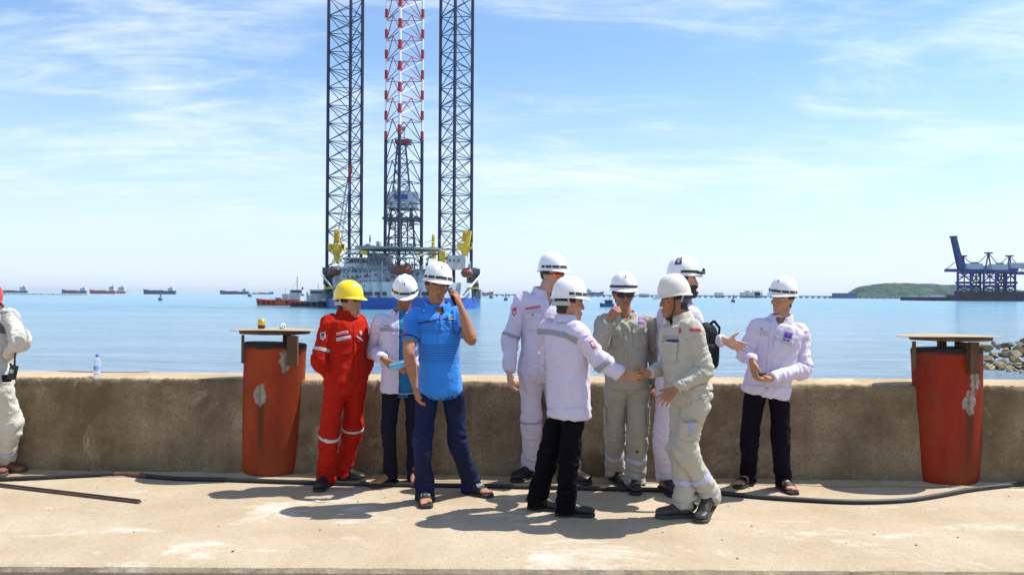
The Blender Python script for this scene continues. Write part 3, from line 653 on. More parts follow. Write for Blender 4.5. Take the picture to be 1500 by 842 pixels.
crane(493.5, 365, 24, 22, 27, boom=(513.5, 249)); crane(681, 363, 22, 24, 24); crane(634.5, 362, 8, 30, 17, box=False)
part('yellow_module', pbox(643, 368, 652, 385, 4, 4), M_YEL)
part('yellow_module', pbox(612, 370, 619, 375, 3, 4), M_YEL)
part('yellow_module', pbox(528, 367, 538, 372, 3, 4), M_YEL)
mb = MB(); mb.beam(P(684, 360, 20), P(688, 338, 20), 0.9, 6); part('hose_loop', mb, M_YEL)
mb = MB(); mb.beam(P(634, 352, 30), P(612, 359, 26), 0.08, 4); mb.beam(P(634, 345, 30), P(657, 362, 30), 0.06, 4); part('stay_wire', mb, M_GREY)
# derrick behind the middle leg
dk = empty('derrick', P(588, 345, 34)); dk.parent = rig; dk.location = P(588, 345, 34) - rb
for (sx, sy) in ((-1, -1), (1, -1), (1, 1), (-1, 1)):
    a = P(588 + sx * 20, 362, 36 + sy * 5); b = P(588 + sx * 6, 212, 36 + sy * 1.6); brace('derrick_post', a, b, 0.36, M_DGREY, dk)
mb = MB(); N = 11
for k in range(N + 1):
    t = k / N; w = 20 - 14 * t; w2 = 20 - 14 * (k + 1) / N; y = 362 - 150 * t; y2 = 362 - 150 * (k + 1) / N; d = 5 - 3.4 * t
    for sy in (-1, 1):
        mb.beam(P(588 - w, y, 36 + sy * d), P(588 + w, y, 36 + sy * d), 0.18, 4)
        if k < N: mb.beam(P(588 - w, y, 36 + sy * d), P(588 + w2, y2, 36 + sy * d), 0.14, 4); mb.beam(P(588 + w, y, 36 + sy * d), P(588 - w2, y2, 36 + sy * d), 0.14, 4)
    for sx in (-1, 1): mb.beam(P(588 + sx * w, y, 36 - d), P(588 + sx * w, y, 36 + d), 0.14, 4)
o = mb.build('derrick_bracing', M_DGREY, dk); o['kind'] = 'stuff'
mb = pbox(565, 281, 612, 304, 28, 12); mb.build('wind_wall', M_WHITE, dk)
mb = pbox(577, 285, 597, 292, 27.6, 0.6); mb.build('wall_sign', M_BLUE, dk)
for k in range(7):
    mb = pbox(562 + k * 7.5, 306 + (k * 7) % 16, 566 + k * 7.5, 316 + (k * 11) % 20, 29, 3); mb.build('drill_floor_equipment', (M_GREY, M_DGREY)[k % 2], dk)
mb = pbox(578, 204, 600, 209, 33, 6); mb.build('crown_platform', M_RED, dk)
mb = pbox(560, 318, 615, 321, 28, 12); mb.build('drill_floor', M_DGREY, dk)
mb = MB()
for k in range(5): mb.beam(P(570 + k * 9, 321, 30), P(570 + k * 9, 362, 30), 0.3, 5)
mb.build('substructure', M_DGREY, dk)
mb = MB(); mb.beam(P(584, 204, 36), P(584, 183, 36), 0.22, 5); mb.beam(P(592, 204, 36), P(592, 186, 36), 0.22, 5); mb.box(P(582, 190, 35), P(594, 187, 37)); mb.build('gin_pole', M_GREY, dk)

# ================================================================ vessels
M_TUGR = mat('tug_red', (0.52, 0.075, 0.03), 0.5, 0, 0.2, 0.6)
M_TYRE = mat('tyre_black', (0.02, 0.02, 0.022), 0.8, 0, 0.2)
M_HULLR = mat('faded_red_hull', (0.40, 0.12, 0.09), 0.6, 0, 0.2, 0.05)
M_HULLB = mat('dark_blue_hull', (0.05, 0.09, 0.20), 0.6, 0, 0.2, 0.05)
def hull_mesh(mb, x0, x1, Y, beam_w, z0, zd, bow, sheer=0.0, n=14):
    """boat hull along x; bow = +1 or -1 is the pointed end"""
    v = []; L = x1 - x0
    for k in range(n + 1):
        t = k / n; x = x0 + L * t; s = t if bow > 0 else 1 - t
        w = beam_w / 2 * (1 - max(0, (s - 0.72) / 0.28) ** 2 * 0.96) * (0.85 + 0.15 * min(1, s / 0.15))
        zt = zd + sheer * max(0, (s - 0.6) / 0.4) ** 1.6 + 0.25 * sheer * max(0, (0.2 - s) / 0.2)
        rake = L * 0.03 * max(0, (s - 0.85) / 0.15) * bow
        v += [(x, Y - w * 0.86, z0), (x + rake, Y - w, zt), (x + rake, Y + w, zt), (x, Y + w * 0.86, z0)]
    f = []
    for k in range(n):
        for i in range(4):
            a = k * 4 + i; b = k * 4 + (i + 1) % 4; f.append((a, b, b + 4, a + 4))
    f += [(0, 1, 2, 3), tuple(n * 4 + i for i in (3, 2, 1, 0))]
    return mb.add(v, f)
def vessel(name, label, cat, x0, x1, yw, bow, hull_m, hull_h, bw, pieces, sheer=1.0, group=None, boot=None):
    Y = seaY((x0 + x1) / 2, yw); s = Y / F
    X0 = at(x0, yw, Y).x; X1 = at(x1, yw, Y).x
    o = empty(name, ((X0 + X1) / 2, Y, WZ), label, cat, group)
    mb = MB(); hull_mesh(mb, X0, X1, Y, bw, WZ - 0.8, WZ + hull_h * s, bow, sheer * s); mb.build('hull', hull_m, o)
    if boot:
        mb = MB(); hull_mesh(mb, X0 + 0.02, X1 - 0.02, Y, bw * 1.03, WZ - 0.8, WZ + hull_h * s * 0.35, bow); mb.build('boot_topping', boot, o)
    for pc in pieces:
        nm, m_, a, b, c, d = pc[:6]; dep = pc[6] if len(pc) > 6 else 0.6
        mb = MB()
        if nm in ('mast', 'funnel', 'crane_post', 'stay'):
            mb.beam((at(a, yw, Y).x, Y, WZ + b * s), (at(c, yw, Y).x, Y, WZ + d * s), (0.12 if nm == 'stay' else 0.5) * s * (2.2 if nm == 'funnel' else 1), 6)
        elif nm == 'tyre':
            mb.lathe((at(a, yw, Y).x, Y - bw * 0.5 - 0.05, WZ + b * s), [(0.25, -0.15), (0.55, -0.15), (0.6, 0), (0.55, .15), (0.25, .15)], 10, Matrix.Rotation(R(90), 3, 'X'))
        else:
            mb.box((at(a, yw, Y).x, Y - bw * dep / 2, WZ + b * s), (at(c, yw, Y).x, Y + bw * dep / 2, WZ + d * s))
        mb.build(nm, m_, o)
    return o
tyres = [('tyre', M_TYRE, x, 5, 0, 0) for x in (384, 391, 398, 405, 424, 433)]
vessel('tugboat', 'red tugboat with white wheelhouse and mast left of the rig', 'tugboat', 377, 441, 447.3, -1, M_TUGR, 8.2, 9.0,
       [('deckhouse', M_WHITE, 416, 7, 443, 17, 0.7), ('wheelhouse', M_WHITE, 427, 17, 445, 23, 0.6), ('wheelhouse_window', M_GLASS, 428.5, 19, 443.5, 22, 0.63), ('mast', M_DGREY, 435, 23, 435, 43), ('stay', M_DGREY, 435, 38, 428, 23), ('funnel', M_DGREY, 443, 15, 443, 27), ('deck_rail', M_WHITE, 400, 9.6, 416, 10.4, 0.95), ('winch', M_DGREY, 405, 8, 411, 11.5, .4), ('crane_post', M_WHITE, 418, 16, 418, 27)] + tyres, 2.2)
vessel('tugboat', 'dark hulled tugboat with white cabin moored against the rig hull', 'tugboat', 428, 486, 449.2, 1, M_DGREY, 7.5, 8.0,
       [('deckhouse', M_WHITE, 452, 7, 480, 17, 0.7), ('wheelhouse', M_WHITE, 456, 17, 476, 25, 0.6), ('wheelhouse_window', M_GLASS, 457.5, 19.5, 474.5, 23, 0.63), ('mast', M_WHITE, 466, 25, 466, 34), ('funnel', M_GREY, 450, 10, 450, 21), ('bulwark', M_TUGR, 430, 5, 451, 8.4, 1.04), ('awning', M_YEL, 474, 16, 482, 19, .8)] + [('tyre', M_TYRE, x, 4.5, 0, 0) for x in (433, 440, 447, 455, 463, 471)], 2.0)
vessel('workboat', 'small dark blue workboat beyond the man covering his mouth', 'boat', 879, 899, 449.5, -1, M_HULLB, 4.6, 3.0,
       [('cabin', M_HULLB, 886, 4, 897, 9.5, .7), ('cabin_window', M_GLASS, 887.5, 6, 895, 8.5, .73), ('mast', M_DGREY, 893, 9, 893, 13), ('awning', M_TUGR, 884, 9.5, 897.5, 10.3, .9)], 1.5)
def ship(x0, x1, yw, bow, hm, label, hh=4.2, houses=(), boot=None):
    pcs = []
    for (a, b, h) in houses:
        pcs += [('superstructure', M_WHITE, a, hh, b, hh + h, 0.8), ('bridge_windows', M_GLASS, a + .4, hh + h * .62, b - .4, hh + h * .78, 0.83), ('funnel', M_HULLB, (a + b) / 2, hh + h, (a + b) / 2, hh + h + 1.6)]
    L = x1 - x0
    pcs += [('hatch', M_HULLR, x0 + L * 0.3, hh, x0 + L * 0.62, hh + 0.9, 0.6), ('mast', M_WHITE, x0 + L * (0.12 if bow < 0 else 0.88), hh, x0 + L * (0.12 if bow < 0 else 0.88), hh + 3)]
    vessel('cargo_ship', label, 'ship', x0, x1, yw, bow, hm, hh, 16, pcs, 2.2, 'cargo ships at anchor on the horizon', boot)
ship(-4, 40, hz(20) + 1.6, -1, M_HULLB, 'blue hulled cargo ship nearest the left edge of the horizon', 3.0, ((30, 39, 5.5),))
ship(91, 126, hz(110) + 1.9, -1, M_HULLB, 'dark blue cargo ship left of the pair overlapping on the horizon', 3.8, ((118, 126, 3.5),), M_HULLR)
ship(132, 170, hz(150) + 2.2, -1, M_HULLR, 'rusty red cargo ship with white bridge overlapping another ship', 4.2, ((161, 168, 6),))
ship(160, 184, hz(170) + 1.7, -1, M_HULLR, 'red cargo ship partly behind the rusty ship, white house at right', 3.0, ((174, 183, 6),))
ship(211, 257, hz(235) + 2.4, -1, M_HULLB, 'dark ship with reddish waterline just above the nearer buoy', 5.0, ((247, 254, 4),), M_HULLR)
ship(323, 364, hz(343) + 2.0, -1, M_HULLB, 'low dark red cargo ship left of the red tugboat', 4.0, ((355, 361, 3),), M_HULLR)
ship(370, 400, hz(385) + 1.5, 1, M_HULLB, 'faint low barge directly above the red tugboat bow', 1.6)
ship(690, 722, hz(706) + 1.8, 1, M_HULLR, 'reddish cargo ship just right of the drilling rig', 4.0, ((692, 698, 3.5),))
ship(856, 884, hz(870) + 1.8, 1, M_HULLB, 'dark ship between the two foremost white helmets', 5.0, ((858, 866, 4),), M_HULLR)
# buoys
def buoy(px, yw, h, label):
    Y = seaY(px, yw); s = Y / F; c = at(px, yw, Y); c.z = WZ
    o = empty('buoy', c, label, 'buoy', 'navigation buoys on the water')
    mb = MB(); r = 3.0 * s; mb.lathe(c, [(r * .7, -0.3), (r, 0.1 * r), (r, .9 * r), (r * .55, 1.5 * r)], 12); mb.build('float', M_DGREY, o)
    mb = MB(); t = h * s
    for i in range(3):
        a = i * 2.094; mb.beam(c + Vector((r * .5 * math.cos(a), r * .5 * math.sin(a), 1.3 * r)), c + Vector((0.1 * r, 0, t)), 0.28 * s, 4)
    mb.boxc(c + Vector((0, 0, t * .62)), (1.5 * s, 1.5 * s, 1.8 * s)); mb.build('tower', M_DGREY, o)
    mb = MB(); mb.lathe(c + Vector((0, 0, t)), [(0.4 * s, 0), (0.7 * s, 0.5 * s), (0.1 * s, 1.4 * s)], 8); mb.build('lantern', M_DGREY, o)
buoy(235, 439.8, 11, 'dark buoy nearest the camera, in front of the anchored ships'); buoy(366, 434.6, 5, 'small buoy right of the low dark red ship')
buoy(741, 440, 10, 'buoy between the rig and the tall man'); buoy(719.5, 436.8, 6, 'tiny buoy close to the right corner of the rig')
buoy(1074, 442.5, 10, 'buoy left of the man holding a phone at his waist')

# ================================================================ far shore: pier, hill, container cranes
M_PIER = mat('pier_concrete', (0.30, 0.31, 0.34), 0.8, 0, 0.2, 0.05)  # lightened: some distance haze is put into this colour
M_FARB = mat('far_building', (0.56, 0.55, 0.55), 0.8, 0, 0.25, 0.02)
M_SHED = mat('blue_shed', (0.06, 0.13, 0.24), 0.7, 0, 0.15, 0.03)
def far(px, py, Y): return at(px, py, Y)
YP = 2100.0; sp_ = YP / F
pier = empty('pier', (far(980, 434, YP).x, YP, WZ), 'long low pier crossing the right half of the horizon', 'pier')
def zrow(d): return d * sp_                     # metres above eye level for a row d pixels above the horizon
x0, x1 = far(700, 432, YP).x, far(1385, 434, YP).x
mb = MB(); mb.box((x0, YP, HC + zrow(-1.1)), (x1, YP + 12, HC + zrow(0.35))); mb.build('pier_deck', M_PIER, pier)
for x in np.arange(x0, x1, 16.0):
    mb = MB(); mb.box((x, YP + 1, WZ - 1), (x + 5, YP + 11, HC + zrow(-1.12))); mb.build('pier_pile', M_PIER, pier)
rr = random.Random(5)
for (a, b, h) in ((1052, 1062, 4.5), (1090, 1096, 5), (1097, 1101, 7.5), (1103, 1120, 5), (1108, 1116, 7), (940, 952, 2.4)):
    mb = MB(); xa, xb = far(a, 432, YP).x, far(b, 432, YP).x
    mb.box((xa, YP + 14, WZ - 1), (xb, YP + 40, HC + zrow(h))); ob = mb.build('far_building', M_FARB)
    at_origin(ob); tag(ob, {1052: 'small grey building on the pier right of the bearded man', 1090: 'low building at the left end of the pale factory', 1097: 'slender tower of the pale factory on the far pier', 1103: 'long pale factory hall above the pier', 1108: 'taller middle block of the pale factory', 1000: 'tiny block on the pier above the grey helmet', 940: 'low block on the pier between two grey shirted men', 815: 'tiny block behind the bare necked tall man', 1020: 'flat shed on the pier right of the beard', 1168: 'flat shed on the pier right of the smiling man', 1190: 'flat shed on the pier left of the blue shed'}[a], 'building')
for x in (1095, 1106, 1113, 1119):
    mb = MB(); p = far(x, 432, YP); mb.beam((p.x, YP + 20, WZ), (p.x, YP + 20, HC + zrow(9.5)), 1.0, 6, 0.6); ob = at_origin(mb.build('chimney', M_FARB)); tag(ob, {1095: 'thin chimney farthest left above the pale factory', 1106: 'thin chimney left of the tall factory block middle', 1113: 'thin chimney rising through the tall factory block', 1119: 'thin chimney at the right end of the pale factory'}[x], 'chimney', 'factory chimneys')
mb = MB(); xa, xb = far(1218, 432, YP).x, far(1248, 432, YP).x
mb.box((xa, YP - 30, WZ), (xb, YP - 2, HC + zrow(4.6))); ob = at_origin(mb.build('blue_shed', M_SHED)); tag(ob, 'dark blue warehouse at the foot of the green hill', 'warehouse')
# hill
YH = 2500.0
M_HILL = mat('hill_forest', (0.018, 0.055, 0.045), 0.95, 0, 0.6, 0.03, 1.0, 0.06, c2=(0.05, 0.09, 0.055), c2scale=0.012, c2lo=0.55, c2hi=0.7, bdist=6)  # bluish cast of the haze is mixed into the forest green
profh = [(1225, -1.5), (1240, .5), (1250, 3.0), (1258, 8), (1266, 12.5), (1276, 15.5), (1290, 17.5), (1305, 18.5), (1320, 19), (1345, 19.5), (1370, 18.8), (1395, 17.5), (1420, 16), (1450, 13), (1500, 10), (1560, 7), (1650, 3)]
nx, ny = 420, 40; xs_ = np.linspace(1225, 1650, nx); hh_ = np.interp(xs_, [a for a, b in profh], [b for a, b in profh])
v = []; sh = YH / F
for j in range(ny):
    t = j / (ny - 1)
    for i in range(nx):
        Xw = at(float(xs_[i]), 430, YH).x; h = WZ - 1 + (hh_[i] * sh + 6) * (math.sin(min(1, t * 1.6) * math.pi / 2) if t < .7 else math.cos((t - .7) / .3 * math.pi / 2)) 
        v.append((Xw + 14, YH - 60 + 200 * t, h))
v = np.array(v); v[:, 2] += np.clip((v[:, 2] - WZ) / 8, 0, 1) * (4.0 * fbm(v * 0.03, 40, 3) + 8.0 * np.abs(pnoise(v * 0.13, 44)))
mb = MB(); mb.add(v.tolist(), [(j * nx + i, j * nx + i + 1, (j + 1) * nx + i + 1, (j + 1) * nx + i) for j in range(ny - 1) for i in range(nx - 1)])
tag(mb.build('hill', M_HILL, smooth=True), kind='structure')
M_SAND = mat('far_sand', (0.45, 0.38, 0.30), 0.9, 0, 0.3, 0.02)
mb = MB(); mb.box((far(1283, 436, YH).x, YH - 120, WZ - 1), (far(1420, 436, YH).x, YH - 62, WZ + 3.4)); tag(mb.build('shore', M_SAND), kind='structure')
for k, (a, b, h) in enumerate(((1303, 1312, 2.4), (1320, 1327, 2.2), (1333, 1348, 3.4), (1360, 1370, 2.6))):
    mb = MB(); mb.box((far(a, 432, YH).x, YH - 135, WZ), (far(b, 432, YH).x, YH - 121, HC + h * sh * .7)); ob = at_origin(mb.build('shore_building', M_FARB))
    tag(ob, ('small pale building at the left of the hill shore', 'tiny pale hut second from left below the hill', 'widest pale hall at the foot of the hill', 'pale building on the shore nearest the container cranes')[k], 'building')
# breakwater far left
mb = MB(); YB = 1500.0; sB = YB / F
for i in range(150):
    a = -30 + i * 1.05; q = at(a, 430, YB); r = rr.uniform(0.8, 1.9)
    mb.boxc((q.x, YB + rr.uniform(-4, 4), WZ + 0.6), (r * 2.2, r * 3, r * 1.7), Matrix.Rotation(rr.uniform(0, 3), 3, 'Z'))
tag(mb.build('breakwater', M_SAND), 'thin pale rubble breakwater under the ships at far left', 'breakwater', kind='stuff')
# container cranes
M_CRANE = mat('crane_blue', (0.015, 0.035, 0.17), 0.55, 0, 0.2, 0.05)
M_CRANEW = mat('crane_grey', (0.42, 0.44, 0.48), 0.6, 0, 0.15, 0.05)
YC = 1060.0; sc_ = YC / F
def C(px, py, dy=0.0): return at(px, py, YC + dy)
M_QUAY = mat('dark_quay', (0.045, 0.028, 0.045), 0.8, 0, 0.3, 0.04)
mb = MB(); a = C(1367, 440); b = C(1560, 436.5); mb.box((a.x, YC - 10, WZ - 1), (b.x, YC + 90, b.z)); ob = at_origin(mb.build('crane_quay', M_QUAY)); tag(ob, 'dark quay carrying the blue container cranes', 'quay')
mb = MB(); a = C(1400, 438); b = C(1560, 427.5); mb.box((a.x, YC - 6, C(1450, 436.4).z), (b.x, YC + 4, b.z)); ob = at_origin(mb.build('moored_barge', M_QUAY)); tag(ob, 'dark barge alongside the container crane quay', 'barge')
def sts(xl, xr, ytop, ybeam, dy, boom_up, beam_l, beam_r, label):
    o = empty('container_crane', (C((xl + xr) / 2, 438, dy).x, YC + dy, C(1450, 437).z), label, 'crane')
    gz = C(1450, 436.4, dy).z
    def post(x, y0, x2, y2, d, r, nm='leg', m_=M_CRANE):
        p = C(x, y0, dy + d); q = C(x2, y2, dy + d)
        if y0 is None or y0 > 436: p.z = gz
        mb = MB(); mb.beam(p, q, r, 4); mb.build(nm, m_, o)
    for d in (0, 20):
        post(xl, 437, xl, ybeam, d, 1.7); post(xr, 437, xr, ybeam, d, 1.7); post((xl + xr) / 2, 420, (xl + xr) / 2, ybeam, d, .9)
        post(xl, 419, xr, 419, d, 1.7, 'portal_beam'); post(xl, 428, xr, 420, d, .8, 'diagonal'); post(xl, 420, xr, 428, d, .8, 'diagonal'); post(xl - 3, 414, xr + 3, 414, d, 1.6, 'walkway'); post(xl, 405, xr, 405, d, .7, 'tie_beam'); post(xl, ybeam + 16, xr, ybeam + 2, d, 0.9, 'diagonal'); post(xl, ybeam + 2, xr, ybeam + 16, d, 0.9, 'diagonal')
    for x in (xl, xr):
        a, b = C(x, 420, dy), C(x, 420, dy + 20); mb = MB(); mb.beam(a, b, 1.0, 4); mb.build('sill_beam', M_CRANE, o)
        mb = MB(); q = C(x, 434, dy); mb.box((q.x - 3, q.y - 3, gz), (q.x + 3, q.y + 23, q.z + 2)); mb.build('bogie', M_CRANE, o)
    mb = MB(); a = C(beam_l, ybeam + 3.0, dy + 6); b = C(beam_r, ybeam - 1.0, dy + 6); mb.box((a.x, a.y, a.z), (b.x, b.y + 8, b.z)); mb.build('girder', M_CRANE, o)
    # apex tower and stays
    xa = (xl + xr) / 2 - 2
    for (p0, p1, r) in (((xl + 2, ybeam), (xa, ytop), 1.1), ((xa + 4, ybeam), (xa, ytop), 1.1), ((xa, ytop), (xr + 10, ybeam), 0.6), ((xa, ytop), (xl - 18, ybeam), 0.5)):
        a, b = C(*p0, dy + 10), C(*p1, dy + 10); mb = MB(); mb.beam(a, b, r, 4); mb.build('stay', M_CRANE, o)
    mb = MB(); q = C(xa, ytop, dy + 10); mb.boxc(q, (9, 5, 1.8)); mb.build('apex', M_CRANE, o)
    mb = MB(); a = C(xr - 6, ybeam - 1, dy + 5); b = C(xr + 18, ybeam - 9, dy + 5); mb.box((a.x, a.y, a.z), (b.x, b.y + 9, b.z)); mb.build('machinery_house', M_CRANEW, o)
    if boom_up:
        a = C(xl + 5, ybeam, dy + 8); b = C(xl - 6.5, ytop - 28, dy + 8); u = (b - a).normalized(); w = Vector((u.z, 0, -u.x))
        for s_ in (-1, 1):
            mb = MB(); v = []
            for c, k in ((a, 3.6), (b, 2.6)):
                for (e, g) in ((-1, -1), (1, -1), (1, 1), (-1, 1)): v.append(c + w * e * k * 0.9 + Vector((0, s_ * 3.2 + g * .9, 0)))
            mb.add(v, [(0, 1, 2, 3), (4, 5, 6, 7), (0, 1, 5, 4), (1, 2, 6, 5), (2, 3, 7, 6), (3, 0, 4, 7)]); mb.build('raised_boom', M_CRANE, o)
        mb = MB(); mb.boxc(b, (7, 8, 2.2)); mb.build('boom_tip', M_CRANE, o)
        mb = MB(); mb.beam(C(xa, ytop, dy + 10), a.lerp(b, 0.55), 0.4, 4); mb.build('stay', M_CRANE, o)
        for k in range(9):
            c = a.lerp(b, (k + .5) / 9); mb = MB(); mb.boxc(c, (5.0, 7, 1.0)); mb.build('boom_tie', M_CRANE, o)
sts(1403, 1422, 375, 395, 0, True, 1388, 1450, 'blue container crane with its boom raised steeply')
sts(1441, 1459, 370.5, 396, 6, False, 1412, 1490, 'blue container crane in the middle, boom lowered')
sts(1474, 1487, 375, 394, 14, False, 1455, 1492, 'blue container crane at right, apex tower standing by the picture edge')
sts(1424, 1436, 385, 398, 40, False, 1408, 1448, 'blue container crane half hidden behind the raised boom crane')
sts(1462, 1471, 386, 398, 46, False, 1448, 1484, 'blue container crane half hidden between the middle and right cranes')
sts(1512, 1530, 377, 399, 4, False, 1484, 1545, 'blue container crane cut by the right picture edge')

# ================================================================ rubble mound on the right, behind the bollard
M_ROCK = mat('boulder', (0.23, 0.185, 0.115), 0.95, 0, 0.4, 1.4, 0.8, 6, c2=(0.10, 0.085, 0.065), c2scale=0.9, c2lo=0.5, c2hi=0.7, bdist=0.05)
M_ROCK2 = mat('dark_boulder', (0.15, 0.11, 0.065), 0.95, 0, 0.4, 1.4, 0.8, 6, c2=(0.05, 0.045, 0.04), c2scale=0.9, c2lo=0.5, c2hi=0.7, bdist=0.05)
M_ROCK3 = mat('ochre_boulder', (0.36, 0.27, 0.12), 0.95, 0, 0.4, 1.4, 0.8, 6, c2=(0.14, 0.10, 0.06), c2scale=1.2, c2lo=0.5, c2hi=0.65, bdist=0.05)
def rock_mesh(seed):
    bm = bmesh.new(); bmesh.ops.create_icosphere(bm, subdivisions=3, radius=1.0)
    v = np.array([x.co for x in bm.verts]); rn = np.random.RandomState(seed)
    for k in range(18):                                    # chop flat facets
        nrm = rn.normal(size=3); nrm /= np.linalg.norm(nrm); d = rn.uniform(0.42, 0.80); s = v @ nrm - d; v -= np.where(s > 0, s, 0)[:, None] * nrm * 1.0
    v += 0.03 * fbm(v * 3, seed, 3)[:, None] * v
    for x, c in zip(bm.verts, v): x.co = c
    me = bpy.data.meshes.new('boulder'); bm.to_mesh(me); bm.free(); me.materials.append((M_ROCK, M_ROCK2, M_ROCK3)[seed % 3]); return me
RM = [rock_mesh(100 + i) for i in range(9)]
ry = seaY(1450, 541)
mound = empty('rock_mound', (at(1450, 541, ry).x, ry, WZ), 'heap of tan boulders rising from the water behind the right bollard', 'rocks')
rs = random.Random(21)
def put_rock(px, py, Y, r):
    p = at(px, py, Y); o = bpy.data.objects.new('boulder', rs.choice(RM)); o.parent = mound; col.objects.link(o)
    o.location = p - wloc(mound); k = r * Y / F; o.rotation_euler = (rs.uniform(-.5, .5), rs.uniform(-.5, .5), rs.uniform(0, 6.3)); o.scale = (k * rs.uniform(.95, 1.4), k * rs.uniform(.9, 1.2), k * rs.uniform(.5, .8))
for j, (yrow, Yk, xa) in enumerate(((541, 0, 1447), (536, 1.2, 1432), (529, 2.6, 1395), (522, 4.0, 1378), (516, 5.4, 1368), (510, 7.0, 1405), (506, 8.6, 1436))):
    x = xa + rs.uniform(-3, 3)
    while x < 1560:
        rise = max(0, (x - 1440) / 60) * 4
        put_rock(x, yrow + rs.uniform(-2, 2) - min(rise, 4) * (1 if j > 1 else 0.3) + (max(0, 1440 - x) / 70 * 8 if j > 1 else 0), ry + Yk + rs.uniform(-.4, .4), rs.choice((6, 8, 10, 12, 15)) * rs.uniform(.8, 1.15))
        x += rs.uniform(11, 20)
for (x, y, r) in ((1477, 543.5, 6), (1497, 545, 5), (1466, 541, 6), (1489, 542.5, 5)): put_rock(x, y, seaY(x, y + 1), r)
# ================================================================ figure builder
def V3(*a): return np.array(a, float)
def nrm(v): v = np.asarray(v, float); return v / (np.linalg.norm(v) + 1e-12)
def catmull(P, sub):
    P = np.asarray(P, float)
    if len(P) < 3 or sub <= 1:
        if sub <= 1: return P
        t = np.linspace(0, 1, sub * (len(P) - 1) + 1) * (len(P) - 1); return np.stack([np.interp(t, range(len(P)), P[:, k]) for k in range(P.shape[1])], 1)
    Q = np.vstack([2 * P[0] - P[1], P, 2 * P[-1] - P[-2]]); out = []
    for i in range(1, len(Q) - 2):
        p0, p1, p2, p3 = Q[i - 1:i + 3]
        for k in range(sub):
            t = k / sub; out.append(0.5 * ((2 * p1) + (p2 - p0) * t + (2 * p0 - 5 * p1 + 4 * p2 - p3) * t * t + (3 * p1 - p0 - 3 * p2 + p3) * t ** 3))
    out.append(P[-1]); return np.array(out)
def loft(pts, rad, side, sub=5, n=18, k=2.0, cap=0.4):
    """closed tube through pts; rad = (half extent along side, half extent across) per point"""
    pts = np.asarray(pts, float); rad = np.array([(r, r) if np.isscalar(r) else r for r in rad], float)
    sd = np.asarray(side, float); sd = np.repeat(sd[None], len(pts), 0) if sd.ndim == 1 else sd
    Q = catmull(pts, sub); A = np.maximum(catmull(rad, sub), 1e-3); S = catmull(sd, sub)
    T = np.gradient(Q, axis=0); T /= np.linalg.norm(T, axis=1)[:, None] + 1e-12
    X = S - (S * T).sum(1)[:, None] * T; X /= np.linalg.norm(X, axis=1)[:, None] + 1e-12; Y = np.cross(T, X)
    a = 2 * np.pi * np.arange(n) / n; c, s = np.cos(a), np.sin(a); e = 2.0 / k
    cx = np.sign(c) * np.abs(c) ** e; sy = np.sign(s) * np.abs(s) ** e
    v = (Q[:, None] + X[:, None] * (A[:, 0, None] * cx)[..., None] + Y[:, None] * (A[:, 1, None] * sy)[..., None]).reshape(-1, 3)
    m = len(Q); f = [(j * n + i, j * n + (i + 1) % n, (j + 1) * n + (i + 1) % n, (j + 1) * n + i) for j in range(m - 1) for i in range(n)]
    v = np.vstack([v, Q[0] - T[0] * A[0].min() * cap, Q[-1] + T[-1] * A[-1].min() * cap]); b = m * n
    f += [(b, (i + 1) % n, i) for i in range(n)] + [(b + 1, (m - 1) * n + i, (m - 1) * n + (i + 1) % n) for i in range(n)]
    return v, f
def ellipsoid(c, r, M=None, nu=14, nv=10):
    v = []; c = np.asarray(c, float)
    for j in range(nv + 1):
        th = math.pi * j / nv
        for i in range(nu):
            a = 2 * math.pi * i / nu; p = V3(r[0] * math.sin(th) * math.cos(a), r[1] * math.sin(th) * math.sin(a), r[2] * math.cos(th)); v.append(c + (M @ p if M is not None else p))
    f = [(j * nu + i, (j + 1) * nu + i, (j + 1) * nu + (i + 1) % nu, j * nu + (i + 1) % nu) for j in range(nv) for i in range(nu)]
    return np.array(v), f
def join(parts):
    v = []; f = []; k = 0
    for a, b in parts: v.append(a); f += [tuple(i + k for i in q) for q in b]; k += len(a)
    return np.vstack(v), f
def mesh_from(v, f, name='m'):
    me = bpy.data.meshes.new(name); me.from_pydata(np.asarray(v).tolist(), [], f); return me
def get_v(me):
    a = np.empty(len(me.vertices) * 3, np.float32); me.vertices.foreach_get('co', a); return a.reshape(-1, 3).astype(float)
def get_n(me):
    a = np.empty(len(me.vertices) * 3, np.float32); me.vertices.foreach_get('normal', a); return a.reshape(-1, 3).astype(float)
def relax(me, it, lam=0.5):
    v = get_v(me); e = np.empty(len(me.edges) * 2, np.int32); me.edges.foreach_get('vertices', e); e = e.reshape(-1, 2)
    deg = np.bincount(e.ravel(), minlength=len(v)).astype(float)[:, None]
    for _ in range(it):
        s = np.zeros_like(v)
        for k in range(3): s[:, k] = np.bincount(e[:, 0], v[e[:, 1], k], len(v)) + np.bincount(e[:, 1], v[e[:, 0], k], len(v))
        v += lam * (s / np.maximum(deg, 1) - v)
    me.vertices.foreach_set('co', v.astype(np.float32).ravel()); me.update(); return v
def fuse(parts, voxel, it=2):
    """union of closed shells as one continuous surface"""
    v, f = join(parts); me = mesh_from(v, f); bm = bmesh.new(); bm.from_mesh(me); bmesh.ops.recalc_face_normals(bm, faces=bm.faces); bm.to_mesh(me); bm.free()
    o = bpy.data.objects.new('tmp', me); col.objects.link(o)
    md = o.modifiers.new('r', 'REMESH'); md.mode = 'VOXEL'; md.voxel_size = voxel; md.adaptivity = 0.0
    dg = bpy.context.evaluated_depsgraph_get(); out = bpy.data.meshes.new_from_object(o.evaluated_get(dg)); bpy.data.objects.remove(o); bpy.data.meshes.remove(me)
    relax(out, it); return out
def seg_d(v, a, b):
    d = b - a; t = np.clip(((v - a) @ d) / (d @ d + 1e-12), 0, 1); return np.linalg.norm(v - (a + t[:, None] * d), axis=1), t

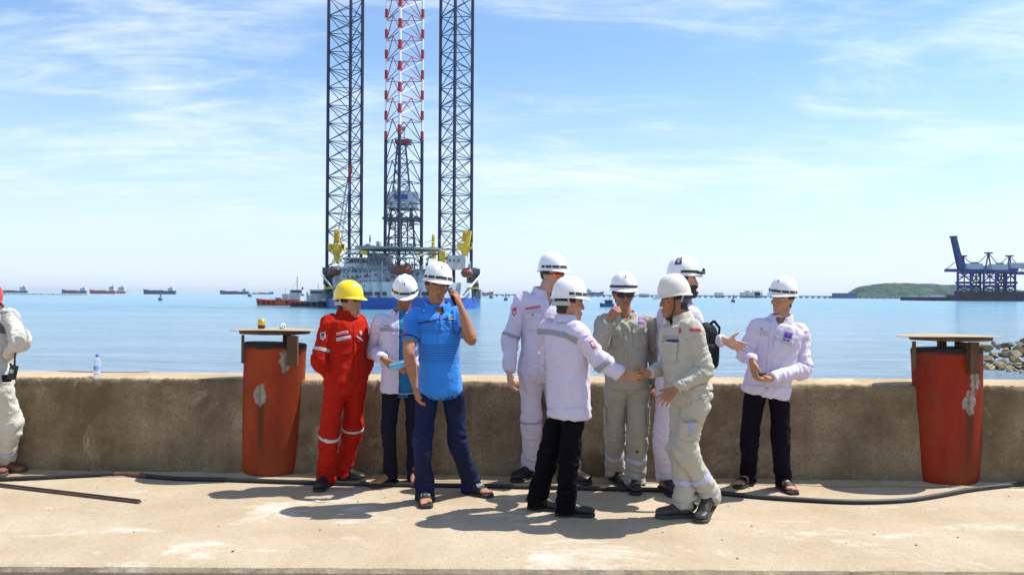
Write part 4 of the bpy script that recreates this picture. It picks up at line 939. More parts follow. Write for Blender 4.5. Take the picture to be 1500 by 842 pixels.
SKIN = {}
def skin(name, c):
    if name not in SKIN: SKIN[name] = mat('skin_' + name, c, 0.62, 0, 0.16, 14, 0.2, 160, spec=0.25, bdist=0.003)
    return SKIN[name]
def add_wrinkle(m, sc=9.0, st=.50, dist=.010):
    n, l = m.node_tree.nodes, m.node_tree.links; p = n['Principled BSDF']; t = n.new('ShaderNodeTexCoord')
    mp_ = n.new('ShaderNodeMapping'); mp_.inputs['Rotation'].default_value = (.25, .4, .0); mp_.inputs['Scale'].default_value = (1.5, 1.5, .75); l.new(t.outputs['Object'], mp_.inputs[0])
    z = n.new('ShaderNodeTexNoise'); z.inputs['Scale'].default_value = sc; z.inputs['Detail'].default_value = 3; z.inputs['Roughness'].default_value = .5; z.inputs['Distortion'].default_value = 1.0; l.new(mp_.outputs[0], z.inputs[0])
    a = n.new('ShaderNodeMath'); a.operation = 'SUBTRACT'; l.new(z.outputs[0], a.inputs[0]); a.inputs[1].default_value = .5; b = n.new('ShaderNodeMath'); b.operation = 'ABSOLUTE'; l.new(a.outputs[0], b.inputs[0])
    bp = n.new('ShaderNodeBump'); bp.invert = True; bp.inputs['Strength'].default_value = st; bp.inputs['Distance'].default_value = dist * 4; l.new(b.outputs[0], bp.inputs['Height'])
    lk = p.inputs['Normal'].links
    if lk: l.new(lk[0].from_socket, bp.inputs['Normal'])
    l.new(bp.outputs[0], p.inputs['Normal']); return m
def cloth(name, c, var=0.06, rough=0.9, dirt=None, fine=420):
    return add_wrinkle(mat(name, c, rough, 0, var, 3.0, 0.35, fine, spec=0.12, bdist=0.002, c2=dirt, c2scale=7.0, c2lo=0.62, c2hi=0.85))

SEAM = {}
def seam_of(m):
    if m.name not in SEAM:
        q = m.copy(); q.name = m.name + '_seam'; p = q.node_tree.nodes['Principled BSDF']; p.inputs['Roughness'].default_value = .95; SEAM[m.name] = q
    return SEAM[m.name]
class Person:
    def __init__(s, Y, stature, label, skin_c, yaw, hip_yaw=None):
        s.Y = Y; s.H = stature / 1.72; s.label = label; s.skin = skin_c; s.yaw = yaw; s.hyaw = yaw if hip_yaw is None else hip_yaw
        s.body = []; s.g = {}; s.bones = {}
        bc = skin_c.node_tree.nodes['Principled BSDF'].inputs['Base Color'].default_value; s.lip = mat('lips', (bc[0] * .85, bc[1] * .62, bc[2] * .66), .5)
    def at(s, px, py, dy=0.0): return np.array(at(px, py, s.Y + dy))
    @staticmethod
    def front(yaw): return V3(math.sin(R(yaw)), -math.cos(R(yaw)), 0)
    @staticmethod
    def left(yaw): return V3(math.cos(R(yaw)), math.sin(R(yaw)), 0)
    def reach(s, S, px, py, L, near=True):
        """point on the pixel's ray at distance L from S: the nearer or farther of the two"""
        d = np.array(ray(px, py)); o = np.array(CO); w = o - S; b = w @ d; c = w @ w - L * L; q = b * b - c
        if q < 0: return o + d * (-b)
        t = -b - math.sqrt(q) if near else -b + math.sqrt(q); return o + d * t
    # --- skeleton -----------------------------------------------------
    def skeleton(s, pelvis, neck, head, hyaw_head, hpitch=0.0, hroll=0.0, hs=1.0, shw=0.185, arms=None, legs=None, hipw=0.088, head_dy=0.0):
        H = s.H
        s.pel = s.at(*pelvis); s.neck = s.at(*neck); s.F = s.front(s.yaw); s.L = s.left(s.yaw); s.HF = s.front(s.hyaw); s.HL = s.left(s.hyaw)
        s.base = Vector((float(s.pel[0]), float(s.pel[1]), 0.0))
        s.up = nrm(s.neck - s.pel)
        s.sh = {}
        # head frame: columns left, forward, up
        a, p, r = R(hyaw_head), R(hpitch), R(hroll)
        fwd = V3(math.sin(a) * math.cos(p), -math.cos(a) * math.cos(p), -math.sin(p)); lft = V3(math.cos(a), math.sin(a), 0); upv = nrm(np.cross(fwd, lft) * -1)
        if upv[2] < 0: upv = -upv
        lft, upv = lft * math.cos(r) + upv * math.sin(r), upv * math.cos(r) - lft * math.sin(r)
        s.HM = np.stack([lft, fwd, upv], 1); s.hs = hs
        top = s.at(head[0], head[1], (head[2] if len(head) > 2 else 0.0))
        s.hc = top - upv * 0.185 * hs
        s.arm = {}
        for k, A in arms.items():            # k = 'R' or 'L' (the person's own side)
            sg = 1 if k == 'L' else -1
            S = s.neck + s.L * sg * shw * H - s.up * 0.055 * H if A.get('sh') is None else s.at(*A['sh'])
            E = np.array(at(*A['el'])) if len(A['el']) > 2 else s.reach(S, *A['el'], 0.285 * H * A.get('ku', 1), A.get('en', True))
            W = np.array(at(*A['wr'])) if len(A['wr']) > 2 else s.reach(E, *A['wr'], 0.245 * H * A.get('kf', 1), A.get('wn', True))
            s.arm[k] = (S, E, W)
        s.leg = {}
        for k, A in legs.items():
            sg = 1 if k == 'L' else -1
            hip = s.pel + s.HL * sg * hipw * H
            G = np.array(gnd(*A['ft'])); pit = A.get('pitch', 0.0)
            fd = s.front(A['yaw']); an = G + V3(0, 0, 0.085 * H)
            if pit: an = G + fd * 0.13 + (-fd * 0.13 * math.cos(R(pit)) + V3(0, 0, 0.13 * math.sin(R(pit)))) + V3(0, 0, 0.085)
            kn = A['kn']; K = np.array(at(kn[0], kn[1], (hip[1] * .5 + an[1] * .5) + (kn[2] if len(kn) > 2 else -0.03)))
            s.leg[k] = (hip, K, an, G, fd, pit)
    # --- naked figure ---------------------------------------------------
    def head_parts(s):
        k = s.hs; M = s.HM; c = s.hc
        W = lambda x, y, z: c + M @ (V3(x, y, z) * k)
        sec = [(-0.117, .012, .078, .052), (-0.110, .024, .088, .036), (-0.092, .038, .089, .002), (-0.070, .049, .087, -.040), (-0.045, .058, .085, -.072), (-0.018, .066, .084, -.090), (0.004, .069, .080, -.096), (0.026, .072, .088, -.099), (0.055, .073, .086, -.099), (0.083, .063, .068, -.086), (0.102, .043, .043, -.062), (0.112, .018, .015, -.034)]
        n = 28; v = []
        for (z, w, fr, bk) in sec:
            for i in range(n):
                a = 2 * math.pi * i / n; cs, sn = math.cos(a), math.sin(a); my = (fr + bk) / 2; hy = (fr - bk) / 2
                e = 2 / 2.25; x = w * math.copysign(abs(cs) ** e, cs); y = my + hy * math.copysign(abs(sn) ** e, sn)
                v.append(W(x, y, z))
        m = len(sec); f = [(j * n + i, j * n + (i + 1) % n, (j + 1) * n + (i + 1) % n, (j + 1) * n + i) for j in range(m - 1) for i in range(n)] + [tuple(range(n - 1, -1, -1)), tuple((m - 1) * n + i for i in range(n))]
        out = [(np.array(v), f)]
        ls = M[:, 0]
        out.append(loft([W(0, .074, .022), W(0, .086, .004), W(0, .095, -.016), W(0, .103, -.029), W(0, .094, -.037)], [(.007 * k, .010 * k), (.008 * k, .012 * k), (.0095 * k, .013 * k), (.0115 * k, .0105 * k), (.010 * k, .007 * k)], ls, 3, 12))
        for sx in (-1, 1):
            out.append(ellipsoid(W(sx * .011, .090, -.032), V3(.0075, .009, .0065) * k, M))         # nostril wings
            out.append(ellipsoid(W(sx * .038, .060, -.026), V3(.024, .022, .024) * k, M))         # cheek
            out.append(ellipsoid(W(sx * .031, .074, .021), V3(.022, .013, .007) * k, M))          # brow
            out.append(ellipsoid(W(sx * .031, .068, .002), V3(.017, .012, .011) * k, M))          # eye bulge
            ax = Matrix.Rotation(R(sx * 24), 3, 'Z'); EM = M @ np.array(ax)
            out.append(ellipsoid(W(sx * .074, -.006, -.004), V3(.008, .018, .030) * k, EM))       # ear
            out.append(ellipsoid(W(sx * .081, -.012, .004), V3(.006, .012, .024) * k, EM))
        out.append(loft([W(-.024, .080, -.066), W(-.010, .091, -.0615), W(0, .092, -.0625), W(.010, .091, -.0615), W(.024, .080, -.066)], [.004 * k, .0062 * k, .006 * k, .0062 * k, .004 * k], M[:, 2], 3, 10))
        out.append(loft([W(-.020, .081, -.071), W(0, .092, -.0745), W(.020, .081, -.071)], [.004 * k, .0075 * k, .004 * k], M[:, 2], 3, 10))
        out.append(ellipsoid(W(0, .078, -.102), V3(.020, .016, .014) * k, M))                     # chin
        return out
    def hand(s, side, f, n, curl=(20, 25, 15), spread=5, thumb=(35, 25), curls=None, scale=1.0, toff=0.0):
        """palm, four fingers and a thumb; f = finger direction, n = out of the palm"""
        W = s.arm[side][2]; H = s.H * scale; f = nrm(f); n = nrm(np.asarray(n, float) - (np.asarray(n, float) @ f) * f); t = np.cross(f, n) if side == 'R' else np.cross(n, f)
        s.handf = getattr(s, 'handf', {}); s.handf[side] = (W, f, n, t)
        P_ = []
        P_.append(loft([W - f * .03 * H, W, W + f * .03 * H, W + f * .065 * H, W + f * .092 * H], [(.027 * H, .021 * H), (.027 * H, .019 * H), (.034 * H, .018 * H), (.040 * H, .015 * H), (.038 * H, .011 * H)], t, 3, 14, 2.4))
        P_.append(ellipsoid(W + f * .042 * H + t * .024 * H + n * .010 * H, V3(.019, .026, .015) * H, np.stack([t, f, n], 1)))
        L = [.070, .078, .072, .056]
        for i in range(4):
            off = (1.5 - i) * 0.0205 * H; b = W + f * (.088 - 0.004 * abs(i - 1)) * H + t * off; cu = curls[i] if curls else curl; ang = 0; sp_ = R(spread * (1.5 - i))
            d0 = nrm(f * math.cos(sp_) + t * math.sin(sp_)); pts = [b - d0 * .018 * H, b]; p = b
            for q, fr in enumerate((.45, .31, .24)):
                ang += R(cu[q]); d = d0 * math.cos(ang) + n * math.sin(ang); p = p + d * L[i] * fr * H; pts.append(p)
            r = (.0084 if i < 3 else .0076) * H
            P_.append(loft(pts, [r * 1.05, r * 1.06, r, r * .93, r * .8], t, 3, 10))
        b = W + f * .028 * H + t * .026 * H; a = R(thumb[0]); d1 = nrm(f * math.cos(a) + t * math.sin(a) + n * (0.25 + toff)); d2 = nrm(d1 * math.cos(R(thumb[1])) + (f * .6 - t * .5 + n * .5) * math.sin(R(thumb[1])))
        P_.append(loft([b - d1 * .015 * H, b + d1 * .018 * H, b + d1 * .042 * H, b + d1 * .042 * H + d2 * .030 * H], [.013 * H, .0125 * H, .0105 * H, .0085 * H], n, 3, 10))
        s.body += P_
    def bare_foot(s, k):
        hip, K, an, G, fd, pit = s.leg[k]; H = s.H; sd = np.cross(fd, V3(0, 0, 1)); z = V3(0, 0, 1); G = G + z * .022
        Q = lambda y, x, h: G + fd * y * H + sd * x * H + z * h * H
        s.body.append(loft([Q(-.062, 0, .030), Q(-.03, 0, .042), Q(.02, 0, .042), Q(.07, 0, .032), Q(.12, 0, .022), Q(.155, 0, .015)], [(.025 * H, .026 * H), (.032 * H, .042 * H), (.034 * H, .040 * H), (.039 * H, .030 * H), (.045 * H, .020 * H), (.042 * H, .013 * H)], sd, 4, 16, 2.3))
        inner = -1 if k == 'L' else 1                        # big toe on the inner side
        for i, (ln, r) in enumerate(((.045, .0125), (.042, .0095), (.038, .009), (.032, .0085), (.026, .008))):
            x = (-.033 + i * .0175) * inner * -1; b = Q(.142 - .006 * i, x, .013)
            s.body.append(loft([b, b + fd * ln * .5 * H + z * .003, b + fd * ln * H - z * .003], [r * H, r * 1.05 * H, r * .85 * H], sd, 3, 10))
    def make_body(s, voxel=0.0048, bare=(), feet=()):
        H = s.H; u = s.up; hd = s.hc
        P_ = s.head_parts()
        nb = s.neck - u * .02; hb = hd + s.HM @ (V3(0, -.025, -.055) * s.hs)
        P_.append(loft([nb - u * .10, nb - u * .03, nb * .5 + hb * .5, hb, hb + s.HM[:, 2] * .04], [(.080 * H, .052 * H), (.062 * H, .056 * H), (.055 * H, .058 * H), (.057 * H, .060 * H), (.05, .05)], s.L, 4, 18))
        P_.append(loft([s.pel - u * .04, s.pel + u * .1, s.pel * .45 + s.neck * .55, s.neck - u * .12, s.neck - u * .03], [(.12 * H, .08 * H), (.115 * H, .085 * H), (.135 * H, .100 * H), (.150 * H, .105 * H), (.09 * H, .07 * H)], [s.HL, s.HL, nrm(s.HL + s.L), s.L, s.L], 4, 16))
        for k, (S, E, W) in s.arm.items():
            b = k in bare; q = 1.0 if b else .72
            P_.append(loft([S + (s.neck - S) * .3 - s.up * .05, S - s.up * .008, S * .5 + E * .5, E, E * .62 + W * .38, W], [.028 * H * q, .046 * H * q, .047 * H * q, .040 * H * q, .042 * H * q, (.028 * H, .023 * H)], s.F, 4, 14))
        for k, (hip, K, an, G, fd, pit) in s.leg.items():
            b = k in feet; P_.append(loft([hip, hip * .5 + K * .5, K, K * .5 + an * .5, an, an - V3(0, 0, .03)], [.062 * H, .056 * H, .045 * H, .042 * H, .036 * H, .036 * H], fd, 3, 12))
            if b: s.bare_foot(k)
        me = fuse(P_ + s.body, voxel, 2)
        s.finish('body', me, s.skin, None, [('head', hd - s.HM[:, 2] * .08, hd + s.HM[:, 2] * .1, .1)] + [('arm' + k, a[1], a[2], .05) for k, a in s.arm.items()] + [('hand' + k, a[2], a[2] + nrm(a[2] - a[1]) * .15, .05) for k, a in s.arm.items()] + [('foot' + k, l[3] - l[4] * .06, l[3] + l[4] * .2, .05) for k, l in s.leg.items()] + [('leg' + k, l[0], l[2], .07) for k, l in s.leg.items()] + [('torso', s.pel, s.neck, .14)])
    def root(s, name='person'):
        s.o = empty(name, s.base, s.label, 'person', 'workers gathered along the sea wall'); return s.o
    def finish(s, name, me, m, parent=None, bones=None):
        v = get_v(me); pr = parent or s.o; me.vertices.foreach_set('co', (v - np.array(wloc(pr))).astype(np.float32).ravel())
        me.polygons.foreach_set('use_smooth', [True] * len(me.polygons)); me.materials.clear(); me.materials.append(m); me.update(); me.name = name
        o = bpy.data.objects.new(name, me); o.parent = pr; col.objects.link(o)
        if bones is not None: s.g[name] = dict(o=o, me=me, v=v, bones=bones)
        return o
    # --- clothes --------------------------------------------------------
    def torso_loft(s, hem, wid=1.0, dep=1.0, belly=0.0, shw=None, flare=1.0, top=.012):
        H = s.H; u = s.up; n_ = s.neck; p = s.pel; Ls = np.linalg.norm(n_ - p); q = lambda t: p + (n_ - p) * t; w = wid * H * .91; d = dep * H * .89
        sd = [s.HL, s.HL, nrm(s.HL * .7 + s.L * .3), nrm(s.HL * .4 + s.L * .6), s.L, s.L, s.L, s.L, s.L]
        fo = s.F * .015 * H
        pts = [q(0) - u * hem, q(0) - u * hem * .4 + fo * .3, q(.22) + fo * (.5 + belly), q(.45) + fo * (.7 + belly), q(.68) + fo, q(.82) + fo * .6, n_ - u * .058 * H, n_ - u * .012 * H, n_ + u * .018 * H]
        rad = [(.185 * w * flare, .138 * d * flare), (.183 * w, .140 * d), (.172 * w, .132 * d * (1 + belly)), (.176 * w, .132 * d * (1 + belly)), (.188 * w, .135 * d), (.190 * w, .124 * d), (.172 * w, .100 * d), (.098 * w, .080 * d), (.066 * H, .064 * H)]
        return loft(pts, rad, sd, 5, 30, 2.3, .15)
    def sleeve(s, k, upto=1.0, r=(.078, .070, .058, .052), short=None, cuff=1.0):
        r = tuple(x * q for x, q in zip(r, (.765, .74, .74, .72)))
        S, E, W = s.arm[k]; H = s.H; inn = S + (s.neck - S) * .35 - s.up * .02
        if short is not None:
            e = S + (E - S) * short; d = nrm(E - S); return [loft([inn, S, S * .5 + e * .5, e], [r[0] * H, r[0] * H, r[1] * H, r[2] * H], s.F, 5, 20, 2, .05)]
        e = E + (W - E) * upto
        out = [loft([inn, S + s.up * .004, S * .55 + E * .45, E, E * .5 + e * .5, e], [(r[0] * H, r[0] * .98 * H), r[0] * H, r[1] * H, r[2] * 1.08 * H, r[2] * H, r[3] * H], s.F, 5, 20, 2, .05)]
        if cuff:
            d = nrm(e - E); out.append(loft([e - d * .045 * H, e - d * .004 * H], [r[3] * 1.05 * H * cuff, r[3] * 1.0 * H * cuff], s.F, 3, 20, 2, .02))
        return out
    def legs_loft(s, r=(.098, .088, .074, .070, .072), waist=(.160, .115), hem=.045, top=.10, puddle=1.0, hipr=(.178, .128)):
        r = tuple(x * .83 for x in r); waist = (waist[0] * .90, waist[1] * .90); hipr = (hipr[0] * .90, hipr[1] * .89)
        H = s.H; u = s.up; out = []
        out.append(loft([s.pel - V3(0, 0, .065 * H), s.pel, s.pel + u * .06 * H, s.pel + u * top * H], [(.120 * H, .095 * H), (hipr[0] * H, hipr[1] * H), (hipr[0] * .97 * H, hipr[1] * .96 * H), (waist[0] * H, waist[1] * H)], s.HL, 4, 26, 2.2, .2))
        for k, (hip, K, an, G, fd, pit) in s.leg.items():
            fw = np.cross(s.HL, V3(0, 0, 1)); e = an - V3(0, 0, hem * H)
            if pit: e = an - nrm(an - K) * hem * .3
            out.append(loft([hip + V3(0, 0, .05 * H), hip - V3(0, 0, .05 * H), hip * .55 + K * .45, K, K * .5 + an * .5 - fd * .008, an + V3(0, 0, .03) - fd * .004, e], [r[0] * H * .9, r[0] * H, r[1] * H, r[2] * H, r[3] * H, r[4] * H * .96, r[4] * H * puddle], s.HL, 6, 22, 2, .04))
        return out
    def limb_bones(s, arms=True, legs=True):
        b = [('torso', s.pel + s.up * .05, s.neck - s.up * .08, .17 * s.H)]
        if arms:
            for k, (S, E, W) in s.arm.items(): b += [('up' + k, S + (E - S) * .12, E, .07 * s.H), ('fo' + k, E, W, .06 * s.H)]
        if legs:
            for k, l in s.leg.items(): b += [('th' + k, l[0] - V3(0, 0, .08), l[1], .09 * s.H), ('sn' + k, l[1], l[2], .075 * s.H)]
        return b
    def garment(s, name, parts, m, voxel=.0075, amp=.010, fine=.0035, joint=.011, seed=0, arms=True, legs=True, waist=0.0, ankle=1.0, under=None):
        me = fuse(parts, voxel * .92, 2); v = get_v(me); nv = get_n(me); bones = s.limb_bones(arms, legs); H = s.H
        D = np.stack([seg_d(v, b[1], b[2])[0] / b[3] for b in bones], 1); bi = D.argmin(1)
        th = R(34 + 11 * seed); rot = np.array([[math.cos(th), 0, math.sin(th)], [0, 1, 0], [-math.sin(th), 0, math.cos(th)]]); p = v @ rot.T
        warp = np.stack([fbm(p * 4.5, seed + 1, 2), fbm(p * 4.5, seed + 2, 2), fbm(p * 4.5, seed + 3, 2)], 1) * .09
        r1 = 1 - 2.2 * np.abs(pnoise((p + warp) * np.array([5.0, 6.0, 13.0]), seed + 5)); r2 = 1 - 2.2 * np.abs(pnoise((v + warp) * np.array([9.0, 9.0, 17.0]), seed + 9))
        amp *= 1.3; fine *= .9; joint *= 1.0
        d = amp * (r1 - .45) * (0.55 + .9 * np.clip(fbm(v * 3.2, seed + 7, 2) + .35, 0, 1)) + fine * (r2 - .4)
        # bunched folds at elbows, knees, cuffs and hems
        for k, (S, E, W) in (s.arm.items() if arms else ()):
            for (a, b, j, wd, A, fq) in ((S, E, 1.0, .10, 1.0, 30), (E, W, 0.0, .10, 1.0, 30), (E, W, .80, .08, .45, 34), (S, E, .10, .09, .6, 22)):
                dd, t = seg_d(v, a, b); L = np.linalg.norm(b - a); uu = (t - j) * L; ww = np.exp(-(uu / wd) ** 2) * np.exp(-(np.maximum(dd - .075, 0) / .02) ** 2)
                nz = pnoise(np.c_[uu * fq + 2.2 * fbm(v * 8, seed + 11, 2), v[:, 0] * 6, v[:, 1] * 6 + v[:, 2] * 2], seed + 13); d = d + joint * A * ww * (1 - 2.4 * np.abs(nz)) * .8
        for k, l in (s.leg.items() if legs else ()):
            for (a, b, j, wd, A, fq) in ((l[0], l[1], 1.0, .12, .9, 22), (l[1], l[2], .0, .12, .9, 22), (l[1], l[2], .92, .13, 1.5 * ankle, 30), (l[0], l[1], .0, .12, .9, 20)):
                dd, t = seg_d(v, a, b); L = np.linalg.norm(b - a); uu = (t - j) * L; ww = np.exp(-(uu / wd) ** 2) * np.exp(-(np.maximum(dd - .095, 0) / .03) ** 2)
                nz = pnoise(np.c_[uu * fq + 2.2 * fbm(v * 7, seed + 15, 2), v[:, 0] * 5, v[:, 1] * 5 + v[:, 2] * 2], seed + 17); d = d + joint * A * ww * (1 - 2.4 * np.abs(nz)) * .8
        if waist:
            tt = (v - s.pel) @ s.up; ww = np.exp(-((tt - waist) / .07) ** 2) * (bi == 0); nz = pnoise(np.c_[v[:, 0] * 16, v[:, 1] * 16, tt * 4], seed + 19); d = d + .010 * ww * (1 - 2.4 * np.abs(nz))
        v = v + nv * d[:, None]
        if under is not None:                    # the part of the trousers that lies under the jacket stays inside it
            tt = (v - s.pel) @ s.up; k_ = 1 - .20 * np.clip((tt + under + .035) / .025, 0, 1); ax = s.pel + tt[:, None] * s.up; v = ax + (v - ax) * k_[:, None]
        me.vertices.foreach_set('co', v.astype(np.float32).ravel()); me.update(); relax(me, 1, .15)
        o = s.finish(name, me, m, None, bones)
        if arms:
            sm = seam_of(m)
            for k in s.arm:
                try: s.band(name, 'seam', sm, 'up' + k, .0, .030, .0012)
                except Exception: pass
        return o
    # --- pieces cut from a surface, lying a little proud of it -----------
    def cut(s, gname, name, m, plane_sets, off=.003, bones=None, keep=None, parent=None, smooth=True, label=None):
        g = s.g[gname]; me = g['me']; pr = parent or g['o']; org = np.array(wloc(g['o'])); v = get_v(me) + org; nv = get_n(me)
        if 'faces' not in g:
            n = len(me.polygons); ls = np.empty(n, np.int32); lt = np.empty(n, np.int32); me.polygons.foreach_get('loop_start', ls); me.polygons.foreach_get('loop_total', lt)
            lv = np.empty(len(me.loops), np.int32); me.loops.foreach_get('vertex_index', lv); g['faces'] = [tuple(lv[a:a + b]) for a, b in zip(ls, lt)]; g['first'] = lv[ls]
        D = None; ok0 = np.ones(len(v), bool)
        if bones:
            D = np.stack([seg_d(v, b[1], b[2])[0] / b[3] for b in g['bones']], 1).argmin(1); nm = [b[0] for b in g['bones']]; ok0 &= np.isin(D, [i for i, x in enumerate(nm) if x in bones])
        if keep is not None: ok0 &= keep(v, nv)
        V_, F_, k = [], [], 0
        for planes in plane_sets:
            ok = ok0.copy()
            for co, no in planes: ok &= ((v - co) @ no) < .02
            fi = np.nonzero(ok[g['first']])[0]
            if len(fi) == 0: continue
            used = {}; vs_ = []; fs_ = []
            for i in fi:
                q = []
                for a in g['faces'][i]:
                    if a not in used: used[a] = len(vs_); vs_.append(v[a])
                    q.append(used[a])
                fs_.append(q)
            bm = bmesh.new(); bv = [bm.verts.new(x) for x in vs_]
            for q in fs_:
                try: bm.faces.new([bv[a] for a in q])
                except ValueError: pass
            for co, no in planes:
                if not bm.faces: break
                bmesh.ops.bisect_plane(bm, geom=bm.verts[:] + bm.edges[:] + bm.faces[:], plane_co=co, plane_no=no, clear_outer=True)
            bm.normal_update()
            bm.verts.index_update(); cv = [np.array(x.co) + np.array(x.normal) * off for x in bm.verts]; V_ += cv; F_ += [tuple(a.index + k for a in fc.verts) for fc in bm.faces]; k += len(cv); bm.free()
        if not V_: print('EMPTY PATCH', gname, name); return None
        pm = mesh_from(np.array(V_) - np.array(wloc(pr)), F_, name); pm.materials.append(m); pm.polygons.foreach_set('use_smooth', [True] * len(pm.polygons))
        o = bpy.data.objects.new(name, pm); o.parent = pr; col.objects.link(o)
        sd = o.modifiers.new('thickness', 'SOLIDIFY'); sd.thickness = max(.0016, off * .8); sd.offset = -1
        if label: o['label'] = label
        return o
    def pix(s, gname, name, m, polys, off=.003, side='front', bones=None, parent=None, label=None, near=False):
        """patch whose outline comes from picture points on the garment"""
        if not isinstance(polys[0][0], (tuple, list)): polys = [polys]
        sets = []
        for po in polys:
            rs_ = [np.array(ray(*q)) for q in po]; c = nrm(sum(rs_)); pl = []
            for i in range(len(rs_)):
                no = nrm(np.cross(rs_[i], rs_[(i + 1) % len(rs_)]))
                if no @ c > 0: no = -no
                pl.append((np.array(CO), no))
            if near: pl.append((V3(0, s.surf_y(gname, sum(q[0] for q in po) / len(po), sum(q[1] for q in po) / len(po)) + .06, 0), V3(0, 1, 0)))
            sets.append(pl)
        co = np.array(CO); kf = None
        if side == 'front': kf = lambda v, n: ((v - co) * n).sum(1) < 0.02 * 5
        return s.cut(gname, name, m, sets, off, bones, kf, parent, label=label)
    def surf_y(s, gname, px, py):
        """distance of a garment's near surface at a picture point"""
        v = s.g[gname]['v'] - np.array(CO); r = np.array(ray(px, py)); t = v @ r; d = np.linalg.norm(v - t[:, None] * r, axis=1); k = d < .012
        return float((v[k][:, 1]).min())
    def hole(s, gname, poly):
        """open a garment where the picture shows it open (front faces only)"""
        g = s.g[gname]; me = g['me']; org = np.array(wloc(g['o'])); rs_ = [np.array(ray(*q)) for q in poly]; c = nrm(sum(rs_)); co = np.array(CO)
        bm = bmesh.new(); bm.from_mesh(me); bm.normal_update(); pl = []
        for i in range(len(rs_)):
            no = nrm(np.cross(rs_[i], rs_[(i + 1) % len(rs_)])); pl.append(-no if no @ c > 0 else no)
        sel = []
        for fc in bm.faces:
            p = np.array(fc.calc_center_median()) + org - co
            if np.array(fc.normal) @ p < 0 and all(p @ no < .03 for no in pl): sel.append(fc)
        geom = list({x for fc in sel for x in (fc, *fc.edges, *fc.verts)})
        for no in pl:                                   # clean cut edges
            geom = bmesh.ops.bisect_plane(bm, geom=geom, plane_co=Vector(co - org), plane_no=Vector(no))['geom']
        kill = []; bm.normal_update()
        for fc in bm.faces:
            p = np.array(fc.calc_center_median()) + org - co
            if np.array(fc.normal) @ p < 0 and all(p @ no < 0 for no in pl): kill.append(fc)
        bmesh.ops.delete(bm, geom=kill, context='FACES'); bm.to_mesh(me); bm.free(); me.update(); g.pop('faces', None)
        sd = g['o'].modifiers.new('thickness', 'SOLIDIFY'); sd.thickness = .005; sd.offset = -1
    def band(s, gname, name, m, bone, t0, t1, off=.003, tilt=None, bones=None):
        b = [x for x in s.g[gname]['bones'] if x[0] == bone][0]; a, c = b[1], b[2]; d = nrm(c - a); no = nrm(d + (np.asarray(tilt) if tilt is not None else 0)); p0, p1 = a + (c - a) * t0, a + (c - a) * t1
        return s.cut(gname, name, m, [[(p0, -no), (p1, no)]], off, bones or [bone])
    def local(s, gname, name, m, org, M, lo, hi, off=.002, keep=None, bones=None, parent=None):
        pl = []
        for i in range(3):
            pl += [(org + M[:, i] * lo[i], -M[:, i]), (org + M[:, i] * hi[i], M[:, i])]
        return s.cut(gname, name, m, [pl], off, bones, keep, parent)
    # --- face, hair, helmet ----------------------------------------------
    def face(s, hair_c=None, brows=True, eyes=True, nape=-.062, beard=None, smile=False, stache=None):
        k = s.hs; M = s.HM; hm = hair_c or M_HAIR; body = s.g['body']['o']
        loc = lambda v: ((v - s.hc) @ M) / k
        def hk(v, n):
            q = loc(v); x, y, z = np.abs(q[:, 0]), q[:, 1], q[:, 2]
            return (np.abs(q).max(1) < .13) & ((z > .055) | ((y < -.022) & (z > nape + .25 * np.maximum(0, y + .05))) | ((y < .030) & (z > .010) & (x > .045)))
        s.cut('body', 'hair', hm, [[(s.hc + M[:, 2] * .2, M[:, 2])]], .007 * k, None, hk, body)
        if brows:
            for sx in (-1, 1):
                a, b = (.013, .050) if sx > 0 else (-.050, -.013); s.local('body', 'eyebrow', hm, s.hc, M, V3(a, .05, .0175) * k, V3(b, .12, .0245) * k, .0022, parent=body)
        if eyes:
            for sx in (-1, 1):
                ev, ef = ellipsoid(s.hc + M @ (V3(sx * .031, .0735, .0015) * k), V3(.0135, .0085, .0042) * k, M); o = s.finish('eye', mesh_from(ev, ef), M_EYE, body)
                ev, ef = ellipsoid(s.hc + M @ (V3(sx * .031, .0775, .0015) * k), V3(.0050, .0062, .0046) * k, M); s.finish('iris', mesh_from(ev, ef), M_IRIS, o)
        def facepoly(pts, y0=.05):
            out = [(s.hc + M[:, 1] * y0 * k, -M[:, 1])]
            for (x0, z0), (x1, z1) in zip(pts, pts[1:] + pts[:1]):
                no = nrm(M[:, 0] * (z1 - z0) - M[:, 2] * (x1 - x0)); out.append((s.hc + (M[:, 0] * x0 + M[:, 2] * z0) * k, no))
            return out
        s.cut('body', 'lips', s.lip, [facepoly([(-.024, -.0685), (-.010, -.0775), (.010, -.0775), (.024, -.0685), (.009, -.060), (-.009, -.060)])], .0010, None, None, body)
        if smile:
            s.local('body', 'teeth', M_EYE, s.hc, M, V3(-.014, .05, -.0700) * k, V3(.014, .12, -.0665) * k, .0020, parent=body)
        if stache: s.local('body', 'moustache', hm, s.hc, M, V3(-.026, .05, -.056) * k, V3(.026, .13, -.046) * k, .002, parent=body)
        if beard:
            def bk(v, n):
                q = loc(v); x, y, z = np.abs(q[:, 0]), q[:, 1], q[:, 2]
                return (np.abs(q).max(1) < .15) & (z < -.035) & (z > -.135) & (y > -.005) & ~((z > -.08) & (z < -.055) & (x < .022)) & ~((z > -.045) & (x < .03)) & ((y > .02) | (z < -.04))
            s.cut('body', 'beard', beard, [[(s.hc + M[:, 2] * .2, M[:, 2])]], .014 * k, None, bk, body)
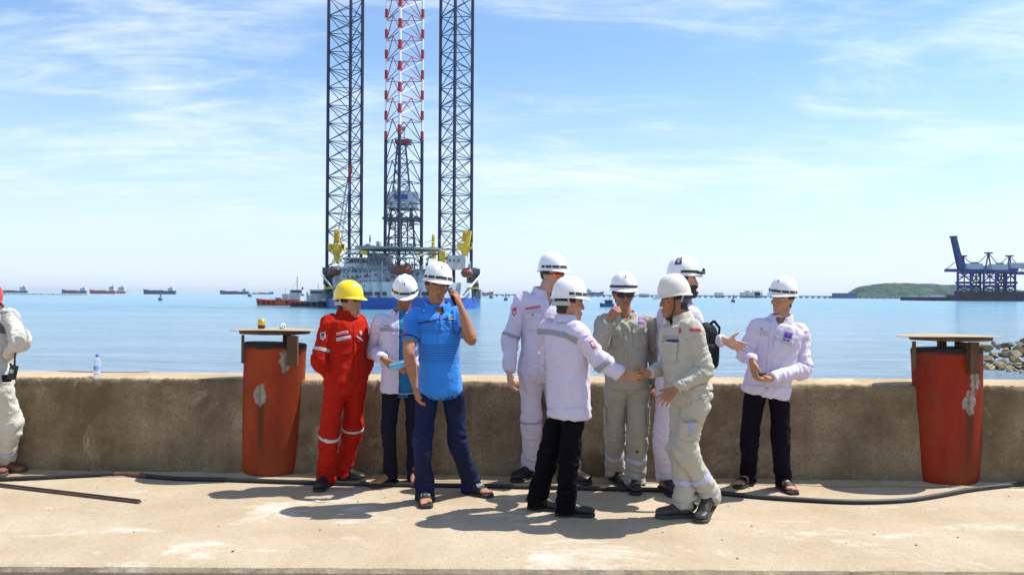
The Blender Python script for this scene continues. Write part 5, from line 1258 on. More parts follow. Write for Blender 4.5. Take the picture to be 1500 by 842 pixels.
    def helmet(s, m, band=True, tilt=0.0, ridge=1.0, peak=.030, clips=True, nape=False, logo=True, wide=1.0, strap_m=None):
        k = s.hs; TM = np.array(Matrix.Rotation(R(tilt), 3, 'X')); M = s.HM @ TM; c = s.hc
        W = lambda x, y, z: c + M @ (V3(x, y, z) * k)
        nu, nv_ = 72, 16; a_, b_, z0, h = .105 * wide, .119 * wide, .046, .135
        def dome(t, ph, o=0.0):
            # t 0 at rim .. 1 at crown
            an = t * math.pi / 2; r = math.cos(an) ** .78; zz = math.sin(an) ** .96
            x = (a_ + o) * r * math.cos(ph); y = (b_ + o) * r * math.sin(ph) - .004; z = z0 + (h + o) * zz - .010 * (y < 0) * (abs(y) / b_) * (1 - zz)
            rd = ridge * .006 * math.exp(-(x / .017) ** 4) * min(1, zz * 1.6) + ridge * .0032 * (math.exp(-((abs(x) - .048) / .010) ** 2)) * min(1, zz * 1.3) * (1 if y > -.1 else .3)
            return x + 0 * rd, y, z + rd
        v, f = [], []
        rows = []
        def rim(ph, out, dz):
            fr = max(0.0, math.sin(ph)); pk = peak * fr ** 2.2 * (1 if math.sin(ph) > 0 else 0); o = out * (.010 + pk)
            x = (a_ + o * .55) * math.cos(ph); y = (b_ + o) * math.sin(ph) - .004; z = z0 + dz - .010 * (y < 0) * (abs(y) / b_) - out * (.006 + .012 * fr ** 3); return x, y, z
        seq = [('d', t) for t in np.linspace(.985, 0.03, nv_)] + [('r', 0.0, .004), ('r', .55, .002), ('r', 1.0, .0), ('r', 1.0, -.005), ('r', .5, -.005), ('r', -.25, -.004)] + [('i', t) for t in np.linspace(.06, .95, 8)]
        for q in seq:
            for i in range(nu):
                ph = 2 * math.pi * i / nu
                p = dome(q[1], ph) if q[0] == 'd' else (rim(ph, q[1], q[2]) if q[0] == 'r' else dome(q[1], ph, -.005)); v.append(W(*p))
        R_ = len(seq); f = [(j * nu + i, j * nu + (i + 1) % nu, (j + 1) * nu + (i + 1) % nu, (j + 1) * nu + i) for j in range(R_ - 1) for i in range(nu)]
        f += [tuple(range(nu - 1, -1, -1)), tuple((R_ - 1) * nu + i for i in range(nu))]
        mb = MB(); mb.add([Vector(x) for x in v], f); ho = mb.build('hard_hat', m, s.o, smooth=True)
        def ring(t0, t1, p0, p1, o, name, mm, n=40):
            v, f = [], []; nt = max(1, int((t1 - t0) / .04)); seq_ = [(t0, -.002)] + [(t0 + (t1 - t0) * q / nt, o) for q in range(nt + 1)] + [(t1, -.002)]; w_ = len(seq_)
            for i in range(n + 1):
                ph = p0 + (p1 - p0) * i / n
                for (t, oo) in seq_: v.append(Vector(W(*dome(t, ph, oo))))
            for i in range(n):
                for j in range(w_): f.append((i * w_ + j, i * w_ + (j + 1) % w_, (i + 1) * w_ + (j + 1) % w_, (i + 1) * w_ + j))
            f += [tuple(range(w_)), tuple(n * w_ + j for j in range(w_ - 1, -1, -1))]
            mb = MB(); mb.add(v, f); return mb.build(name, mm, ho)
        if band:
            ring(.05, .135, R(-10), R(190), .0045, 'headband', strap_m or M_BAND)
            if clips:
                for ph in (8, 35, 66, 114, 145, 172): ring(.04, .15, R(ph - 1.3), R(ph + 1.3), .0065, 'band_clip', m, 3)
        if logo: ring(.42, .52, R(87), R(93), .0015, 'logo', M_DARKLOGO, 3)
        if nape:
            mb = MB(); v = []; n = 24
            for i in range(n + 1):
                ph = R(180 + 180 * i / n)
                for (z, o) in ((-.030, 0), (-.030, .004), (.000, .005), (.000, 0)): v.append(Vector(c + s.HM @ (V3((.085 + o) * math.cos(ph), -.008 + (.108 + o) * math.sin(ph), z + .012 * abs(math.cos(ph))) * k)))
            f = []
            for i in range(n):
                for j in range(4): f.append((i * 4 + j, i * 4 + (j + 1) % 4, (i + 1) * 4 + (j + 1) % 4, (i + 1) * 4 + j))
            mb.add(v, f); mb.build('nape_strap', nape if not isinstance(nape, bool) else M_STRAPW, ho)
            for sx in (-1, 1):
                mb = MB(); mb.beam(W(sx * .098, -.03, .035), c + s.HM @ (V3(sx * .088, -.012, -.008) * k), .006, 5); mb.build('strap', M_STRAPW, ho)
        s.hat = ho; s.hatM = M; s.hatW = W; s.hatring = ring
        return ho
    def collar(s, m, gname, h=.05, open_=24, spread=1.0, lean=.010, stand=False, rad=(.070, .068), drop=.0, parent=None):
        """collar band round the neck, open in front; folded over unless it stands"""
        H = s.H; c = s.neck - s.up * (.004 + drop) * H; u = s.up; v = []; n = 34
        u = nrm(u + s.F * .10)
        fx = np.cross(u, s.L); fx = fx if fx @ s.F > 0 else -fx
        prof = [(0.0, -.014), (.002, h * .55), (.004, h)] if stand else [(-.002, -.01), (.000, h * .6), (.004, h * .82), (.011, h * .72), (.019, h * .15), (.024, -.010)]
        th = .0045; pr2 = [(r, z) for r, z in prof] + [(r - th, z - (.003 if stand else .004)) for r, z in reversed(prof)]
        for i in range(n + 1):
            ph = R(90 + open_ + (360 - 2 * open_) * i / n); fr = max(0, math.sin(ph))
            for (r, z) in pr2:
                rr_ = (rad[0] + r * spread) * H; ry_ = (rad[1] + r * spread + (.006 * fr)) * H
                zz = z * (1 - (0 if stand else .05) * fr) - .030 * fr ** 2
                if not stand and r > .01: zz -= .030 * fr ** 3
                v.append(Vector(c + s.L * rr_ * math.cos(ph) + fx * ry_ * math.sin(ph) + u * zz * H))
        q = len(pr2); f = []
        for i in range(n):
            for j in range(q): f.append((i * q + j, i * q + (j + 1) % q, (i + 1) * q + (j + 1) % q, (i + 1) * q + j))
        f += [tuple(range(q)), tuple(n * q + j for j in range(q - 1, -1, -1))]
        mb = MB(); mb.add(v, f); return mb.build('collar', m, s.g[gname]['o'] if parent is None else parent, smooth=True)
    def shoes(s, m, sole_m, w=1.0, L=1.0, boot=0.0):
        H = s.H
        for k, (hip, K, an, G, fd, pit) in s.leg.items():
            sd = np.cross(fd, V3(0, 0, 1)); z = V3(0, 0, 1); piv = G + fd * .13 * H
            def Q(y, x, h):
                p = G + fd * y * H * L + sd * x * H + z * h * H
                if pit:
                    d = p - piv; a = R(pit); al = d @ fd; az = d @ z
                    al2 = al * math.cos(a) + az * math.sin(a); az2 = -al * math.sin(a) + az * math.cos(a)
                    if y < .13: p = piv + fd * al2 + z * az2 + sd * (d @ sd)
                return p
            tw = np.array(w)
            sec = [(-.078, .020, .060), (-.066, .033, .082), (-.03, .038, .100), (.01, .038, .104), (.05, .039, .086), (.09, .044, .068), (.13, .049, .058), (.165, .047, .052), (.188, .036, .042), (.198, .018, .026)]
            v1 = loft([Q(y, 0, .020 + h / 2) for y, a, h in sec], [(a * w * H, h / 2 * H) for y, a, h in sec], sd, 3, 20, 2.5, .2)
            parts = [v1]
            if boot or True: parts.append(loft([Q(-.018, 0, .075), Q(-.018, 0, .115 + boot)], [(.043 * H, .052 * H), (.045 * H, .054 * H)], sd, 4, 18, 2.2, .05))
            so = s.finish('shoe', fuse(parts, .006, 1), m)
            sec2 = [(-.086, .018), (-.07, .036), (-.03, .040), (.03, .040), (.09, .047), (.135, .053), (.17, .050), (.195, .036), (.206, .014)]
            v, f = loft([Q(y, 0, .0135) for y, a in sec2], [(a * w * H, .0135 * H) for y, a in sec2], sd, 3, 18, 6, .1); mb = MB(); mb.add([Vector(p) for p in v], f); mb.build('sole', sole_m, so, smooth=True)
            for i in range(4):
                y = .035 + i * .018; hh_ = .020 + np.interp(y, [q[0] for q in sec], [q[2] for q in sec]) + .003
                mb = MB(); mb.beam(Q(y, -.020, hh_ - .006), Q(y + .006, .020, hh_ - .006), .0035, 5); mb.build('lace', m, so)
    def sandals(s, m, sole_m, kind='slide'):
        H = s.H
        for k, (hip, K, an, G, fd, pit) in s.leg.items():
            sd = np.cross(fd, V3(0, 0, 1)); z = V3(0, 0, 1); M = np.stack([sd, fd, z], 1)
            Q = lambda y, x, h: G + fd * y * H + sd * x * H + z * h * H
            sec2 = [(-.085, .022), (-.065, .036), (-.02, .039), (.04, .040), (.10, .047), (.15, .052), (.185, .046), (.205, .028)]
            v, f = loft([Q(y, 0, .0125) for y, a in sec2], [(a * H, .0125 * H) for y, a in sec2], sd, 3, 18, 6, .1); mb = MB(); mb.add([Vector(p) for p in v], f); so = mb.build('sandal', sole_m, s.o, smooth=True)
            kp = lambda vv, nn: (vv[:, 2] > .03)
            if kind == 'slide': s.local('body', 'strap', m, G, M, V3(-.08, .055, .0) * H, V3(.08, .128, .12) * H, .0055, kp, None, so)
            elif kind == 'cross':
                s.local('body', 'strap', m, G, M, V3(-.08, .085, .0) * H, V3(.08, .130, .12) * H, .005, kp, None, so); s.local('body', 'strap', m, G, M, V3(-.08, .0, .0) * H, V3(.08, .032, .11) * H, .005, kp, None, so)
            else:
                for sx in (-1, 1):
                    mb = MB(); pts = [Q(.135, 0, .048), Q(.105, sx * .022, .060), Q(.065, sx * .040, .045), Q(.035, sx * .043, .022)]
                    for a, b in zip(pts[:-1], pts[1:]): mb.beam(a, b, .007 * H, 6)
                    mb.build('strap', m, so)
    def glasses(s, lens, frame, wrap=True):
        k = s.hs; M = s.HM; hd = s.g['body']['o']
        g = empty('sunglasses', s.base); g.parent = s.o; g.location = Vector((0, 0, 0))
        W = lambda x, y, z: Vector(s.hc + M @ (V3(x, y, z) * k))
        for sx in (-1, 1):
            mb = MB(); v = []; n = 10
            for i in range(n + 1):
                t = i / n; x = sx * (.006 + .060 * t); y = .099 - .032 * t ** 2.0
                top = .0165 - .003 * t; bot = -.018 + .010 * t ** 3 + .006 * (1 - t) ** 3
                for (yy, zz) in ((y, top), (y, bot), (y - .003, bot), (y - .003, top)): v.append(W(x, yy, zz))
            f = []
            for i in range(n):
                for j in range(4): f.append((i * 4 + j, i * 4 + (j + 1) % 4, (i + 1) * 4 + (j + 1) % 4, (i + 1) * 4 + j))
            f += [(0, 1, 2, 3), tuple(n * 4 + j for j in (3, 2, 1, 0))]
            mb.add(v, f); mb.build('lens', lens, g, smooth=False)
            mb = MB(); mb.beam(W(sx * .066, .066, .012), W(sx * .080, -.012, .010), .0032, 5); mb.build('temple', frame, g)
            mb = MB()
            for i in range(8):
                t = i / 8; t2 = (i + 1) / 8; mb.beam(W(sx * (.006 + .060 * t), .0995 - .032 * t ** 2, .0170 - .003 * t), W(sx * (.006 + .060 * t2), .0995 - .032 * t2 ** 2, .0170 - .003 * t2), .0028, 5)
            mb.build('rim', frame, g)
        mb = MB(); mb.beam(W(-.008, .1, .010), W(.008, .1, .010), .003, 5); mb.build('nose_bridge', frame, g)
        return g
M_HAIR = mat('black_hair', (0.012, 0.010, 0.009), 0.55, 0, 0.3, 40, 0.6, 240, bdist=0.004)
M_EYE = mat('eye_white', (0.62, 0.58, 0.54), 0.3)
M_IRIS = mat('iris_dark', (0.02, 0.012, 0.008), 0.2)
M_LIP = mat('lips', (0.30, 0.12, 0.09), 0.5)
M_BAND = mat('dark_band', (0.02, 0.03, 0.025), 0.6)
M_DARKLOGO = mat('dark_logo', (0.06, 0.05, 0.06), 0.6)
M_STRAPW = mat('grey_strap', (0.45, 0.45, 0.46), 0.6)
M_HATW = mat('helmet_white', (0.80, 0.79, 0.79), 0.28, 0, 0.03, 6, spec=0.5, coat=0.3)
M_HATG = mat('helmet_offwhite', (0.66, 0.61, 0.55), 0.4, 0, 0.06, 8, spec=0.5)
M_HATY = mat('helmet_yellow', (0.86, 0.62, 0.01), 0.28, 0, 0.03, 6, spec=0.5, coat=0.3)
M_HATR = mat('helmet_red', (0.62, 0.02, 0.02), 0.3, 0, 0.03, 6, coat=0.3)
M_TAPE = mat('reflective_tape', (0.42, 0.43, 0.46), 0.45, 0.0, 0.08, 40, 0.2, 300, bdist=.001)
M_BLACK = mat('black_leather', (0.012, 0.012, 0.013), 0.45, 0, 0.3, 20, 0.3, 120, bdist=0.003)
M_SOLE = mat('rubber_sole', (0.02, 0.02, 0.021), 0.75)
# ================================================================ the people
C_RED = cloth('red_cotton', (0.39, 0.014, 0.006), 0.10)
C_WHITE = cloth('white_cotton', (0.59, 0.535, 0.665), 0.03)
C_WHITE2 = cloth('white_coverall_cotton', (0.59, 0.535, 0.655), 0.04, dirt=(0.47, 0.42, 0.48))
C_GREY = cloth('grey_cotton', (0.35, 0.33, 0.275), 0.06, dirt=(0.42, 0.39, 0.32))
C_GREYL = cloth('pale_grey_cotton', (0.44, 0.415, 0.35), 0.05, dirt=(0.50, 0.46, 0.38))
C_OFFW = cloth('off_white_cotton', (0.53, 0.51, 0.45), 0.05, dirt=(0.55, 0.50, 0.42))
C_JEAN = mat('blue_denim', (0.008, 0.013, 0.048), 0.85, 0, 0.3, 5, 0.4, 380, c2=(0.026, 0.045, 0.12), c2scale=4.0, c2lo=0.55, c2hi=0.8, spec=0.2, bdist=.002)
C_JEAN2 = mat('dark_denim', (0.007, 0.008, 0.022), 0.85, 0, 0.3, 5, 0.4, 380, c2=(0.022, 0.03, 0.07), c2scale=4.0, c2lo=0.55, c2hi=0.8, spec=0.2, bdist=.002)
add_wrinkle(C_JEAN); add_wrinkle(C_JEAN2)
C_BLACK = cloth('black_trousers', (0.0035, 0.003, 0.005), 0.2)
C_NAVY = cloth('navy_trousers', (0.005, 0.0035, 0.011), 0.2)
C_TEE = cloth('blue_tee', (0.03, 0.17, 0.36), 0.1)
C_SOCK = cloth('pale_sock', (0.35, 0.40, 0.45))
M_REDINK = mat('red_print', (0.50, 0.03, 0.05), 0.7); M_BLUEINK = mat('purple_blue_print', (0.10, 0.07, 0.42), 0.6); M_NAVYINK = mat('navy_print', (0.02, 0.03, 0.09), 0.7)
M_TAPEB = mat('lavender_tape', (0.42, 0.43, 0.58), 0.5, 0, 0.15, 60)
M_TAPEG = mat('grey_tape', (0.27, 0.28, 0.33), 0.55, 0, 0.1, 60)
M_BUTTON = mat('button', (0.30, 0.28, 0.25), 0.4)
M_STITCH = cloth('seam_shadow', (0.42, 0.40, 0.36), .1)
SK1 = skin('warm', (0.42, 0.215, 0.13)); SK2 = skin('tan', (0.34, 0.16, 0.09)); SK3 = skin('fair', (0.52, 0.29, 0.21)); SK4 = skin('brown', (0.22, 0.10, 0.055))
DN = V3(0, 0, -1)
def rows_of(x0, y0, x1, y1, n, gap=.35, dx=0.0, dy=0.0):
    """n little upright marks filling a quadrilateral: the strokes of small lettering"""
    out = []
    for i in range(n):
        a = i / n; b = (i + 1 - gap) / n; xa = x0 + (x1 - x0) * a; xb = x0 + (x1 - x0) * b; ya = dy * a; yb = dy * b
        out.append([(xa, y0 + ya), (xb, y0 + yb), (xb + dx, y1 + yb), (xa + dx, y1 + ya)])
    return out

# --- 1: red coverall, yellow helmet
p = Person(6.30, 1.70, 'man in red coverall and yellow hard hat, hands in his pockets', SK1, 42)
p.skeleton((506, 560), (508, 459.5, .0), (512.5, 410.2, .0), 70, 2, 0, 1.0, .185,
    {'R': dict(el=(467.5, 527, 6.16), wr=(489, 556, 6.225), sh=(481, 474, -.10)), 'L': dict(el=(537, 527, 6.44), wr=(529, 556, 6.36), sh=(526, 474, .13))},
    {'R': dict(ft=(477, 712), kn=(482, 637, -.06), yaw=-6), 'L': dict(ft=(504, 702.5), kn=(517, 630, -.04), yaw=72)})
p.root(); p.hand('R', V3(.15, .35, -.95), V3(.6, .8, 0), (10, 15, 10), 1, (10, 10), None, .85); p.hand('L', V3(-.15, .1, -1), V3(-1, 0, 0), (10, 15, 10), 1, (10, 10), None, .85); p.make_body()
p.garment('coverall', [p.torso_loft(.02, 1.0, 1.0, .05)] + p.sleeve('R', 1.05, (.082, .078, .066, .056)) + p.sleeve('L', 1.05, (.080, .074, .062, .056)) + p.legs_loft((.104, .096, .085, .082, .082), hem=.045), C_RED, .0082, .011, .004, .013, 1, waist=.06)
p.collar(C_RED, 'coverall', .058, 20, rad=(.068, .066)); p.face(); p.helmet(M_HATY, band=False, nape=True, logo=False, tilt=2, wide=1.02)
for b, t in (('upR', .62), ('upL', .70)): p.band('coverall', 'reflective_tape', M_TAPE, b, t, t + .10)
p.band('coverall', 'reflective_tape', M_TAPE, 'snR', -.02, .045, bones=['thR', 'snR']); p.band('coverall', 'reflective_tape', M_TAPE, 'thL', .93, .99)
p.pix('coverall', 'name_tape', M_TAPE, [(493, 487.5), (509.5, 484), (510, 488), (493.3, 491.2)]); p.pix('coverall', 'lettering', M_REDINK, rows_of(494.5, 487.9, 508.5, 490.2, 9, .35, 0, -3), .0042)
p.pix('coverall', 'reflective_tape', M_TAPE, [(492.5, 495), (513.5, 491), (514.3, 495), (493, 500)])
p.pix('coverall', 'pocket', C_RED, [(493, 502), (514, 497), (516, 517), (495, 521)], .007); p.pix('coverall', 'pocket_flap', C_RED, [(492.5, 501), (514.5, 496), (515, 502.5), (493, 507)], .012)
p.pix('coverall', 'pocket_flap', C_RED, [(521.5, 493.5), (530.5, 499), (530.5, 504.5), (522, 500)], .010); p.pix('coverall', 'reflective_tape', M_TAPE, [(521.5, 491.5), (530.5, 497), (530.5, 500), (521.8, 494)], .013)
p.pix('coverall', 'arm_badge', M_TAPE, [(469.3, 487), (476.5, 486), (477, 495), (473, 499), (469.6, 495.5)], .004); p.pix('coverall', 'badge_print', M_NAVYINK, [(470.6, 488), (475.4, 487.5), (475.4, 491), (470.8, 491.5)], .006)
p.pix('coverall', 'badge_print', M_REDINK, [(471, 492.5), (475.6, 492), (475.4, 494), (471.2, 494.5)], .006)
p.pix('coverall', 'fly_placket', C_RED, [(517, 476), (521.5, 477), (524, 562), (519.5, 562)], .005); p.pix('coverall', 'chest_logo', M_TAPE, [(526.5, 485), (529, 484.5), (530, 490), (527.5, 491)], .004)
p.shoes(M_BLACK, M_SOLE, 1.0, .98)
p1 = p

# --- 2: white jacket, bowed head, mask in hand
p = Person(6.33, 1.66, 'man in open white jacket with bowed head, standing between red coverall and blue polo', SK2, 6)
p.skeleton((590, 560), (588, 460.5, .0), (593, 404.3, -.03), 6, 26, 0, .98, .19,
    {'R': dict(el=(546, 512), wr=(562.5, 526.5, 6.10), en=False, sh=(557, 474, -.03)), 'L': dict(el=(628, 518), wr=(606, 538, 6.10), en=True)},
    {'R': dict(ft=(571, 708.5), kn=(569, 632, -.04), yaw=-42), 'L': dict(ft=(606, 706), kn=(606, 632, -.04), yaw=15)})
p.root(); p.hand('R', V3(.72, -.25, -.62), V3(.45, .6, .55), (35, 45, 30), 3, (25, 30)); p.hand('L', V3(-.9, -.2, -.3), V3(.2, .6, .6), (35, 45, 30)); p.make_body(feet=('R', 'L'))
p.garment('tee_shirt', [p.torso_loft(.02, .95, .93, .0)], C_TEE, .009, .007, .003, 0, 3, False, False)
p.garment('jacket', [p.torso_loft(.055, 1.08, 1.06, .0, flare=1.02)] + p.sleeve('R', .93, (.088, .080, .070, .052)) + p.sleeve('L', .93, (.082, .074, .064, .050)), C_WHITE, .0078, .012, .004, .014, 2, True, False)
p.hole('jacket', [(584.5, 455), (602, 452), (606, 600), (583.5, 600)])
p.garment('jeans', p.legs_loft((.092, .082, .064, .062, .064), hem=.06, waist=(.150, .108), hipr=(.165, .118)), C_JEAN2, .008, .007, .003, .010, 4, False, True, under=.055)
p.collar(C_WHITE, 'jacket', .065, 34, 1.25, rad=(.072, .070)); p.face(brows=True, eyes=True); p.helmet(M_HATW, band=True, tilt=4)
p.pix('jacket', 'grey_tape', M_TAPEG, [(556.7, 480), (588, 479.2), (588, 484.5), (556.7, 485.5)], bones=['torso']); p.pix('jacket', 'name_tape', C_WHITE, [(556.7, 475.2), (575.5, 474.6), (575.5, 479), (556.7, 479.4)], .004, bones=['torso']); p.pix('jacket', 'lettering', M_NAVYINK, rows_of(562, 476.4, 571, 477.8, 6), .0055, bones=['torso'])
p.sandals(mat('brown_strap', (0.035, 0.016, 0.010), .7), mat('brown_sole', (0.05, 0.024, 0.016), .8, 0, .2, 30), 'thong')
hf = p.handf['R']; c = Vector(hf[0] + hf[1] * .11 + hf[2] * .02)
M_MASK = mat('blue_mask', (0.20, 0.50, 0.72), .8, 0, .08, 30, .3, 200, bdist=.002)
mo = empty('face_mask', c, 'pale blue face mask held in the bowed man\'s hand', 'face mask')
mb = MB(); nu, nv_ = 16, 10; v = []
a = at(570, 536, c.y - .05); b = at(597, 529, c.y - .07); dn_ = at(572, 543.5, c.y - .06) - a
for j in range(nv_ + 1):
    for i in range(nu + 1):
        t, q = i / nu, j / nv_; pt = a.lerp(b, t) + dn_ * (q - .35) * (1 + .5 * math.sin(t * 3.1)); pt.y += .006 * math.sin(q * 14) + .012 * math.sin(t * 5 + q * 2); v.append(pt)
mb.add(v, [(j * (nu + 1) + i, j * (nu + 1) + i + 1, (j + 1) * (nu + 1) + i + 1, (j + 1) * (nu + 1) + i) for j in range(nv_) for i in range(nu)]); o = mb.build('mask_cloth', M_MASK, mo, smooth=True); sd = o.modifiers.new('t', 'SOLIDIFY'); sd.thickness = .003
mb = MB(); mb.beam(b, b + Vector((.03, 0, -.05)), .0018, 5); mb.beam(b + Vector((.03, 0, -.05)), b + dn_, .0018, 5); mb.build('ear_loop', C_WHITE, mo)
p2 = p

# --- 3: blue polo, phone at the ear
M_POLO = bpy.data.materials.new('blue_polo'); M_POLO.use_nodes = True; n, l = M_POLO.node_tree.nodes, M_POLO.node_tree.links; b_ = n['Principled BSDF']; b_.inputs['Roughness'].default_value = .75; b_.inputs['Specular IOR Level'].default_value = .25; b_.inputs['Sheen Weight'].default_value = .2
t_ = n.new('ShaderNodeTexCoord'); sx_ = n.new('ShaderNodeSeparateXYZ'); l.new(t_.outputs['Object'], sx_.inputs[0])
def pm(op, a, b=None):
    q = n.new('ShaderNodeMath'); q.operation = op
    for i, vv in enumerate((a, b)):
        if vv is None: continue
        if isinstance(vv, (int, float)): q.inputs[i].default_value = vv
        else: l.new(vv, q.inputs[i])
    return q.outputs[0]
zt = pm('SUBTRACT', sx_.outputs[2], pm('MULTIPLY', sx_.outputs[0], .0))
st = pm('GREATER_THAN', pm('FRACT', pm('MULTIPLY', zt, 62.0)), .55)
def inside(lo, hi): return pm('MULTIPLY', pm('GREATER_THAN', zt, lo), pm('LESS_THAN', zt, hi))
fac = pm('MULTIPLY', st, pm('ADD', inside(1.06, 1.20), inside(1.27, 1.37)))
mxp = n.new('ShaderNodeMix'); mxp.data_type = 'RGBA'; l.new(pm('MULTIPLY', fac, .65), mxp.inputs[0]); mxp.inputs[6].default_value = (0.025, 0.215, 0.68, 1); mxp.inputs[7].default_value = (0.008, 0.035, 0.22, 1); l.new(mxp.outputs[2], b_.inputs[0])
nzp = n.new('ShaderNodeTexNoise'); nzp.inputs['Scale'].default_value = 450; l.new(t_.outputs['Object'], nzp.inputs[0]); bp_ = n.new('ShaderNodeBump'); bp_.inputs['Strength'].default_value = .3; bp_.inputs['Distance'].default_value = .002; l.new(nzp.outputs[0], bp_.inputs['Height']); l.new(bp_.outputs[0], b_.inputs['Normal'])
add_wrinkle(M_POLO, 10, .5)
M_POLOP = mat('blue_polo_plain', (0.018, 0.20, 0.68), .75, 0, .05, 5, .3, 450, bdist=.002, spec=.25)
M_POLOD = mat('navy_trim', (0.008, 0.02, 0.09), .75)
p = Person(5.86, 1.75, 'man in striped blue polo shirt and jeans holding a phone to his ear', SK2, 10)
p.skeleton((645, 561), (641.5, 450.5, .0), (645, 383.2, -.02), 16, 4, -6, 1.02, .19,
    {'R': dict(el=(598, 513), wr=(608, 566), en=True, wn=True, sh=(606, 464, -.02)), 'L': dict(el=(691, 499), wr=(675.2, 450.5), en=True, wn=False, sh=(669, 463, -.0))},
    {'R': dict(ft=(621, 734.5), kn=(619, 647, -.07), yaw=12), 'L': dict(ft=(690, 722.5), kn=(671, 645, -.06), yaw=52)})
p.root(); p.hand('R', V3(.22, -.2, -1), V3(1, .3, .1), (22, 28, 18), 2, (20, 25)); p.hand('L', V3(-.36, -.04, .94), V3(-.88, .32, -.25), (12, 38, 25), 5, (15, 30)); p.make_body(bare=('R', 'L'), feet=('R', 'L'))
p.garment('polo_shirt', [p.torso_loft(.035, .95, 1.0, .06, flare=1.03)] + p.sleeve('R', short=.72, r=(.080, .078, .076)) + p.sleeve('L', short=.66, r=(.080, .076, .074)), M_POLO, .0072, .010, .0035, .008, 5, True, False)
p.hole('polo_shirt', [(637, 449), (652, 450), (650.5, 459), (646, 463.5), (641, 458)])
p.garment('jeans', p.legs_loft((.098, .090, .074, .073, .078), hem=.065, puddle=1.05), C_JEAN, .008, .008, .003, .013, 6, False, True, under=.035)
p.collar(M_POLOP, 'polo_shirt', .055, 24, 1.3, rad=(.073, .070)); p.face(nape=-.075); p.helmet(M_HATW, band=True, tilt=2)
for b in ('upR', 'upL'): p.band('polo_shirt', 'sleeve_hem', M_POLOD, b, .615 if b == 'upR' else .55, .66 if b == 'upR' else .60, .003)
p.pix('polo_shirt', 'chest_stripe', M_POLOD, [(613, 472.5), (645, 466.2), (645, 468.6), (613, 475)], .0025, bones=['torso']); p.pix('polo_shirt', 'chest_stripe', M_POLOD, [(645, 466.2), (671, 464.2), (671, 466.6), (645, 468.6)], .0025, bones=['torso'])
p.pix('polo_shirt', 'placket', M_POLOP, [(644, 461), (649, 461), (649, 484), (645, 484)], .004)
for y in (466, 474, 481): p.pix('polo_shirt', 'button', M_BUTTON, [(646.3, y), (647.7, y), (647.7, y + 1.4), (646.3, y + 1.4)], .006)
p.pix('polo_shirt', 'sleeve_print', M_REDINK, rows_of(588.5, 486.5, 596, 490.5, 4, .3), .003); p.pix('polo_shirt', 'chest_print', mat('yellow_print', (.55, .5, .1), .7), rows_of(657, 466.5, 666, 468, 5, .3), .005)
p.sandals(M_BLACK, M_SOLE, 'slide')
for k in ('R', 'L'):
    hip, K, an, G, fd, pit = p.leg[k]; sd_ = np.cross(fd, V3(0, 0, 1)); M_ = np.stack([sd_, fd, V3(0, 0, 1)], 1)
    sets = [[(G + M_[:, 0] * a, -M_[:, 0]), (G + M_[:, 0] * (a + .0045), M_[:, 0]), (G + fd * (.082 + .006 * ((i * 7) % 3 - 1)), -fd), (G + fd * (.100 + .008 * ((i * 5) % 3 - 1)), fd), (G + V3(0, 0, .04), V3(0, 0, -1)), (G + V3(0, 0, .2), V3(0, 0, 1))] for i, a in enumerate(np.arange(-.034, .034, .0085))]
    p.cut('body', 'lettering', M_STRAPW, sets, .008, None, lambda vv, nn: vv[:, 2] > .03)
hf = p.handf['L']; c = hf[0] + hf[1] * .095 + hf[2] * .030; ph = empty('mobile_phone', Vector(c), 'dark mobile phone held to the ear by the blue polo man', 'phone')
Mx = Matrix([list(x) for x in np.stack([hf[3], hf[1], hf[2]], 1)])
M_PHONE = mat('phone_black', (0.015, 0.015, 0.018), .25); M_SCREEN = mat('phone_glass', (0.03, 0.035, 0.05), .08)
mb = MB(); mb.boxc(c, (.066, .135, .009), Mx); mb.build('phone_case', M_PHONE, ph, bevel=.003); mb = MB(); mb.boxc(c + hf[2] * .0052, (.060, .122, .001), Mx); mb.build('screen', M_SCREEN, ph)
p3 = p

# --- 4: tall man in white coverall with orange sunglasses
p = Person(6.45, 1.87, 'tall man in white coverall, white hard hat and orange mirrored sunglasses', SK3, 24)
p.skeleton((792, 541), (797, 428.5, .0), (811, 369, -.02), 48, 4, 0, 1.04, .195,
    {'R': dict(el=(747, 499), wr=(746, 546), en=True, wn=True, sh=(765, 443, -.05)), 'L': dict(el=(836, 500), wr=(836, 545), en=False, wn=True)},
    {'R': dict(ft=(776, 700), kn=(779, 620, -.05), yaw=-40), 'L': dict(ft=(838, 703), kn=(820, 620, -.05), yaw=35)})
p.root(); p.hand('R', V3(.1, -.15, -1), V3(1, .35, 0), (25, 30, 20), 3); p.hand('L', V3(-.1, -.15, -1), V3(-1, .35, 0), (25, 30, 20), 3); p.make_body()
p.garment('coverall', [p.torso_loft(.02, 1.0, 1.0, .03)] + p.sleeve('R', .96, (.084, .078, .066, .055)) + p.sleeve('L', .96, (.08, .074, .062, .053)) + p.legs_loft((.104, .096, .085, .082, .078), hem=.02), C_WHITE2, .0085, .010, .0035, .012, 7, waist=.10)
p.hole('coverall', [(800, 424), (812, 428), (809, 440), (806, 449), (803, 440)])
p.collar(C_WHITE2, 'coverall', .055, 26, 1.1, rad=(.074, .070)); p.face(mat('brown_hair', (0.05, 0.03, 0.018), .6, 0, .3, 40), eyes=False, nape=-.03); p.helmet(M_HATW, band=True, tilt=2); p.glasses(mat('orange_mirror', (0.75, 0.12, 0.01), .12, .6), M_BLACK)
p.band('coverall', 'grey_tape', M_TAPEG, 'upR', .80, .885); p.band('coverall', 'grey_tape', M_TAPEG, 'thR', .885, .935); p.band('coverall', 'grey_tape', M_TAPEG, 'thL', .885, .935)
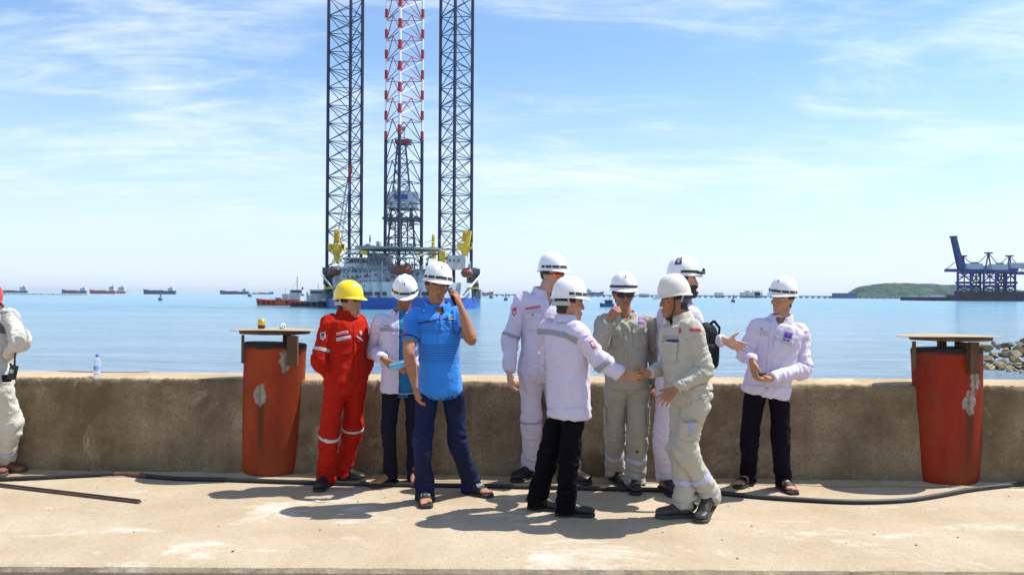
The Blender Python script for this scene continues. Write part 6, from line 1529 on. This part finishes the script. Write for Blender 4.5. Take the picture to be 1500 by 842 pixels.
p.pix('coverall', 'name_tape', mat('pink_tape', (.62, .42, .48), .7), [(770, 450), (792, 446.5), (792, 452), (770.4, 455)], .003, bones=['torso']); p.pix('coverall', 'lettering', M_REDINK, rows_of(770.6, 450.6, 791.6, 454, 10, .3, 0, -3.4), .0045, bones=['torso'])
p.pix('coverall', 'pocket', C_WHITE2, [(771, 462), (794, 459), (796, 482), (773, 484)], .006, bones=['torso']); p.pix('coverall', 'pocket_flap', C_WHITE2, [(770.5, 460.5), (794, 457.5), (794.5, 464), (771, 467)], .010, bones=['torso'])
p.pix('coverall', 'reflective_tape', M_TAPE, [(771, 456.5), (793, 453.5), (793, 458), (771.4, 461)], .003, bones=['torso']); p.pix('coverall', 'button', M_BLACK, [(779.4, 460.5), (781.4, 460.5), (781.4, 462.5), (779.4, 462.5)], .013, bones=['torso'])
p.pix('coverall', 'arm_badge', M_REDINK, [(751, 452), (756.5, 450), (756.5, 459), (753, 463), (750.5, 459)], .003); p.pix('coverall', 'badge_print', C_WHITE, [(752, 456), (755.5, 455), (755, 459.5), (752.5, 460)], .005)
p.shoes(M_BLACK, M_SOLE, 1.05, 1.0, .02)
p4 = p

# --- 6: grey uniform, hand over the mouth
p = Person(6.20, 1.68, 'man in grey uniform with dark sunglasses raising a hand to his mouth', SK2, -4)
p.skeleton((918.5, 562), (916, 462, .0), (914, 397.4, -.02), 2, 4, 0, 1.0, .19,
    {'R': dict(el=(877.5, 507), wr=(893, 469), en=True, wn=True, sh=(884, 473, -.02)), 'L': dict(el=(960, 520), wr=(958, 564), en=False, wn=True, sh=(951, 474, .0))},
    {'R': dict(ft=(901, 705), kn=(901, 638, -.05), yaw=20), 'L': dict(ft=(930, 717), kn=(934, 640, -.05), yaw=-8)})
p.root(); p.hand('R', V3(.52, -.12, .85), V3(.45, .80, -.25), (35, 55, 35), 2, (20, 35)); p.hand('L', V3(-.1, -.2, -1), V3(-1, .3, 0), (25, 30, 20), 3); p.make_body()
p.garment('shirt', [p.torso_loft(.0, 1.03, 1.03, .12)] + p.sleeve('R', .93, (.084, .078, .068, .052)) + p.sleeve('L', .95, (.082, .074, .062, .050)), C_GREY, .0076, .011, .004, .013, 9, True, False, waist=.05)
p.garment('trousers', p.legs_loft((.106, .100, .090, .088, .088), hem=.035, top=.05, waist=(.182, .145), hipr=(.185, .142)), C_GREY, .008, .009, .0035, .014, 10, False, True)
p.hole('shirt', [(908, 457), (924, 457), (920, 466), (916.5, 472), (911, 465)])
p.collar(C_GREY, 'shirt', .052, 28, 1.25, rad=(.072, .070)); p.face(eyes=False); p.helmet(M_HATW, band=True, tilt=2, clips=False); p.glasses(mat('purple_mirror', (0.05, 0.015, 0.09), .1, .3), M_BLACK)
p.pix('shirt', 'chest_badge', M_BLUEINK, [(935, 465), (944, 466.2), (944, 474.2), (935, 473)], .004); p.pix('shirt', 'badge_print', mat('pink_print', (.5, .05, .2), .6), [[(937.5, 467.5), (941.5, 468), (941.5, 472), (937.5, 471.6)]], .0055)
for (a, b, c, d) in (((895, 484), (909, 482), (910, 508), (896, 509)), ((927, 482), (946, 481), (947, 508), (928, 510))): p.pix('shirt', 'pocket', C_GREY, [a, b, c, d], .007, bones=['torso']); p.pix('shirt', 'pocket_flap', C_GREY, [(a[0] - .6, a[1] - 1), (b[0] + .6, b[1] - 1), (b[0] + .6, b[1] + 6), ((a[0] + b[0]) / 2, a[1] + 8), (a[0] - .6, a[1] + 6.5)], .013, bones=['torso'])
p.pix('shirt', 'placket', C_GREY, [(914, 472), (919, 472), (920, 556), (915, 556)], .005)
for y in (482, 498, 514, 530, 545): p.pix('shirt', 'button', M_BUTTON, [(916.3, y), (918.1, y), (918.1, y + 1.8), (916.3, y + 1.8)], .007)
for b in ('snR', 'snL'): p.band('trousers', 'lavender_tape', M_TAPEB, b, .45, .545)
p.pix('trousers', 'dirt_mark', M_BLACK, [[(931, 661), (932.5, 659.5), (935, 659.6), (936.2, 661), (934.6, 663), (932.4, 663.2)]], .0015)
for (x0, x1) in ((882, 889), (947, 953)): p.pix('trousers', 'cargo_pocket', C_GREY, [(x0, 596), (x1, 596), (x1, 622), (x0, 622)], .014, bones=['thR'] if x0 < 900 else ['thL'])
p.shoes(M_BLACK, M_SOLE, 1.0, .98)
p6 = p

# --- 8: bearded tall man behind, arm held out
p = Person(6.03, 1.82, 'bearded man in white coverall and skull stickered hard hat holding out an open hand', SK3, 48)
p.skeleton((988, 553), (1000, 449, .02), (1001, 375, .0), 82, 0, 0, 1.03, .19,
    {'R': dict(el=(1034, 503, 5.95), wr=(1062, 498.5, 5.83), sh=(1012, 463, -.08)), 'L': dict(el=(972, 510, 6.2), wr=(985, 552, 6.1), sh=(975, 462, .10))},
    {'R': dict(ft=(975, 719), kn=(972, 648, -.04), yaw=12), 'L': dict(ft=(1012, 710), kn=(1008, 640, -.02), yaw=60)})
p.root(); p.hand('R', V3(.88, -.15, -.38), V3(.1, .9, .25), (4, 8, 5), 4, (62, 5)); p.hand('L', V3(.1, -.15, -1), V3(1, .35, 0), (25, 30, 20), 3); p.make_body()
p.garment('coverall', [p.torso_loft(.02, 1.0, 1.0, .03)] + p.sleeve('R', .93, (.082, .074, .060, .050)) + p.sleeve('L', .96, (.08, .074, .062, .053)) + p.legs_loft((.10, .092, .082, .078, .070), hem=.0), C_WHITE2, .0088, .010, .0035, .012, 12, waist=.10)
M_BEARD = mat('dark_beard', (0.035, 0.018, 0.012), .7, 0, .3, 60, .8, 200, bdist=.004)
p.collar(C_WHITE2, 'coverall', .055, 26, 1.1, rad=(.074, .070)); p.face(M_BEARD, beard=M_BEARD); p.helmet(M_HATW, band=True, tilt=0, clips=False, logo=False, peak=.04)
# goggles pushed up on the peak and a skull sticker on the side
hw = p.hatW; mb = MB()
for i in range(10):
    a0, a1 = R(40 + 10 * i), R(50 + 10 * i); mb.beam(Vector(hw(.122 * math.cos(a0), .150 * math.sin(a0), .060)), Vector(hw(.122 * math.cos(a1), .150 * math.sin(a1), .060)), .013, 8)
mb.build('goggles', M_BLACK, p.hat, smooth=True)
mb = MB(); mb.beam(hw(-.004, .148, .078), hw(.02, .150, .084), .012, 8); mb.build('head_lamp', M_BLACK, p.hat, smooth=True)
st_ = p.hatring(.36, .74, R(180 + 8), R(180 + 38), .0015, 'sticker', M_NAVYINK, 8)
rs2 = p.hatring
for (t0, t1, a0, a1) in ((.53, .68, 16, 31), (.43, .53, 19, 28)): rs2(t0, t1, R(180 + a0), R(180 + a1), .003, 'skull_print', M_STRAPW, 4)
for (t0, t1, a0, a1) in ((.55, .61, 18, 22), (.55, .61, 25, 29)): rs2(t0, t1, R(180 + a0), R(180 + a1), .0042, 'skull_eye', M_NAVYINK, 3)
p.shoes(M_BLACK, M_SOLE, 1.06, 1.02, .02)
p.pix('coverall', 'lanyard', M_NAVYINK, [(1003, 449), (1006, 448), (1013, 462), (1010, 464)], .004)
p8 = p
bk = at(1036, 540, 5.90); bag = empty('backpack', bk, 'black backpack hanging beside the bearded man', 'bag')
M_BAG = cloth('black_nylon', (0.008, 0.009, 0.014), .2, .6)
a = np.array(at(1034, 541, 5.90)); b = np.array(at(1034, 473, 5.90)); up_ = nrm(b - a); L_ = np.linalg.norm(b - a)
me = fuse([loft([a + up_ * L_ * t for t in (0.02, .12, .4, .7, .9, .99)], [(.075, .05), (.088, .075), (.092, .085), (.088, .075), (.072, .055), (.04, .03)], V3(.9, .3, 0), 5, 24, 3.0)], .008); p8.finish('bag_body', me, M_BAG, bag)
me = fuse([loft([a + up_ * L_ * t + V3(.01, -.075, 0) for t in (.1, .2, .45, .55)], [(.055, .02), (.066, .032), (.066, .032), (.05, .02)], V3(.9, .3, 0), 5, 20, 3.0)], .008); p8.finish('front_pocket', me, M_BAG, bag)
mb = MB(); q = [Vector(b + V3(.0, -.02, -.03)), at(1046, 470, 5.88), at(1054, 480, 5.9), at(1052, 500, 5.92)]
for x, y in zip(q[:-1], q[1:]): mb.beam(x, y, .010, 6)
mb.build('shoulder_strap', M_BAG, bag)

# --- 7: grey uniform, shaking hands from the right
p = Person(5.42, 1.70, 'man in pale grey uniform and dirty off white hard hat shaking hands, facing left', SK2, -68, -70)
p.skeleton((1010, 580), (996, 466, .0), (985.5, 401, -.0), -80, 4, 0, 1.0, .17,
    {'L': dict(el=(1031, 541, 5.26), wr=(990, 569.5, 5.19), sh=(1015, 484.5, -.15)), 'R': dict(el=(984, 534, 5.60), wr=(950, 546.5, 5.452), sh=(988, 484, .16))},
    {'L': dict(ft=(1040, 757), kn=(1005, 658, -.03), yaw=-38, pitch=24), 'R': dict(ft=(1001, 757), kn=(996, 655, -.02), yaw=-82)})
p.root(); p.hand('L', V3(-.72, -.15, -.55), V3(.1, .75, -.55), (14, 22, 15), 9, (40, 10)); p.hand('R', V3(-.97, -.02, -.16), V3(-.05, -1, .05), (4, 8, 6), 3, (34, 8)); p.make_body()
p.garment('shirt', [p.torso_loft(-.055, 1.02, 1.04, .08)] + p.sleeve('L', .97, (.086, .078, .064, .050)) + p.sleeve('R', .95, (.082, .074, .062, .050)), C_GREYL, .0074, .012, .004, .014, 14, True, False, waist=.10)
p.garment('trousers', p.legs_loft((.102, .095, .083, .078, .070), hem=.005, top=.085, waist=(.170, .130), hipr=(.185, .140)), C_GREYL, .0078, .011, .004, .017, 15, False, True, under=-.055)
p.hole('shirt', [(979, 466), (985, 462), (988, 470), (982, 478)])
p.collar(C_GREYL, 'shirt', .060, 22, 1.25, rad=(.073, .071)); p.face(); p.helmet(M_HATG, band=False, nape=mat('dark_nape', (.05, .06, .07), .6), logo=False, tilt=-3, wide=.98, peak=.030)
M_CHIN = mat('black_strap', (.01, .01, .011), .7); mb = MB(); W_ = lambda x, y, z: Vector(p.hc + p.HM @ V3(x, y, z))
for sx in (-1, 1):
    for (a, b) in (((sx * .082, .030, .035), (sx * .078, .034, -.05)), ((sx * .078, .034, -.05), (sx * .050, .052, -.112)), ((sx * .050, .052, -.112), (0, .066, -.128))): mb.beam(W_(*a), W_(*b), .0055, 6)
mb.build('chin_strap', M_CHIN, p.hat)
p.pix('shirt', 'lettering', M_NAVYINK, rows_of(977, 497, 995, 500.5, 6, .25), .004, bones=['torso']); p.pix('shirt', 'grey_tape', M_TAPEG, [(971, 491), (979, 491), (979, 496), (971, 496)], .003, bones=['torso']); p.pix('shirt', 'grey_tape', M_TAPEG, [(981, 491.5), (993, 492), (993, 496), (981, 496)], .003, bones=['torso'])
p.pix('shirt', 'chest_logo', M_REDINK, [(994.5, 481), (997, 480), (998, 486), (995, 489)], .004, bones=['torso'])
p.pix('shirt', 'arm_print', M_REDINK, rows_of(1010, 480.5, 1027, 485, 8, .3, 0, .5), .003); p.pix('shirt', 'pocket', C_GREYL, [(974, 501), (993, 502), (991, 530), (975, 528)], .008, bones=['torso']); p.pix('shirt', 'pocket_flap', C_GREYL, [(973, 500), (994, 501), (993.5, 508), (974, 507)], .013, bones=['torso'])
p.pix('shirt', 'cuff_button', M_BUTTON, [(998.5, 572), (1001, 571.5), (1001.5, 574), (999, 574.5)], .005); p.pix('shirt', 'waistband', C_GREYL, [(960, 563), (1045, 561), (1045, 571), (960, 573)], .007, 'all', bones=['torso'])
for b in ('snL', 'snR'): p.band('trousers', 'lavender_tape', M_TAPEB, b, .52, .62)
p.pix('trousers', 'cargo_pocket', C_GREYL, [(999, 618), (1021, 616), (1019, 643), (998, 644)], .024, bones=['thL'], near=True); p.pix('trousers', 'back_pocket_flap', C_GREYL, [(1024, 574), (1034, 575), (1033, 584), (1024, 583)], .008); p.pix('trousers', 'hip_pocket', C_GREYL, [(1008, 578), (1012, 577), (1011, 594), (1006, 596)], .006)
p.shoes(mat('worn_black_leather', (.022, .022, .022), .5, 0, .5, 14, .3, 120, c2=(.09, .08, .07), c2scale=9, bdist=.003), mat('grey_rubber', (.05, .048, .044), .8), 1.02, 1.0)
# water bottle in the thigh pocket
def bottle(px, py, Y, h, label, tilt=0.0, up=1.0):
    c = at(px, py, Y); o = empty('water_bottle', c, label, 'bottle'); s_ = h / .22
    M_PET = bpy.data.materials.get('clear_plastic')
    if not M_PET:
        M_PET = bpy.data.materials.new('clear_plastic'); M_PET.use_nodes = True; q = M_PET.node_tree.nodes['Principled BSDF']; q.inputs['Transmission Weight'].default_value = .85; q.inputs['Roughness'].default_value = .08; q.inputs['IOR'].default_value = 1.25; q.inputs['Base Color'].default_value = (.86, .92, .97, 1)
    T = Matrix.Rotation(tilt, 3, 'Y')
    mb = MB(); mb.lathe(c, [(.026 * s_, 0), (.031 * s_, .006 * s_), (.031 * s_, .05 * s_), (.029 * s_, .056 * s_), (.031 * s_, .062 * s_), (.031 * s_, .11 * s_), (.029 * s_, .115 * s_), (.031 * s_, .12 * s_), (.031 * s_, .15 * s_), (.022 * s_, .178 * s_), (.0125 * s_, .192 * s_), (.0125 * s_, .20 * s_)], 24, T); mb.build('bottle_body', M_PET, o, smooth=True)
    mb = MB(); mb.lathe(c, [(.0316 * s_, .072 * s_), (.0316 * s_, .112 * s_)], 24, T); mb.build('label_band', mat('bottle_label', (.25, .35, .75), .5, 0, .3, 60), o)
    mb = MB(); mb.lathe(c, [(.0145 * s_, .197 * s_), (.0145 * s_, .213 * s_), (.012 * s_, .217 * s_)], 18, T); mb.build('bottle_cap', mat('blue_cap', (.01, .07, .65), .4), o, smooth=True)
bottle(1011, 638.5, p.surf_y('trousers', 1011, 612) + .015, .165, 'small water bottle with blue cap in the thigh pocket of the handshaking man', R(6))
p7 = p

# --- 5: white jacket seen from behind, shaking hands from the left
p = Person(5.55, 1.64, 'man in white jacket and black trousers seen from behind, shaking hands', SK1, 140, 125)
p.skeleton((832, 582), (829, 469, .0), (836.5, 405, .0), 97, 4, 0, 1.02, .18,
    {'R': dict(el=(880, 529, 5.40), wr=(913, 550.5, 5.415), sh=(845, 487, -.12)), 'L': dict(el=(806, 530, 5.78), wr=(840, 545, 5.85), sh=(801, 483, .10))},
    {'R': dict(ft=(830, 755), kn=(834, 672, -.02), yaw=86), 'L': dict(ft=(789, 746), kn=(803, 670, -.02), yaw=80)})
p.root(); p.hand('R', V3(.97, .04, -.02), V3(0, 1, 0), (8, 30, 25), 4, (34, 8)); p.hand('L', V3(.7, .2, -.5), V3(-.3, .9, 0), (25, 30, 20), 3); p.make_body()
p.garment('jacket', [p.torso_loft(.135, 1.05, 1.08, .05, flare=1.0)] + p.sleeve('R', .86, (.088, .080, .070, .066), cuff=1.06) + p.sleeve('L', .93, (.082, .074, .064, .052)), C_WHITE, .0074, .012, .004, .012, 17, True, False)
p.garment('trousers', p.legs_loft((.104, .096, .082, .080, .084), hem=.05, hipr=(.172, .125)), C_BLACK, .008, .008, .003, .013, 18, False, True, under=.135)
p.collar(C_WHITE, 'jacket', .055, 24, 1.1, rad=(.070, .069)); p.face(nape=-.070); p.helmet(M_HATW, band=True, tilt=0, nape=True, logo=False, wide=1.03)
p.pix('jacket', 'grey_tape', M_TAPEG, [(786, 480), (812, 482), (838, 490), (847, 496), (845.5, 504.5), (836, 499), (811, 490.5), (786, 488.5)] if False else [[(784, 480.5), (812, 483), (811, 491), (784, 488.5)], [(811.7, 483), (830, 487.5), (829, 495.5), (810.7, 491)], [(829.7, 487.5), (847, 495), (844.5, 504), (828.7, 495.5)]], .003)
p.pix('jacket', 'grey_tape', M_TAPEG, [(866, 544), (890, 525), (894, 530), (873, 550)], .004, 'all', bones=['upR', 'foR'])
p.pix('jacket', 'hem_band', C_WHITE, [(770, 600), (880, 597), (880, 620), (770, 622)], .005, 'all', bones=['torso'])
p.pix('jacket', 'arm_badge', M_REDINK, [(863, 500), (868, 498.5), (874, 509), (868, 511)], .003); p.pix('jacket', 'badge_print', C_WHITE, [(865.5, 502.5), (868, 502), (870.5, 507.5), (867.5, 508)], .005)
p.pix('jacket', 'back_seam', C_WHITE, [(797, 506), (798.2, 506), (799.2, 600), (798, 600)], .0035)
p.shoes(M_BLACK, M_SOLE, 1.04, 1.02)
p5 = p

# --- 9: white jacket, smiling to the left, phone in both hands
p = Person(6.22, 1.68, 'smiling man in white jacket and black trousers at right, looking left', SK1, -12)
p.skeleton((1124, 562), (1143, 467, .0), (1149.5, 404, .0), -48, 2, -7, 1.0, .19,
    {'R': dict(el=(1092.5, 517, 6.20), wr=(1102, 530, 6.01), sh=(1110, 481, -.02)), 'L': dict(el=(1175, 540, 6.17), wr=(1128, 554.5, 5.99), sh=(1173, 489, .0))},
    {'R': dict(ft=(1096, 710), kn=(1098, 643, -.05), yaw=-45), 'L': dict(ft=(1147, 716), kn=(1144, 644, -.05), yaw=8)})
p.root(); p.hand('R', V3(.12, -.30, -1), V3(.9, .35, .1), (25, 40, 25), 3, (25, 20)); p.hand('L', V3(-1, -.25, -.05), V3(-.1, .25, 1), (22, 38, 20), 3, (35, 15)); p.make_body(feet=('R', 'L'))
p.garment('jacket', [p.torso_loft(.075, 1.10, 1.08, .06, flare=1.0)] + p.sleeve('R', .93, (.088, .082, .072, .054)) + p.sleeve('L', .95, (.088, .082, .072, .056)), C_WHITE, .0076, .013, .004, .014, 20, True, False)
p.garment('trousers', p.legs_loft((.104, .094, .078, .074, .074), hem=.045), C_NAVY, .008, .007, .003, .010, 21, False, True, under=.075)
p.hole('jacket', [(1135, 464), (1152, 464), (1147, 473), (1140, 475)])
p.collar(C_WHITE, 'jacket', .056, 30, 1.35, rad=(.074, .072)); p.face(smile=True); p.helmet(M_HATW, band=True, tilt=0, logo=True)
p.pix('jacket', 'grey_tape', M_TAPE, [(1104, 483), (1125, 487), (1125, 492.5), (1104, 487.5)], .003, bones=['torso']); p.pix('jacket', 'grey_tape', M_TAPE, [(1134, 491), (1161, 501), (1159.5, 507), (1134, 497)], .003, bones=['torso'])
p.pix('jacket', 'name_tape', C_WHITE, [(1106, 477.5), (1121, 480.5), (1121, 485.5), (1106, 482.5)], .005, bones=['torso']); p.pix('jacket', 'lettering', M_NAVYINK, rows_of(1110, 480, 1117, 481.6, 5, .3, 0, 1), .0065, bones=['torso'])
p.pix('jacket', 'chest_badge', M_BLUEINK, [(1150, 485.5), (1161, 488), (1159, 496.5), (1148, 494)], .004, bones=['torso']); p.pix('jacket', 'badge_print', mat('violet_print', (.25, .03, .30), .6), [(1152.5, 488.5), (1157.5, 489.5), (1156.5, 493.5), (1151.5, 492.5)], .0055, bones=['torso']); p.pix('jacket', 'lettering', M_NAVYINK, rows_of(1147, 495.8, 1157, 497.6, 6, .3, 0, 2.6), .006, bones=['torso'])
p.pix('jacket', 'placket', C_WHITE, [(1129, 478), (1134, 478), (1126, 572), (1120, 571)], .005, bones=['torso']); p.pix('jacket', 'hem_band', C_WHITE, [(1070, 562), (1180, 570), (1180, 590), (1070, 584)], .005, 'all', bones=['torso'])
p.sandals(M_BLACK, M_SOLE, 'cross')
hf = p.handf['L']; c = hf[0] + hf[1] * .085 + hf[2] * .034; ph = empty('mobile_phone', Vector(c), 'black mobile phone held in both hands by the smiling man', 'phone')
Mx = Matrix([list(x) for x in np.stack([hf[3], hf[1], hf[2]], 1)])
mb = MB(); mb.boxc(c, (.062, .085, .022), Mx); mb.build('phone_case', M_PHONE, ph, bevel=.006); mb = MB(); mb.boxc(c + hf[2] * .0113, (.048, .060, .001), Mx); mb.build('screen', M_SCREEN, ph)
p9 = p

# --- 10: man at the left edge, from behind
p = Person(6.50, 1.70, 'man in off white coverall and red hard hat cut by the left picture edge', SK4, 150, 140)
p.skeleton((-9, 553), (-10, 451, .0), (-10, 414, -.05), 158, 24, 0, 1.0, .19,
    {'R': dict(el=(29, 498), wr=(12, 521), en=True, wn=False, sh=(16, 466, -.04)), 'L': dict(el=(-45, 500), wr=(-20, 520), en=False, wn=False)},
    {'R': dict(ft=(7, 692), kn=(15, 622, .0), yaw=78), 'L': dict(ft=(-30, 700), kn=(-24, 622, .0), yaw=120)})
p.root(); p.hand('R', V3(-.5, .8, .1), V3(-.5, -.2, -.6), (25, 30, 20)); p.hand('L', V3(.5, .8, .1), V3(.5, -.2, -.6), (25, 30, 20)); p.make_body()
p.garment('coverall', [p.torso_loft(.02, 1.0, 1.02, .05)] + p.sleeve('R', .97, (.086, .080, .070, .056)) + p.sleeve('L', .97, (.084, .078, .066, .056)) + p.legs_loft((.112, .108, .100, .090, .072), hem=.0), C_OFFW, .0085, .013, .005, .016, 23, waist=.06, ankle=1.4)
p.collar(C_OFFW, 'coverall', .05, 24, 1.1); p.face(); p.helmet(M_HATR, band=False, logo=False)
p.band('coverall', 'lavender_tape', M_TAPEB, 'snR', .60, .69); p.band('coverall', 'lavender_tape', M_TAPEB, 'snL', .60, .69)
p.pix('coverall', 'sleeve_piping', M_TAPEG, [[(18, 456), (22, 455), (34, 470), (31.5, 472)], [(31, 470), (34, 469), (43, 494), (41, 496)]], .003, bones=['upR', 'foR', 'torso'])
p.pix('coverall', 'shoulder_tape', M_TAPEG, [(-20, 456.5), (21, 454.5), (23, 457), (-20, 460)], .003)
for k in range(5): p.pix('coverall', 'lettering', M_NAVYINK, [[(-4 + k * 0, 472 + k * 3.4), (3 + k * 1.3, 474 + k * 3.0), (3.6 + k * 1.3, 476.2 + k * 3.0), (-4, 474 + k * 3.4)]], .003, bones=['torso'])
p.shoes(mat('brown_leather', (.16, .055, .028), .6, 0, .25, 14, .3, 120, bdist=.003), mat('boot_sole', (.08, .065, .055), .8), 1.05, 1.0, .04)
p10 = p
wt = empty('walkie_talkie', at(19, 548, 6.33), 'black two way radio on the hip of the man at the left edge', 'radio')
mb = MB(); c = at(19, 545, 6.34); mb.boxc(c, (.055, .035, .115), Matrix.Rotation(R(12), 3, 'Y')); mb.build('radio_body', M_PHONE, wt, bevel=.006)
mb = MB(); mb.beam(c + Vector((.012, 0, .055)), at(22.5, 512, 6.34), .008, 8, .005); mb.build('antenna', M_SOLE, wt)
mb = MB(); mb.boxc(c + Vector((.0, -.019, .01)), (.03, .004, .03), Matrix.Rotation(R(12), 3, 'Y')); mb.build('radio_label', M_STRAPW, wt)
mb = MB(); mb.lathe(c + Vector((-.02, 0, .055)), [(.008, 0), (.008, .018)], 10); mb.build('radio_knob', M_SOLE, wt)
mb = MB(); mb.boxc(at(10, 554, 6.36), (.06, .05, .06)); mb.build('radio_pouch', M_BAG, wt, bevel=.012)
bottle(142, 552.2, wally(at(142, 552, 6.8).x) + .09, .20, 'clear plastic water bottle with blue cap standing on the sea wall')
# ================================================================ sea air
M_HAZE = bpy.data.materials.new('sea_haze'); M_HAZE.use_nodes = True; n, l = M_HAZE.node_tree.nodes, M_HAZE.node_tree.links; n.clear()
out = n.new('ShaderNodeOutputMaterial'); pv = n.new('ShaderNodeVolumePrincipled'); pv.inputs['Color'].default_value = (0.82, 0.91, 1.0, 1); pv.inputs['Density'].default_value = 0.000028; pv.inputs['Anisotropy'].default_value = 0.3
l.new(pv.outputs[0], out.inputs['Volume'])
mb = MB(); mb.box((-31000, -60, WZ - 8), (31000, 43000, 175)); o = mb.build('haze', M_HAZE); o['kind'] = 'stuff'
